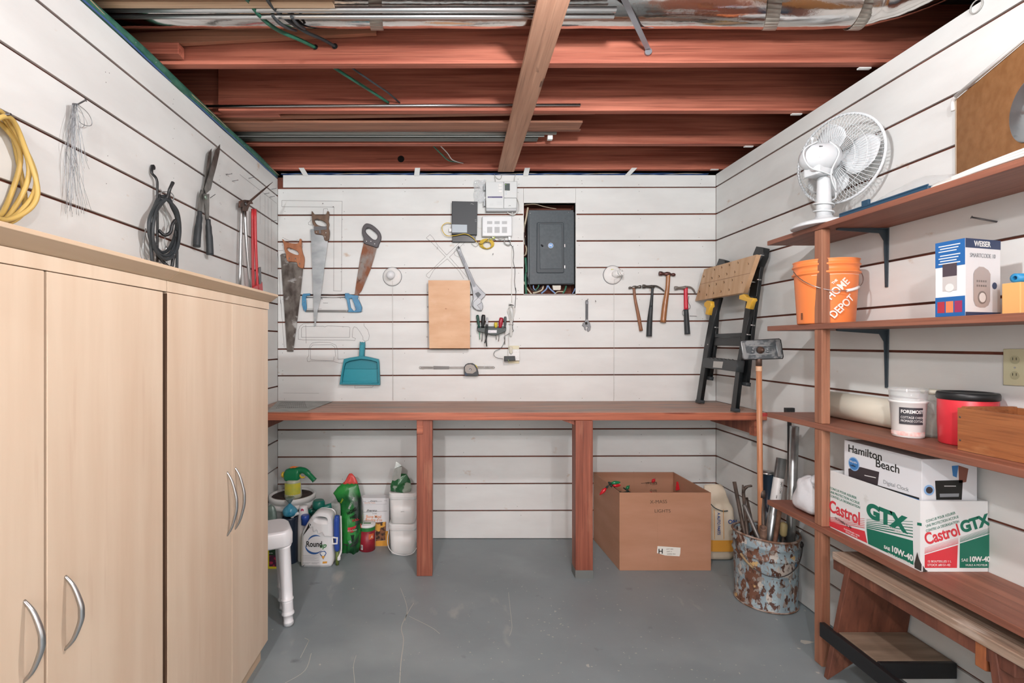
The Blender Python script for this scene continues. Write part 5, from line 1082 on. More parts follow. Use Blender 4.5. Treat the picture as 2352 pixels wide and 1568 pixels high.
# --- bottom shelf
Z4 = SZ[3][1]
r = thing('white_bag', 'crumpled white plastic bag at the far end of the bottom shelf', 'plastic bag', (1.56, 2.17, Z4)); random.seed(9)
rg = []
for i, (z, rr) in enumerate(((.001, .055), (.012, .078), (.05, .085), (.09, .07), (.115, .05), (.135, .052), (.150, .035), (.158, .012))):
    rg.append([V((1.562+rr*1.05*math.cos(a)*(1+random.uniform(-.28, .22))+(.0 if z < .1 else -.02), 2.18+rr*1.3*math.sin(a)*(1+random.uniform(-.28, .22)), Z4+z+random.uniform(-.012, .010)*(i > 1))) for a in [k*2*math.pi/18 for k in range(18)]])
MB().loft(rg).ok('bag', mat('white_bag_film', 'E2E4E8', .3, bump=1, bsc=(30,30,30)), r, sub=1)
MB().tube(cr([V((1.52, 2.12, Z4+.12)), V((1.49, 2.10, Z4+.155)), V((1.52, 2.13, Z4+.175)), V((1.57, 2.16, Z4+.15))], 5), .010, 6, flat=.35).ok('bag_handle', MATS['white_bag_film'], r, sub=1)
CWH = mat('white_carton', 'E2E4E4', .5, spots=[('CAC8C4', (14,14,14), .66, .75)]); RD = mat('red_print', 'D23A44', .5); GN = mat('green_print', '12705A', .5)
xa, xb, ya, yb2, zt4 = 1.490, 1.708, 1.614, 2.004, .790
r = thing('oil_carton', 'white carton with red and green lettering on the bottom shelf', 'carton', (1.60, 1.8, Z4))
t_ = .004
MB().box(xa, xa+t_, ya, yb2, Z4+.0005, zt4).ok('side', CWH, r); MB().box(xa+t_, xb, ya, ya+t_, Z4+.0005, zt4).ok('end', CWH, r); MB().box(xb-t_, xb, ya+t_, yb2, Z4+.0005, zt4).ok('side', CWH, r); MB().box(xa+t_, xb-t_, yb2-t_, yb2, Z4+.0005, zt4).ok('end', CWH, r); MB().box(xa+t_, xb-t_, ya+t_, yb2-t_, Z4+.0005, Z4+.004).ok('bottom', CWH, r)
LF, RF = right(xa), front(ya)
def tx(b, pl, p, s_, m, **k): return text(b, pl, *kR4(p)[0], s_, m, r, **k)
for i_, t__ in enumerate(('CONCUE POUR ASSURER', 'UNE PROTECTION ACCRUE', 'CONTRE LA DEGRADATION')): tx(t__, LF, (477, 192+i_*27), .0095, GN, sx=.90)
tx('Castrol', LF, (472, 348), .047, RD, sx=.80, bold=.0016); tx('GTX', LF, (738, 382), .050, GN, sx=1.12, bold=.0042)
decal('print', LF, kR4((466,420),(724,492),(742,577),(466,452)), RD, r); decal('print', LF, kR4((736,470),(1066,560),(1070,732),(748,582)), GN, r)
for k_ in range(6):
    line(LF, kR4((468,392+k_*6),(722,(404 if k_<1 else 404)+k_*13)), .0010+.0003*k_, .0006).ok('print', RD, r); line(LF, kR4((737,408+k_*11),(1064,424+k_*22)), .0012+.0005*k_, .0006).ok('print', GN, r)
tx('OCTOBRE 22 98', LF, (512, 402), .0085, INK, rot=-.13, n=.0012); tx('APPROUVEE POUR', LF, (872, 458), .0075, WHITEP, n=.0018, sx=.8); tx('TURBO', LF, (925, 484), .0075, WHITEP, n=.0018)
tx('SAE', LF, (862, 612), .011, WHITEP, n=.0014, bold=.0005); tx('10W-40', LF, (912, 632), .020, WHITEP, n=.0014, sx=.9, bold=.001); tx('HUILE A MOTEUR', LF, (890, 656), .008, WHITEP, n=.0014)
tx('12 BOUTEILLES 1 LITRE', LF, (576, 478), .0055, WHITEP, n=.0014); tx('STOCK #8151-42', LF, (590, 500), .0055, WHITEP, n=.0014)
decal('print', LF, kR4((1096,430),(1128,436),(1128,456),(1096,450)), GN, r)
for i_, t__ in enumerate(('CONCUE POUR ASSURER', 'UNE PROTECTION ACCRUE', 'CONTRE LA DEGRADATION')): tx(t__, RF, (1158, 432+i_*34), .0088, GN, rot=.29, sx=.72)
tx('Castrol', RF, (1158, 588), .038, RD, rot=.29, sx=.74, bold=.0013); tx('GTX', RF, (1412, 502), .036, GN, rot=.29, sx=.92, bold=.0026)
decal('print', RF, kR4((1147,660),(1382,590),(1376,752),(1147,752)), RD, r); decal('print', RF, kR4((1396,580),(1610,512),(1600,752),(1394,752)), GN, r)
for k_ in range(5): line(RF, kR4((1147,612+k_*9),(1384,540+k_*9)), .0008+.0003*k_, .0006).ok('print', RD, r); line(RF, kR4((1398,536+k_*8),(1612,468+k_*8)), .0008+.0003*k_, .0006).ok('print', GN, r)
tx('SAE', RF, (1405, 706), .010, WHITEP, n=.0014); tx('10W-40', RF, (1458, 706), .0165, WHITEP, n=.0014, sx=.9, bold=.0008); tx('HUILE A MOTEUR', RF, (1435, 738), .0065, WHITEP, n=.0014); tx('12 BOUTEILLES 1 L', RF, (1165, 712), .0068, WHITEP, n=.0014); tx('STOCK #8151-42', RF, (1165, 738), .0072, WHITEP, n=.0014)
decal('torn_corner', LF, kR4((1078,722),(1098,640),(1112,690),(1130,730),(1128,776),(1080,752)), mat('torn_dark', '3A3430', .8), r, n=.0016); decal('torn_corner', RF, kR4((1134,735),(1150,762),(1170,775),(1134,784)), MATS['torn_dark'], r, n=.0012)
r = thing('coffee_maker_carton', 'white appliance carton picturing a black coffee maker, set in the oil carton', 'carton', (1.60, 1.79, .70))
ha, hb, hc, hd_, hz = 1.512, 1.692, 1.632, 1.960, .921
MB().box(ha, hb, hc, hd_, .66, hz).ok('carton', mat('white_gloss_card', 'E4E6EA', .4), r, bevel=.001)
LF, RF = right(ha), front(hc)
def t3(b, p, s_, m, **k): return text(b, LF, *kR3(p)[0], s_, m, r, **k)
t3('Hamilton', (768,1005), .030, INK, sx=1.02, bold=.0004); t3('Beach', (1014,1140), .030, INK, sx=1.02, bold=.0004); t3('Digital Clock', (1085,1292), .014, MATS['grey_print'])
PT = mat('pot_print', '3A3236', .5); decal('print', LF, kR3((772,1160),(880,1145),(1050,1190),(1035,1310),(775,1235)), PT, r); decal('print', LF, kR3((775,1235),(1035,1310),(1030,1322),(775,1250)), INK, r)
line(LF, kR3((920,1220),(1020,1242)), .003, .0012).ok('print', WHITEP, r)
q = LF.uv(*kR3((822,1118))[0]); MB().lathe(LF.p3(*q), LF.n, [(.026, .001), (.026, .0014)], 28).ok('print', mat('sky_blue_print', '8CB4E0', .5), r); MB().lathe(LF.p3(*q), LF.n, [(.022, .0018), (.022, .002)], 28).ok('print', mat('mid_blue_print', '3E80C0', .5), r)
text("World's", LF, 0, 0, .008, WHITEP, r, uv=(q[0]-.018, q[1]+.004), n=.003); text('coffee', LF, 0, 0, .008, INK, r, uv=(q[0]-.016, q[1]-.010), n=.003)
decal('print', LF, kR3((1035,1322),(1410,1438),(1410,1422),(1035,1308)), INK, r); decal('print', LF, kR3((1035,1332),(1410,1446),(1410,1438),(1035,1322)), MATS['mid_blue_print'], r)
q = RF.uv(*kR3((1495,1352))[0]); MB().lathe(RF.p3(*q), RF.n, [(.017, .001), (.017, .0014)], 24).ok('print', MATS['sky_blue_print'], r); MB().lathe(RF.p3(*q), RF.n, [(.011, .0018), (.011, .002)], 24).ok('print', PT, r)
decal('print', RF, kR3((1550,1268),(1800,1262),(1790,1440),(1560,1440)), INK, r); decal('print', RF, kR3((1590,1385),(1765,1382),(1762,1412),(1592,1416)), mat('grey_print', '8E9296'), r, n=.001); line(RF, kR3((1632,1316),(1735,1316)), .002, .0012).ok('print', WHITEP, r)
decal('print', RF, kR3((1700,1135),(1760,1130),(1745,1240),(1710,1225)), MATS['mid_blue_print'], r); decal('print', RF, kR3((1760,1130),(1850,1160),(1830,1280),(1765,1290)), mat('brown_print', '8A5648', .5), r)
# --- old bench under the bottom shelf
OW = wood('worn_pale_seat_wood', 'B09A88', '8C7462', (30, 2, 30), .6, spots=[('D8CCC0', (16, 3, 16), .56, .7), ('54443A', (20, 4, 20), .64, .74)]); LW = wood('stained_leg_wood', '7A4A38', '5A3428', (14, 14, 5), .55, spots=[('94604A', (7, 7, 5), .58, .7)])
r = thing('wooden_bench', 'old wooden bench with pale worn seat under the bottom shelf', 'bench', (1.57, 1.4, 0))
MB().box(1.438, 1.560, .62, 1.925, .470, .499).ok('seat_plank', OW, r, bevel=.003); MB().box(1.563, 1.700, .62, 1.915, .470, .498).ok('seat_plank', OW, r, bevel=.003)
for (yt, yb_) in ((1.865, 1.952), (1.365, 1.28)):
    s_ = 1 if yb_ > yt else -1
    MB().prism([(1.442, yt, .469), (1.696, yt, .469), (1.702, yb_, 0.0), (1.57, yb_-s_*.022, .12), (1.425, yb_, 0.0)], (0, -.022, 0)).ok('leg_board', LW, r, bevel=.002)
MB().box(1.446, 1.47, 1.30, 1.93, .43, .4695).ok('seat_rail', LW, r, bevel=.002)
MB().prism([(1.444, 1.40, .469), (1.444, 1.40, .40), (1.60, 1.40, .38), (1.694, 1.40, .469)], (0, -.03, 0)).ok('corbel', wood('orange_corbel', 'A8683E', '8A4E30', (14, 14, 5), .5), r, bevel=.003)
BLK = mat('black_paint', '1C1C1E', .4, spots=[('8A8A88', (50,50,50), .74, .76)])
MB().box(1.418, 1.438, .66, 1.965, .150, .205).ok('foot_rail', BLK, r, bevel=.002); MB().box(1.4385, 1.70, 1.705, 1.72, .155, .208).ok('cross_rail', BLK, r, bevel=.002)
MB().box(1.4385, 1.70, 1.7205, 1.892, .190, .208).ok('step_board', mat('pale_step_wood', '8E7A68', .6, col2='746252', sc=(4, 30, 30)), r, bevel=.002)

# ---------------------------------------------------------------- garden supplies under the bench, left
WB = mat('white_pail_plastic', 'DEDEDC', .35)
# white plastic side table
r = thing('plastic_table', 'white plastic side table with ribbed legs sticking out past the cabinet', 'table', (-.756, 2.295, 0)); r.rotation_euler = (0, 0, math.radians(26))
TX0, TX1, TY0, TY1 = -1.108, -.752, 2.290, 2.50
def rrect(x0, x1, y0, y1, z, rad, n=6):
    o = []
    for cx_, cy_, a0 in ((x1-rad, y1-rad, 0), (x0+rad, y1-rad, 90), (x0+rad, y0+rad, 180), (x1-rad, y0+rad, 270)):
        for i in range(n+1): a = math.radians(a0+90*i/n); o.append(V((cx_+rad*math.cos(a), cy_+rad*math.sin(a), z)))
    return o
MB().loft([rrect(TX0+.004, TX1-.004, TY0+.004, TY1-.004, .368, .05), rrect(TX0, TX1, TY0, TY1, .376, .05), rrect(TX0, TX1, TY0, TY1, .418, .05), rrect(TX0+.004, TX1-.004, TY0+.004, TY1-.004, .432, .045), rrect(TX0+.014, TX1-.014, TY0+.014, TY1-.014, .440, .04)]).ok('tabletop', mat('white_gloss_plastic', 'E8E8EA', .25), r)
for (x, y) in ((-.792, 2.330), (-1.065, 2.330), (-.792, 2.458), (-1.065, 2.458)):
    sx_ = .020 if x > -1 else -.01; sy_ = .012 if y > 2.4 else -.010
    b_ = MB(); ax = V((sx_, sy_, -.368)); a = V((x, y, .3675)); L_ = ax.length
    b_.lathe(a, ax, [(.034, 0), (.028, .012), (.027, .20), (.025, L_*.66), (.029, L_*.665), (.029, L_*.68), (.0245, L_*.69)]+[(.0245+.0012*(i % 2), L_*(.69+.012*i)) for i in range(12)]+[(.029, L_*.845), (.029, L_*.86), (.022, L_*.87), (.021, L_*.945), (.0225, L_*.95), (.0225, L_-.002)], 24)
    b_.ok('leg', mat('white_gloss_plastic', 'E8E8EA'), r)
    MB().lathe(a+ax*.955, ax, [(.0232, 0), (.0232, L_*.04)], 20).ok('foot_ring', mat('mid_grey_plastic', 'B4B8BA'), r)
# yellow plant food carton
Yb_ = F*H/(1306-CY)+.0; X1_ = (657.5-CX)*Yb_/F
r = thing('plant_food_carton', 'yellow plant food carton with flower pictures under the white side table', 'carton', (X1_-.09, Yb_+.04, 0))
MB().box(X1_-.19, X1_, Yb_, Yb_+.05, 0, .142).ok('carton', mat('yellow_card', 'D8CC2C', .5), r, bevel=.001); MB().box(X1_-.19, X1_+.001, Yb_-.001, Yb_+.051, .1425, .168).ok('lid', mat('green_lid', '2A7A3C', .4), r, bevel=.004)
YP = front(Yb_); decal('print', YP, kG((95,1245),(250,1245),(250,1470),(95,1465)), mat('dark_flower_print', '4A2038', .5, col2='B02C48', sc=(45,45,45), lo=.5, hi=.56), r); decal('print', YP, kG((95,1240),(250,1240),(250,1330),(95,1330)), mat('dark_green_print', '1E3A24', .5), r, n=.0012)
text('cle-Gro', YP, *kG((92,1310))[0], .0055, WHITEP, r, n=.0018)
# big white bucket with spray bottle
bc2 = V((-1.048, 3.17, 0)); r = thing('white_bucket', 'large white bucket with thick rim in the corner under the bench', 'bucket', bc2)
MB().lathe(bc2, (0,0,1), [(.118, 0), (.120, .005), (.132, .27), (.134, .272), (.143, .276), (.143, .300), (.136, .302), (.136, .312), (.142, .315), (.142, .338), (.139, .346), (.128, .346), (.126, .30), (.0, .30)], 44).ok('body', WB, r)
MB().lathe(bc2, (0,0,1), [(.0, .336), (.124, .336), (.1265, .333)], 36, caps=False).ok('soil', mat('dark_soil', '4A3630', .9, col2='2E2420', sc=(40,40,40), bump=.5), r)
MB().tube(cr([bc2+V((.143*math.cos(a), .143*math.sin(a), z)) for a, z in ((math.radians(200), .27), (math.radians(235), .235), (math.radians(270), .225), (math.radians(305), .235), (math.radians(340), .27))], 6), .0025, 6).ok('bail', WHITEP, r)
sc_ = V((-1.03, 3.13, .3365)); r = thing('spray_bottle', 'yellow-green pump spray bottle with dark green head on the white bucket', 'spray bottle', sc_)
MB().lathe(sc_, (0,0,1), [(.050, 0), (.053, .004), (.052, .02), (.044, .10), (.042, .108), (.034, .112)], 28).ok('bottle', mat('cloudy_bottle', 'B8BAA4', .3), r)
aS = angat(sc_, .05, 640); wrap_patch('label', sc_, .0475, math.radians(195), math.radians(345), sc_.z+.022, sc_.z+.095, mat('yellow_green_label', 'B8BE50', .45, col2='D8C83C', sc=(18,18,30)), r, n=.004)
SG = mat('deep_green_plastic', '127A4C', .35)
MB().loft([rrect(sc_.x-x0_, sc_.x+x1__, sc_.y-w_, sc_.y+w_, sc_.z+z, rd) for z, x0_, x1__, w_, rd in ((.106, .048, .035, .028, .02), (.118, .056, .042, .030, .022), (.150, .056, .045, .030, .022), (.172, .045, .05, .026, .02), (.182, .02, .03, .015, .01))]).ok('pump_head', SG, r)
MB().tube(cr([sc_+V((.02, 0, .165)), sc_+V((.07, -.01, .168)), sc_+V((.105, -.02, .145)), sc_+V((.142, -.03, .112))], 5), [.022]*4+[.019]*6+[.016]*5+[.018], 14).ok('nozzle', SG, r)
MB().lathe(sc_+V((-.056, 0, .14)), (-1,0,0), [(.018, 0), (.018, .012), (.012, .016)], 16).ok('knob', mat('yellow_knob', 'D8B83C', .4), r)
MB().tube(cr([sc_+V((.04, -.005, .14)), sc_+V((.055, -.01, .125)), sc_+V((.075, -.01, .128))], 4), .006, 8).ok('trigger', mat('yellow_knob', 'D8B83C'), r)
MB().tube(cr([sc_+V((-.02, 0, .180)), sc_+V((.0, 0, .187)), sc_+V((.03, 0, .184))], 4), .006, 8).ok('switch', mat('orange_plastic', 'F07C34'), r)
# dark tin and knotted plastic bag
c_ = V((-1.0, 2.978, 0)); r = thing('dark_tin', 'dark navy tin behind the white side table', 'tin', c_)
MB().lathe(c_, (0,0,1), [(.044, 0), (.045, .003), (.045, .252), (.046, .256), (.046, .266), (.043, .268), (.042, .264), (0, .264)], 32).ok('tin', mat('navy_tin', '222E40', .35), r)
def lumpy(c, prof, m, name, r, seed=1, seg=16, jit=.1, ex=1, ey=1):
    random.seed(seed); rg = []
    for z, rr in prof: rg.append([V((c.x+rr*ex*math.cos(a)*(1+random.uniform(-jit, jit)), c.y+rr*ey*math.sin(a)*(1+random.uniform(-jit, jit)), c.z+z+random.uniform(-.003, .003)*(z > .01))) for a in [k*2*math.pi/seg for k in range(seg)]])
    return MB().loft(rg).ok(name, m, r, sub=1)
BBG = mat('blue_bag_film', '5AAAC4', .15, bump=.6, bsc=(40,40,40), alpha=.9, col2='2E86A8', sc=(30,30,30)); SLV = mat('silvery_film', '9AA4A0', .2, .2, bump=.8, bsc=(40,40,40), col2='5E6E6C', sc=(30,30,30))
q = V((c_.x+.0, c_.y-.0, .2685)); r = thing('knotted_bag', 'small knotted clear bag of bright blue granules on the dark tin', 'plastic bag', q)
lumpy(q, ((0, .022), (.01, .042), (.035, .046), (.055, .032), (.068, .012), (.078, .007)), BBG, 'granules', r, 3); lumpy(q+V((0,0,.076)), ((0, .006), (.012, .012), (.030, .026), (.040, .030)), SLV, 'knot', r, 4, jit=.3)
q = V((-1.115, 2.99, .001)); r = thing('foil_pouch', 'grey-green foil pouch standing left of the dark tin', 'pouch', q)
lumpy(q, ((0, .040), (.02, .046), (.20, .040), (.27, .034), (.31, .03), (.335, .008)), mat('dull_green_foil', '4E6A60', .3, .2, col2='8A9A94', sc=(16,16,10), bump=.5, bsc=(30,30,30)), 'pouch', r, 6, ex=1.0, ey=.7)
# herbicide jug
YJ = F*H/(1303-CY); jx0, jx1 = (689-CX)*YJ/F, (764-CX)*YJ/F; jz = H-(1178-CY)*YJ/F; JP = front(YJ)
r = thing('weed_killer_jug', 'white weed killer jug with green and blue label, in front of the group', 'jug', ((jx0+jx1)/2, YJ+.06, 0))
jo = kG((478,1480),(466,1440),(468,1250),(472,1120),(490,1050),(540,960),(580,900),(620,850),(660,828),(730,826),(790,838),(825,865),(840,905),(845,1000),(850,1200),(858,1380),(850,1440),(830,1478),(760,1490),(560,1490))
jh = kG((662,880),(690,874),(770,884),(796,900),(790,918),(765,920),(690,912),(658,896))
plate('bottle', JP, [jo, jh], .110, mat('white_jug_plastic', 'E4E4E4', .3), r, bev=.020, smooth=3)
MB().lathe(at(*kG((528,900))[0], YJ+.055), (0,0,1), [(.022, -.03), (.022, -.002), (.024, 0), (.024, .022), (.020, .026)], 20).ok('cap', mat('deep_blue_plastic', '2A4CA0', .35), r)
JF = JP.at(.0003)
def tj(b, p, s_, m, **k): return text(b, JF, *kG(p)[0], s_, m, r, n=.001, **k)
tj('Round', (538, 1228), .033, INK, sx=.78, bold=.0009); tj('up', (698, 1240), .030, mat('herbicide_green', '2E7A3A', .5), sx=.95, shear=.35, bold=.0009)
def arc(pl, cx_, cy_, rx, ry, a0, a1, w0, par, m):
    b_ = MB(); n = 18; P_ = []
    for i in range(n+1):
        a = math.radians(a0+(a1-a0)*i/n); w_ = w0*math.sin(math.pi*i/n)+.5; P_.append(((cx_+(rx-w_)*math.cos(a), cy_+(ry-w_)*math.sin(a)), (cx_+(rx+w_)*math.cos(a), cy_+(ry+w_)*math.sin(a))))
    for i in range(n):
        q = [pl.px(*kG(p)[0], .0008) for p in (P_[i][0], P_[i][1], P_[i+1][1], P_[i+1][0])]; b_.add(q, [(0,3,2,1)])
    return b_.ok('print', m, par)
arc(JF, 640, 1205, 110, 105, 40, 180, 12, r, mat('jug_blue', '2E5C98', .5)); arc(JF, 660, 1195, 105, 100, 200, 300, 9, r, MATS['jug_blue'])
decal('print', JF, kG((497,1105),(575,945),(598,962),(590,985)), INK, r, n=.0008); 
decal('print', JF, kG((700,1310),(722,1282),(765,1278),(785,1305),(745,1385)), mat('jug_blue', '2E5C98'), r, n=.0008); decal('print', JF, kG((708,1310),(726,1290),(760,1288),(775,1308),(745,1350)), WHITEP, r, n=.0012); decal('print', JF, kG((722,1340),(768,1338),(745,1380)), mat('orange_print', 'DE9E3C'), r, n=.0014)
for k_ in range(7): line(JF, kG((498,1330+k_*10),(690-(k_ % 3)*25,1332+k_*10)), .0006, .0008).ok('print', mat('print_grey', '7A7E80'), r)
for p in ((500,1430),(605,1430)): 
    for k_ in range(2): line(JF, kG((p[0],p[1]+k_*14-10),(p[0]+90-k_*20,p[1]+k_*14-9)), .0012, .0008).ok('print', MATS['print_grey'], r)
plate('print', JF.at(.001), kG((738,1408),(792,1405),(788,1428),(735,1432)), .0006, mat('orange_print', 'DE9E3C'), r); text('4L', JF, *kG((752,1428))[0], .0035, INK, r, n=.0016)
MB().tube(wt(JF, kG((578,955),(590,1000),(620,985),(630,1040),(670,1020),(690,1075),(730,1050),(760,1095),(790,1100),(850,1110)), [.004]*8+[.006, .012], 4), .0022, 6).ok('coiled_hose', mat('white_hose', 'D8D8D8', .3), r)
# second jug, green sprayer, blue wand
q = V((-.926, 3.0, 0)); r = thing('white_jug', 'second white jug with red-printed neck behind the weed killer jug', 'jug', q)
MB().lathe(q, (0,0,1), [(.033, 0), (.035, .005), (.035, .22), (.032, .26), (.026, .30), (.024, .31), (.024, .325), (.0, .326)], 28).ok('bottle', MATS['white_jug_plastic'], r)
MB().tube(cr([q+V((-.02,-.03,.29)), q+V((-.055,-.03,.27)), q+V((-.06,-.03,.22)), q+V((-.045,-.03,.19))], 5), .009, 8).ok('handle', MATS['white_jug_plastic'], r)
MB().lathe(q+V((0,-.022,.305)), (0,-1,.1), [(.009, 0), (.009, .003)], 16).ok('print', mat('pink_mark', 'C04060', .5), r)
r = thing('hose_sprayer', 'dark green hose-end sprayer head behind the weed killer jug', 'sprayer', (at(*kG((720,900))[0], 3.04).x, 3.04, 0)); Ys = 3.065
DG = mat('sea_green_plastic', '146A5C', .35)
A_ = lambda x, y, Y=Ys: at(*kG((x+(8 if Y == 2.93 else 0), y))[0], Y)
MB().lathe(V((A_(700, 800).x, Ys, 0)), (0,0,1), [(.044, 0), (.046, .004), (.046, .26), (.04, .28), (.038, .285)], 24).ok('bottle', mat('dark_green_bottle', '1E4E42', .35), r)
p_ = A_(690, 800); MB().lathe(V((p_.x, Ys, .286)), (0,0,1), [(.036, 0), (.038, .02), (.036, .04), (.030, .052)], 20).ok('collar', DG, r)
MB().tube([A_(635, 745), A_(760, 760), A_(850, 740)], [.016, .017, .019], 14).tube([A_(555, 810), A_(640, 800)], .014, 12).tube([A_(600, 850), A_(650, 790)], .010, 10).ok('barrel', DG, r)
MB().tube([A_(742, 735), A_(760, 790)], [.012, .016], 10).ok('valve', mat('sea_green_dark', '0E5048', .4), r)
r = thing('blue_spray_wand', 'blue battery spray wand with white clip standing beside the weed killer jug', 'spray wand', (A_(915, 1300, 2.95).x, 2.95, 0))
BL = mat('deep_blue_plastic', '2A4CA0'); Yw = 2.93
MB().tube(cr([A_(905,850,Yw), A_(900,900,Yw), A_(898,1000,Yw), A_(900,1150,Yw), A_(905,1278,Yw)], 4), [.006]+[.018]*3+[.0215]*8+[.020]*4+[.014], 14, flat=.8).ok('handle', BL, r)
plate('clip', front(Yw-.022), [kG((845,1110),(920,1118),(915,1200),(850,1205)), kG((862,1128),(902,1132),(900,1185),(864,1188))], .006, WHITEP, r, bev=.001)
for k_ in range(3): line(front(Yw-.018), kG((866,1140+k_*15),(898,1142+k_*15)), .002, .001).ok('clip_mark', INK, r)
MB().tube(cr([A_(948,860,Yw), A_(952,1000,Yw), A_(955,1200,Yw), A_(950,1290,Yw), A_(925,1350,Yw), A_(922,1392,Yw)], 4), [.004]*12+[.006]*4+[.011]*4+[.006], 10).ok('trigger_arm', WHITEP, r)
MB().tube([A_(905,1278,Yw), V((A_(905,1330,Yw).x, Yw, .002))], .010, 10).ok('tube', mat('green_gold_tube', '6A7A3C', .4), r)
r = thing('grey_folded_sheet', 'grey folded paper sack behind the blue spray wand', 'paper sack', (A_(880, 900, 3.12).x, 3.12, 0))
q = V((-.752, 3.07, .001)); lumpy(q, ((0, .034), (.02, .036), (.22, .034), (.27, .036), (.30, .034), (.325, .03)), mat('grey_sack', 'A6A8A2', .5, col2='7E8480', sc=(16,16,16), bump=.4, bsc=(20,20,20)), 'sack', r, 8, ex=1.0, ey=.5)
# green granule bag
YG = 3.085; GP_ = front(YG)
r = thing('green_granule_bag', 'crumpled green granule bag with red folded top standing under the bench', 'bag', (A_(1070, 1300, YG).x, YG+.05, 0))
rgs = []
rows = ((1335,955,1130,.050), (1322,945,1160,.060), (1240,942,1178,.070), (1100,940,1194,.070), (950,945,1198,.066), (800,925,1190,.055), (700,895,1182,.042), (622,838,1165,.030), (560,885,1152,.022), (500,950,1135,.014), (485,975,1128,.012), (430,1005,1105,.008), (385,1030,1072,.003))
random.seed(4)
for i, (y, xl, xr_, dp) in enumerate(rows):
    z = max(A_(0, y, YG).z, .001) if i else .001; x_l, x_r = A_(xl, y, YG).x, A_(xr_, y, YG).x; xm, hw = (x_l+x_r)/2, (x_r-x_l)/2; ring = []
    for k_ in range(24):
        a = 2*math.pi*k_/24; f = (abs(math.cos(a))**3+abs(math.sin(a))**3)**(-1/3); ring.append(V((xm+hw*math.cos(a)*f, YG+.06+dp*math.sin(a)*f*(1+random.uniform(-.28, .2))+.008*math.sin(3*a+i*1.3)*min(1, dp/.03), z+(random.uniform(-.004, .004) if i else 0))))
    rgs.append(ring)
GB = mat('green_bag_film', '2C8C3C', .3, col2='16502A', sc=(7,7,7), lo=.42, hi=.6, bump=1, bsc=(16,16,16), spots=[('12261A', (6,6,5), .56, .62), ('7CB848', (9,9,9), .62, .70)])
MB().loft(rgs[:10]).ok('bag', GB, r); MB().loft(rgs[9:]).ok('red_fold', mat('red_film', 'D04A44', .35, bump=.5, bsc=(20,20,20)), r)
class BagP(Plane):
    pass
def drape(o):   # push a flat print onto the bulging front of the bag
    me = o.data; o0 = org(o)
    for q in me.vertices:
        w_ = q.co+o0; z = w_.z; best = min(rgs, key=lambda rg_: abs(rg_[0].z-z)); xm = (best[0].x+best[12].x)/2; hw = abs(best[0].x-best[12].x)/2
        i = [j for j in range(len(rgs)-1) if rgs[j][0].z <= z] or [0]; j = min(i[-1], len(rgs)-2); t = (z-rgs[j][0].z)/max(rgs[j+1][0].z-rgs[j][0].z, 1e-4); dp = rows[j][3]*(1-t)+rows[j+1][3]*t
        k_ = min(abs(w_.x-xm)/hw, .97); q.co.y = YG+.06-dp*(1-k_**3)**(1/3)*1.02-.004-o0.y
def tb(b, p, s_, m, **k): drape(text(b, GP_, *kG(p)[0], s_, m, r, **k))
tb('FAST', (955,720), .010, mat('lime_print', 'C8E03C', .5), rot=1.1, bold=.0004); tb('SPECTRAX', (1058,782), .011, WHITEP, rot=1.15, bold=.0006)
tb('HAZARD', (1040,848), .018, INK, rot=.5, sx=.62, bold=.0010); tb('INSECT', (1072,892), .015, INK, rot=.32, sx=.62, bold=.0008); tb('FULL', (1100,926), .013, mat('red_print', 'D23A44'), rot=.22, bold=.001)
drape(decal('print', GP_, kG((1022,995),(1100,985),(1192,965),(1192,1025),(1100,1048),(1026,1058)), mat('red_print', 'D23A44'), r, n=.001)); 
o = text('Kills On Contact', GP_, *kG((1040,1038))[0], .0085, WHITEP, r, rot=.13, sx=.72, bold=.0003); drape(o)
for q in o.data.vertices: q.co.y -= .002
drape(decal('print', GP_, kG((965,1110),(1050,1085),(1170,1085),(1160,1180),(1080,1225),(968,1190)), mat('black_print', '1C2420', .5), r, n=.001))
o = decal('print', GP_, kG((1050,1150),(1080,1135),(1095,1165),(1065,1190)), mat('grey_print', '8E9296'), r, n=.001); drape(o)
for q in o.data.vertices: q.co.y -= .002
# bone meal carton
YM = F*H/(1254-CY); mx0, mx1 = (828.8-CX)*YM/F, (893.5-CX)*YM/F; mz = H-(1143.5-CY)*YM/F; MPn = front(YM)
r = thing('bone_meal_carton', 'tall white fertiliser carton with orange lettering against the back wall', 'carton', ((mx0+mx1)/2, YM+.03, 0))
MB().box(mx0, mx1, YM, YM+.07, 0, mz).ok('carton', mat('white_card', 'E4E4E6'), r, bevel=.001)
OP = mat('orange_lettering', 'DC8A4C', .5)
def tm(b, p, s_, m, **k): return text(b, MPn, *kG(p)[0], s_, m, r, **k)
tm('Bone Meal', (1258,885), .0195, OP, sx=.86, bold=.0003); tm("Poudre d'os", (1250,924), .0195, OP, sx=.83, bold=.0003); tm('2-14-0', (1336,838), .0075, INK)
tm('Evergro', (1262,806), .013, INK, shear=.5, sx=1.15, bold=.0003); tm('Evergro', (1308,686), .0085, INK, shear=.5, sx=1.15); tm('Bone Meal  Poudre', (1240,708), .0065, OP); tm('2-14-0', (1225,690), .0045, INK); tm('2-14-0', (1475,680), .0045, INK)
line(MPn, kG((1222,815),(1510,800)), .0014).ok('print', INK, r); line(MPn, kG((1285,688),(1450,684)), .0010).ok('print', INK, r); line(MPn, kG((1228,725),(1508,716)), .0008).ok('print', MATS['grey_print'], r)
decal('print', MPn, kG((1250,945),(1500,930),(1495,1150),(1375,1160),(1370,975),(1250,970)), mat('bulb_photo_print', '8A5A3C', .5, col2='3C2A22', sc=(40,40,40), lo=.45, hi=.55, spots=[('E0A848', (26,26,26), .55, .58)]), r); decal('print', MPn, kG((1372,1160),(1530,1150),(1530,1220),(1372,1222)), mat('orange_print', 'DE9E3C'), r)
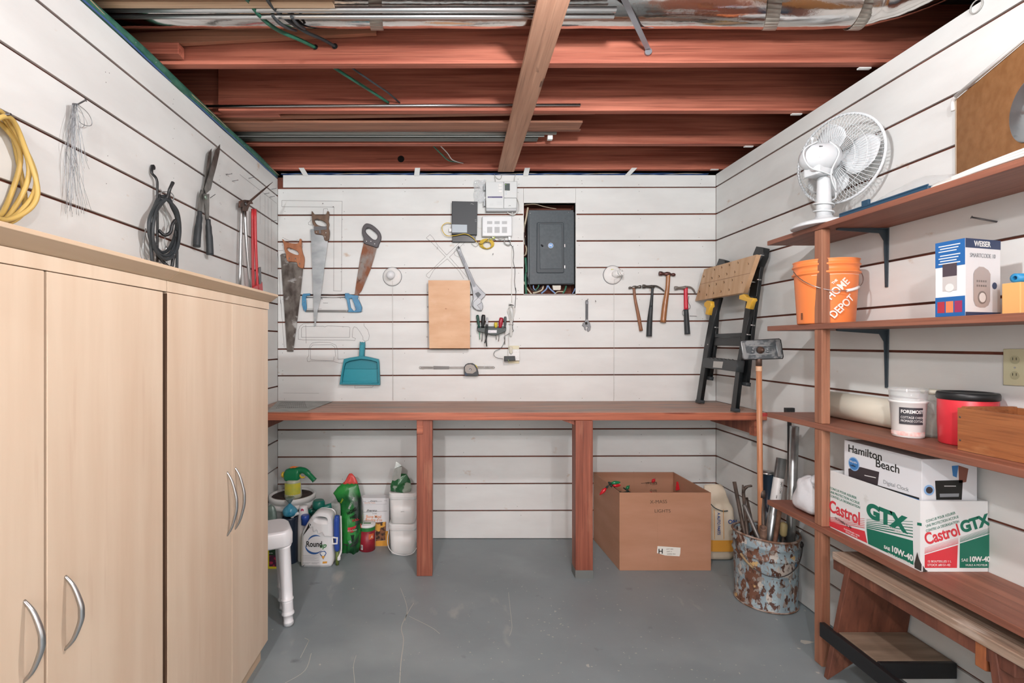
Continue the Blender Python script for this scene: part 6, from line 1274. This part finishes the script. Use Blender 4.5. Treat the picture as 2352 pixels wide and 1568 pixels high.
decal('print', MPn, kG((1492,1040),(1532,1040),(1532,1215),(1492,1218)), MATS['orange_print'], r, n=.0009)
# red canister
YR = F*H/(1268-CY)+.045; c_ = V(((843.5-CX)*YR/F, YR, 0)); hR = .165
r = thing('shaker_canister', 'small red canister with white and green shaker lid on the floor', 'canister', c_)
MB().lathe(c_, (0,0,1), [(.047, 0), (.050, .003), (.050, .128)], 32).ok('body', mat('dark_red_label', '9C2434', .4, col2='7A1826', sc=(14,14,14)), r)
MB().lathe(c_, (0,0,1), [(.0505, .1281), (.0505, .150)], 32, caps=False).ok('green_band', mat('green_lid', '2A7A3C'), r); MB().lathe(c_, (0,0,1), [(.051, .1501), (.0525, .153), (.0525, .163), (.049, .166), (0, .166)], 32).ok('lid', WHITEP, r)
MB().box(c_.x-.022, c_.x+.024, c_.y-.012, c_.y+.004, .1661, .1675).ok('lid_flap', mat('green_lid', '2A7A3C'), r)
ac = angat(c_, .05, 829); wrap_patch('barcode_label', c_, .050, ac, ac+.32, .015, .045, WHITEP, r)
for k_ in range(5): wrap_patch('barcode', c_, .050, ac+.04+.05*k_, ac+.065+.05*k_, .022, .042, INK, r, n=.0012, seg=2)
wrap_patch('oval_print', c_, .050, ac+1.05, ac+1.8, .078, .112, mat('orange_red_print', 'D0643C', .5), r); wrap('lettering', 'A', c_, .050, ac+1.25, .085, .018, WHITEP, r, n=.0016, shear=.3)
# two stacked white pails and pouch
YPp = F*H/(1275-CY); qx0, qx1 = (893.5-CX)*YPp/F, (955-CX)*YPp/F
def spail(z0, label):
    r = thing('square_pail', label, 'pail', ((qx0+qx1)/2, YPp+.085, z0))
    def R_(z, e, rad=.03): return rrect(qx0-e, qx1+e, YPp-e, YPp+.17+e, z0+z, rad)
    MB().loft([R_(0, -.010), R_(.006, -.006), R_(.150, -.0005)]).ok('body', WB, r)
    MB().loft([R_(.1501, .002), R_(.160, .004), R_(.186, .004), R_(.190, .001)]).ok('lid', WHITEP, r, bevel=.001)
    MB().loft([R_(.166, .0055), R_(.168, .0065), R_(.171, .0055)], cap=False).ok('lid_ridge', WHITEP, r)
    return r
r = spail(0, 'lower of two stacked white square pails beside the left bench post')
MB().tube(cr([V((qx0-.004, YPp+.06, .155)), V((qx0-.010, YPp+.0, .10)), V((qx0+.004, YPp-.012, .045)), V((qx0+.05, YPp-.014, .012)), V((qx1-.03, YPp-.014, .012)), V((qx1+.008, YPp-.006, .05))], 6), .0022, 6).ok('bail', WHITEP, r)
r = spail(.1905, 'upper of two stacked white square pails, with a foil pouch on its lid')
text('LOW 7%', front(YPp-.0), *kG((1675,812))[0], .004, INK, r, n=.0012)
q = V(((926-CX)*YPp/F, YPp+.08, .3815)); r = thing('seed_pouch', 'crumpled silver and green seed pouch on top of the stacked pails', 'pouch', q)
def PX(x, y, d=0): p = at(*kG((x, y))[0], YPp+.05+d); return p
SG2 = mat('green_pouch_film', '2A5E3A', .25, .1, col2='9AA89A', sc=(12,12,12), lo=.5, hi=.56, bump=.5, bsc=(30,30,30), spots=[('20241E', (9,9,9), .58, .62)])
zb_ = .382
def zc_(p): return V((p.x, p.y, max(p.z, zb_)))
MB().loft([[zc_(p) for p in rr] for rr in ([PX(1555,560,-.03), PX(1700,600,-.05), PX(1790,605,-.02), PX(1800,580,.04), PX(1700,560,.06), PX(1560,540,.04)], [PX(1550,500,-.02), PX(1650,540,-.05), PX(1800,520,-.02), PX(1800,500,.03), PX(1700,490,.05), PX(1560,490,.03)], [PX(1570,440,-.01), PX(1640,490,-.03), PX(1790,430,-.01), PX(1790,430,.01), PX(1690,420,.03), PX(1590,430,.02)], [PX(1590,350,0), PX(1650,400,-.015), PX(1745,360,-.01), PX(1745,355,.01), PX(1680,350,.015), PX(1600,345,.01)])], smooth=False).ok('pouch', SG2, r)
MB().loft([[PX(1565,430,-.012), PX(1665,455,-.02), PX(1667,452,-.012), PX(1568,427,-.006)], [PX(1600,290,-.01), PX(1690,270,-.014), PX(1692,268,-.008), PX(1602,288,-.004)], [PX(1620,205,-.004), PX(1690,255,-.006), PX(1692,253,-.002), PX(1622,203,0)]], smooth=False).ok('silver_flap', mat('silver_film', 'A8ACA8', .3, .5, bump=.6, bsc=(30,30,30)), r)
# ---------------------------------------------------------------- left wall tools
LWP = left(XL)
def lroot(name, label, cat, p): return thing(name, label, cat, LWP.px(*kL(p)[0], .02))
r = thing('extension_cord', 'coiled yellow extension cord hanging at the left edge above the cabinets', 'extension cord', (XL+.02, 1.27, 1.62))
YC2 = mat('yellow_rubber_cord', 'C8AA60', .45); random.seed(12)
for i in range(5):
    ry, rz_ = .083+.004*(i % 3), .128+.006*((i*2) % 3); ph = i*.9
    pts = [V((XL+.016+.011*(i % 4)+.006*math.sin(3*a+ph), 1.262+.004*i+ry*math.cos(a)+.008*math.sin(2*a+ph), 1.752-.003*i+rz_*math.sin(a)+.006*math.cos(3*a+ph))) for a in [k*2*math.pi/18 for k in range(18)]]
    MB().tube(cr(pts, 3, True), .0062, 8, closed=True).ok('loop', YC2, r)
MB().tube([V((XL, 1.262, 1.868)), V((XL+.07, 1.262, 1.876))], .003, 8).ok('nail', DSTEEL, r)
# hanging wire offcuts
r = lroot('wire_bundle', 'bundle of thin silver wire offcuts hanging from a nail on the left wall', 'wire', (520, 960))
a = LWP.px(*kL((530,185))[0]); MB().tube([a, LWP.px(*kL((592,150))[0], .045)], .0024, 8).lathe(LWP.px(*kL((592,150))[0], .045), (1,.2,.3), [(.005, 0), (.005, .0015)], 8).ok('nail', DSTEEL, r)
random.seed(21); b_ = MB()
for i in range(30):
    x0 = random.uniform(500, 530); xe = random.gauss(530, 45); ye = random.choice([random.uniform(560, 700), random.uniform(780, 970), random.uniform(850, 960)]); pts = []
    for k_ in range(7):
        t = k_/6; pts.append((x0+(xe-x0)*t**1.1+math.sin(t*5+i)*random.uniform(2, 13)+(-55*math.sin(math.pi*t) if i % 5 == 0 else 0), 172+(ye-172)*t))
    b_.tube(wt(LWP, kL(*pts), [.018+.003*(i % 3)]*7, 4), .00065, 4)
b_.tube(wt(LWP, kL((530,175),(600,230),(635,290),(630,325),(590,325),(550,300),(540,260)), .02), .0011, 5).tube(wt(LWP, kL((530,180),(570,240),(585,320),(560,345)), .015), .0008, 5)
o = b_.ok('wires', mat('silver_wire', '9CA0A4', .4, .7), r); o['kind'] = 'stuff'
# multi-hook with black cord
r = lroot('wall_hook', 'black steel multi-hook rail screwed to the left wall, carrying coiled cords', 'hook', (1100, 1270))
b_ = MB().tube(wt(LWP, kL((1055,612),(1052,655),(1085,700),(1090,800),(1090,1270)), [.01,.012,.02,.022,.022]), .0075, 8, flat=.6); b_.ok('rail', BLACK, r)
MB().lathe(LWP.px(*kL((1053,615))[0], .004), (1,0,0), [(.010, 0), (.010, .008), (.005, .010)], 14).ok('mounting_tab', BLACK, r)
for pts, of in ((((1098,800),(1120,835),(1160,825),(1175,770),(1198,720)), (.025,.04,.055,.065,.07)), (((1098,1050),(1140,1085),(1180,1065),(1195,1010),(1215,982)), (.025,.04,.055,.06,.065)), (((1098,1230),(1140,1280),(1185,1310),(1200,1250),(1212,1215)), (.025,.04,.055,.06,.065))):
    MB().tube(wt(LWP, kL(*pts), list(of), 5), [.0065]*18+[.0068, .0072, .007], 8).ok('prong', BLACK, r)
r = lroot('extension_cord', 'coiled black cord hanging from the black multi-hook', 'extension cord', (1140, 1290)); random.seed(5)
for i in range(4):
    cx_, cy_, rx, ry = 1138+i*7-8, 1010+i*12, 92+8*(i % 3), 195+12*(i % 2); b_ = MB()
    pts = [(cx_+rx*math.sin(a)*(.75+.25*(cy_-ry*math.cos(a) > 900))+6*math.sin(2*a+i), cy_-ry*math.cos(a)) for a in [k*2*math.pi/14 for k in range(14)]]
    b_.tube(wt(LWP, kL(*pts), [.030+.009*i+.004*math.sin(k*1.3) for k in range(14)], 4, True), .0062, 8, closed=True).ok('loop', BLACKR, r)
MB().tube(wt(LWP, kL((1040,1000),(1045,1150),(1055,1275)), .035), .0062, 8).ok('tail', BLACKR, r); MB().tube(wt(LWP, kL((1215,1050),(1225,1180),(1225,1330)), .035), .0058, 8).ok('tail', BLACKR, r)
r = lroot('steel_cable', 'thin grey steel cable with a fitting hanging behind the black cord', 'cable', (1150, 1300))
MB().tube(wt(LWP, kL((1100,800),(1130,785),(1180,790),(1205,820),(1195,850)), .03), .0022, 6).tube(wt(LWP, kL((1130,870),(1160,1000),(1140,1120),(1150,1170)), .018), .0018, 6).tube(wt(LWP, kL((1010,1040),(990,1180),(1020,1260),(1080,1285),(1120,1270)), .016), .0025, 6).ok('cable', mat('grey_steel_cable', 'A4A8A8', .4, .6), r)
MB().tube(wt(LWP, kL((1150,1165),(1152,1230),(1152,1300)), .02, 4), [.004,.006,.004,.006,.003,.006,.004,.006,.004], 8).ok('fitting', STEEL, r)
# hedge shears
r = lroot('hedge_shears', 'hedge shears with long black grips hanging blades-up on the left wall', 'shears', (1410, 1225))
SB = mat('worn_shear_steel', '8C8A86', .35, .8, col2='6C6A66', sc=(20,20,20)); lp_ = lambda off: LWP.at(off)
plate('blade', lp_(.020), kL((1467,487),(1445,515),(1432,600),(1418,720),(1405,780),(1398,815),(1425,835),(1445,720),(1462,600)), .003, SB, r)
plate('blade', lp_(.026), kL((1525,457),(1490,498),(1465,600),(1440,690),(1420,760),(1425,800),(1460,770),(1478,690),(1502,600),(1522,510)), .003, SB, r)
plate('tang', lp_(.024), kL((1398,770),(1388,800),(1375,920),(1400,925),(1408,830)), .006, SB, r); plate('tang', lp_(.030), kL((1415,800),(1450,800),(1450,880),(1448,978),(1430,980),(1420,870)), .006, SB, r)
MB().lathe(lp_(.030).px(*kL((1424,824))[0]), (1,0,0), [(.012, 0), (.012, .003), (.006, .006), (0, .006)], 14).ok('pivot_bolt', mat('greenish_bolt', '8A9A8E', .4, .6), r)
MB().tube(wt(lp_(0), kL((1384,922),(1380,980),(1368,1080),(1362,1165)), .026, 4), [.010]*3+[.013]*3+[.0155]*4+[.016]*3, 12).ok('grip', BLACKR, r)
MB().tube(wt(lp_(0), kL((1441,975),(1446,1050),(1452,1140),(1455,1222)), .030, 4), [.011]*3+[.0135]*3+[.0155]*4+[.016]*3, 12).ok('grip', BLACKR, r)
MB().tube([LWP.px(*kL((1455,828))[0]), LWP.px(*kL((1492,802))[0], .035)], .0016, 6).ok('nail', DSTEEL, r)
# loppers
r = lroot('loppers', 'loppers with long silver handles hanging near the left corner', 'loppers', (1700, 1460))
DB = mat('brown_rusted_steel', '4E423C', .55, .5, col2='6A4A3E', sc=(24,24,24))
MB().tube([lp_(.03).px(*kL((1700,880))[0]), lp_(.05).px(*kL((1750,835))[0]), lp_(.075).px(*kL((1820,775))[0]), lp_(.10).px(*kL((1888,718))[0])], [.012, .011, .010, .002], 8, flat=.4).ok('blade', DB, r)
plate('hook_jaw', lp_(.035), kL((1665,850),(1700,840),(1745,845),(1755,870),(1735,868),(1715,920),(1690,922),(1680,890),(1662,895)), .010, DB, r, bev=.002)
MB().lathe(lp_(.036).px(*kL((1700,868))[0]), (1,0,0), [(.010, 0), (.010, .004), (.004, .006)], 12).ok('pivot_bolt', DSTEEL, r)
MB().tube(wt(LWP, kL((1672,893),(1668,1100),(1660,1455)), .03, 3), .0085, 10).ok('handle', STEEL, r); MB().tube(wt(LWP, kL((1695,918),(1708,1150),(1735,1470)), .045, 3), .0085, 10).ok('handle', STEEL, r)
r = lroot('bolt_cutters', 'red-handled bolt cutters hanging jaws-down beside the loppers', 'bolt cutters', (1790, 1490))
RH = mat('red_tool_handle', 'C43C40', .35)
MB().tube(wt(LWP, kL((1749,905),(1750,1100),(1752,1300),(1755,1470)), .028, 3), .011, 10, flat=.7).ok('handle', RH, r); MB().tube(wt(LWP, kL((1768,906),(1770,1100),(1778,1300),(1786,1470)), .040, 3), .011, 10, flat=.7).ok('handle', RH, r)
plate('jaw', lp_(.045), kL((1755,1445),(1785,1430),(1795,1310),(1806,1308),(1806,1400),(1818,1410),(1822,1470),(1815,1492),(1762,1485)), .016, RH, r, bev=.002); plate('jaw_edge', lp_(.050), kL((1790,1312),(1808,1305),(1812,1420),(1795,1425)), .010, DSTEEL, r, bev=.001)
MB().tube([LWP.px(*kL((1745,905))[0]), LWP.px(*kL((1775,905))[0], .05)], .0016, 6).ok('nail', DSTEEL, r)
for p in ((1565,668),(1608,712),(1722,692),(1880,768),(1830,800),(1868,822),(1880,990)):
    a = LWP.px(*kL(p)[0]); MB().tube([a+V((-.002,0,0)), a+V((.030, 0, .006))], .0014, 6).lathe(a+V((.030,0,.006)), (1,0,.2), [(.003, 0), (.003, .001)], 8).ok('nail', DSTEEL, wall_left)
ol = MB()
for pts in (((1660,665),(1915,865)), ((1800,800),(1800,1010)), ((1835,812),(1835,1380)), ((1856,830),(1856,1400)), ((1880,850),(1880,1340)), ((1575,660),(1560,662)), ): line(LWP, kL(*pts), .0014, .0008, mb=ol)
ol.ok('pencil_outline', PENCIL, wall_left)
random.seed(8); nh = MB(); 
for i in range(70):
    y = random.choice([.9, 1.3, 1.71, 2.11, 2.52, 2.93])+random.uniform(-.01, .01); z = random.uniform(1.5, 2.36); nh.lathe((XL, y, z), (1,0,0), [(.0018, 0), (.0015, .0006)], 6)
o = nh.ok('nail_head', MATS['nail_head_grey'], wall_left); o['kind'] = 'stuff'

# ---------------------------------------------------------------- overhead: duct, stored lengths, cables
DM = DUCT
r = thing('air_duct', 'shiny round metal air duct running across the ceiling joists', 'duct', (.2, 1.87, 2.49))
pc = [V((-1.34, 1.87, 2.60)), V((-.8, 1.87, 2.60)), V((0, 1.87, 2.60)), V((.8, 1.87, 2.60)), V((1.42, 1.87, 2.60)), V((1.60, 1.82, 2.60)), V((1.70, 1.70, 2.605)), V((1.74, 1.50, 2.61)), V((1.76, 1.2, 2.62))]
random.seed(3); qq = cr(pc, 8); MB().tube(qq, [.110+random.uniform(-.0012, .0012) for _ in qq], 36).ok('pipe', DM, r)
def band(x, slant, wd, m=mat('grey_duct_band', 'B4AEA4', .45, .5)):
    b_ = MB(); n = 28
    for i in range(n):
        for s_ in (0,):
            a0_, a1_ = [math.radians(150+240*(i+k)/n) for k in (0, 1)]
            q = []
            for a, e in ((a0_, -1), (a0_, 1), (a1_, 1), (a1_, -1)): yy, zz_ = .1135*math.cos(a), .1135*math.sin(a); q.append((x+e*wd/2+slant*yy*-1, 1.87+yy, 2.60+zz_))
            b_.add(q, [(0,1,2,3)], True)
    b_.ok('hanger_band', m, r, solid=.0016)
band(-.305, .1, .048); band(1.17, -.45, .05); band(1.50, -.3, .045)
MB().box(-.34, -.27, 1.735, 1.76, 2.52, ZJ+.234).box(-.34, -.27, 1.975, 1.983, 2.60, ZJ+.234).ok('hanger_strap', MATS['grey_duct_band'], r) if False else None
def bar_thing(name, label, cat, mb, m, part_='bar', group=None):
    xs = [p[0] for p in mb.v]; ys = [p[1] for p in mb.v]; zs = [p[2] for p in mb.v]; r = thing(name, label, cat, ((min(xs)+max(xs))/2, (min(ys)+max(ys))/2, min(zs)), group); mb.ok(part_, m, r, bevel=.0); return r
XA = -1.42
xr = lambda px, Y: (px-CX)*Y/F
bar_thing('metal_track', 'long silver metal track, the nearer of two above the ceiling strap', 'metal track', MB().tube([(XA, 1.744, 2.460), (xr(1415, 1.744), 1.744, 2.460)], .0105, 12, flat=.9), ALU)
bar_thing('metal_track', 'long silver metal track, the farther of two above the ceiling strap', 'metal track', MB().tube([(XA, 1.776, 2.457), (xr(1410, 1.776), 1.776, 2.457)], .0085, 12), ALU)
PW = wood('pale_stored_wood', 'D0B498', 'B89878', (1.5, 30, 30), .6)
bar_thing('wooden_board', 'pale board stored at the very top left above the joists', 'board', MB().box(-1.42, xr(765, 1.70), 1.690, 1.722, 2.450, 2.474), PW, 'board')
RW_ = wood('tan_stored_wood', 'B07C62', '8E5E48', (1.5, 30, 30), .65)
bar_thing('wooden_board', 'tan board propped at a slant in front of the nearest visible joist', 'board', MB().prism([(-1.40, 2.012, 2.488), (-.33, 2.012, 2.545), (-.33, 2.012, 2.588), (-1.40, 2.012, 2.540)], (0, .020, 0)), RW_, 'board')
MB().box(-1.38, xr(410, 2.0), 1.998, 2.044, ZJ+.012, ZJ+.058).ok('blocking', JOIST, ceiling, bevel=.002)
bar_thing('steel_rod', 'long thin steel rod stored above the strap behind the second joist', 'rod', MB().tube([(-1.42, 2.447, 2.455), (xr(1333, 2.447), 2.447, 2.462)], .0065, 10), STEEL)
bar_thing('wooden_strip', 'wide light wooden strip stored above the strap between joists', 'wood strip', MB().box(-1.40, xr(1335, 2.63), 2.60, 2.690, 2.4435, 2.455), RW_, 'strip')
bar_thing('wooden_strip', 'narrow wooden strip with the farthest-reaching right end, stored above the strap', 'wood strip', MB().prism([(-1.40, 2.575, 2.4565), (xr(1366, 2.52), 2.508, 2.4565), (xr(1366, 2.54), 2.535, 2.4565), (-1.40, 2.612, 2.4565)], (0, 0, .009)), RW_, 'strip')
bar_thing('wooden_strip', 'thin dark wooden strip behind the wide light one', 'wood strip', MB().box(-1.40, xr(1333, 2.70), 2.6925, 2.712, 2.4435, 2.458), wood('dark_stored_wood', '94624C', '744838', (1.5, 30, 30), .65), 'strip')
r = bar_thing('curtain_rail', 'grey metal curtain rail with white end bracket stored near the back wall', 'curtain rail', MB().tube([(-1.40, 2.755, 2.458), (xr(1278, 2.755), 2.755, 2.458)], .0125, 12), mat('grey_rail_metal', '9A9C98', .4, .5), 'tube')
MB().box(-1.40, xr(1235, 2.82), 2.80, 2.845, 2.4435, 2.452).ok('track', mat('dark_rail_metal', '5E5E58', .45, .5), r); MB().box(-1.40, xr(1250, 2.78), 2.778, 2.782, 2.4435, 2.462).ok('track_lip', MATS['grey_rail_metal'], r)
p = (xr(1262, 2.78)); MB().box(p-.012, p+.016, 2.766, 2.79, 2.425, 2.447).ok('end_bracket', WHITEP, r, bevel=.002)
def cab(name, label, pts, rr, m, cat='cable'):
    q = cr([at(a, b_, Y) for a, b_, Y in pts], 6); r = thing(name, label, cat, q[len(q)//2]); MB().tube(q, rr, 8).ok('lead', m, r); return r
cab('green_cable', 'thick green cable looping from the top edge to a hole in the nearest joist', ((545,-30,1.60),(572,4,1.70),(600,40,1.78),(640,70,1.88),(690,92,1.97),(722,108,2.046)), .0075, GREENC)
cab('black_cable', 'thick black cable looping beside the green one to the nearest joist', ((600,-30,1.60),(620,8,1.70),(655,42,1.80),(700,72,1.90),(740,90,1.98),(768,106,2.046)), .0065, BLACKR)
cab('black_cable', 'shorter black cable end under the duct, left of the looping black cable', ((626,36,1.74),(640,52,1.78),(660,64,1.84),(680,70,1.9)), .0055, BLACKR)
cab('black_cable', 'shorter black cable end under the duct, right of the looping black cable', ((669,38,1.76),(682,55,1.82),(700,66,1.88)), .0055, BLACKR)
cab('green_cable', 'green cable slanting between the two nearest joists', ((745,140,2.09),(790,170,2.16),(850,208,2.32),(892,236,2.462)), .0065, GREENC)
cab('black_cable', 'thin dark cable slanting right of the green one between joists', ((800,150,2.09),(850,185,2.2),(890,212,2.35),(918,236,2.462)), .004, BLACKR)
cab('grey_cable', 'pair of thin cables dipping into a hole in the joist at the back wall', ((995,335,2.95),(1015,355,3.05),(1030,368,3.16),(1048,372,3.24),(1062,374,3.295)), .004, GREENC)
cab('grey_cable', 'thin white cable dipping into the joist at the back wall', ((1012,335,2.95),(1028,352,3.05),(1038,366,3.16),(1052,372,3.24),(1064,375,3.295)), .003, WHITEC)
kn = front(3.294); MB().lathe(kn.px(921, 365), kn.n, [(.022, 0), (.022, .0006)], 18).ok('drilled_hole', mat('hole_black', '120C0C', .9), ceiling); kn = front(2.0458)
MB().lathe(kn.px(769, 106), kn.n, [(.012, 0), (.012, .0005)], 12).ok('drilled_hole', MATS['hole_black'], ceiling); MB().lathe(kn.px(724, 108), kn.n, [(.011, 0), (.011, .0005)], 12).ok('drilled_hole', MATS['hole_black'], ceiling)
r = thing('metal_strap', 'loose grey metal strap hanging at a slant from the nearest joist', 'metal strap', at(1490, 118, 2.03))
MB().bar(at(1425, -20, 1.67), at(1488, 112, 2.02), .020, .0015, up=(0, 0, 1)).ok('strap', mat('dull_zinc', 'A0A4AC', .4, .6), r); MB().lathe(at(1490, 117, 2.03), (0,-1,0), [(.014, -.012), (.014, .0)], 12).ok('end_tab', MATS['dull_zinc'], r)
# cables along the wall tops
r = thing('cable_run', 'thick green cable run lying along the top of the left wall', 'cable', (XL-.01, 2.0, 2.386))
random.seed(6)
def wv(x, z, a_, ph): return cr([V((x+a_*math.sin(y*7+ph), y, z+a_*.6*math.sin(y*11+ph))) for y in [.5+.2*i for i in range(15)]], 3)
MB().tube(wv(XL+.000, 2.402, .004, 0), .017, 8).ok('green_cable', mat('dirty_green_cable', '1E5446', .6, col2='3A6E5C', sc=(60,30,60), spots=[('A8B4A8', (60,40,60), .68, .74)]), r)
MB().tube(wv(XL+.006, 2.387, .003, 2), .0035, 8).ok('blue_cable', BLUEC, r); MB().tube(wv(XL+.012, 2.402, .006, 4), .0022, 6).ok('tan_wire', mat('tan_wire', 'A89878', .6), r)
MB().box(XL-.115, XL-.03, .4, B, 2.386, 2.392).ok('plate_edge', mat('tan_stored_wood', 'B07C62'), r) if False else None
r = thing('cable_run', 'thin blue and grey wires lying along the top of the back wall', 'cable', (.2, B+.02, 2.41))
for k_, (z, m, ph) in enumerate(((2.418, BLUEC, 0), (2.420, mat('grey_wire', 'A8A8A4'), 2), (2.423, BLUEC, 4), (2.425, BLACKR, 5))):
    MB().tube(cr([V((-1.18+i*.15, B+.012+.006*k_, z+.004+.006*math.sin(i*1.7+ph))) for i in range(20)], 4), .0026, 6).ok('wire', m, r)
for px_, tl in ((703, -8), (957, 3), (1207, 3), (1440, 14)):
    a = W.px(px_-6, 404, .004); b2 = W.px(px_+6, 404, .004); c2 = W.px(px_+6+tl, 389, .004)+V((0,-.03,0)); d2 = W.px(px_-6+tl, 389, .004)+V((0,-.03,0))
    MB().prism([a, b2, c2, d2], (0, .0015, .001)).ok('hanger_tab', mat('white_tab', 'D8DAD8', .45), ceiling)
for yj in (2.085, 2.502, 2.913, 3.30): MB().box(XR-.05, XR+.0, yj-.012, yj+.002, ZJ-.006, ZJ-.0005).ok('hanger_tab', MATS['white_tab'], ceiling)

# repeats carry a group
GROUPS = {'hammer': 'hammers on the back wall', 'screwdriver': 'screwdrivers in the tool rack', 'hand_saw': 'saws on the back wall', 'pruning_saw': 'saws on the back wall', 'hacksaw': 'saws on the back wall',
    'adjustable_wrench': 'adjustable wrenches on the back wall', 'lamp_holder': 'lamp holders on the back wall', 'storage_cabinet': 'storage cabinets along the left wall', 'square_pail': 'stacked white square pails',
    'iron_rod': 'iron rods in the rusty pail', 'metal_pipe': 'galvanised pipes by the right wall', 'wooden_board': 'boards stored overhead', 'wooden_strip': 'wooden strips stored overhead', 'metal_track': 'metal tracks stored overhead',
    'green_cable': 'cables between the joists', 'black_cable': 'cables between the joists', 'grey_cable': 'cables between the joists'}
for o in bpy.context.scene.objects:
    if o.parent is None and o.get('label'):
        g = GROUPS.get(o.name.split('.')[0])
        if g: o['group'] = g
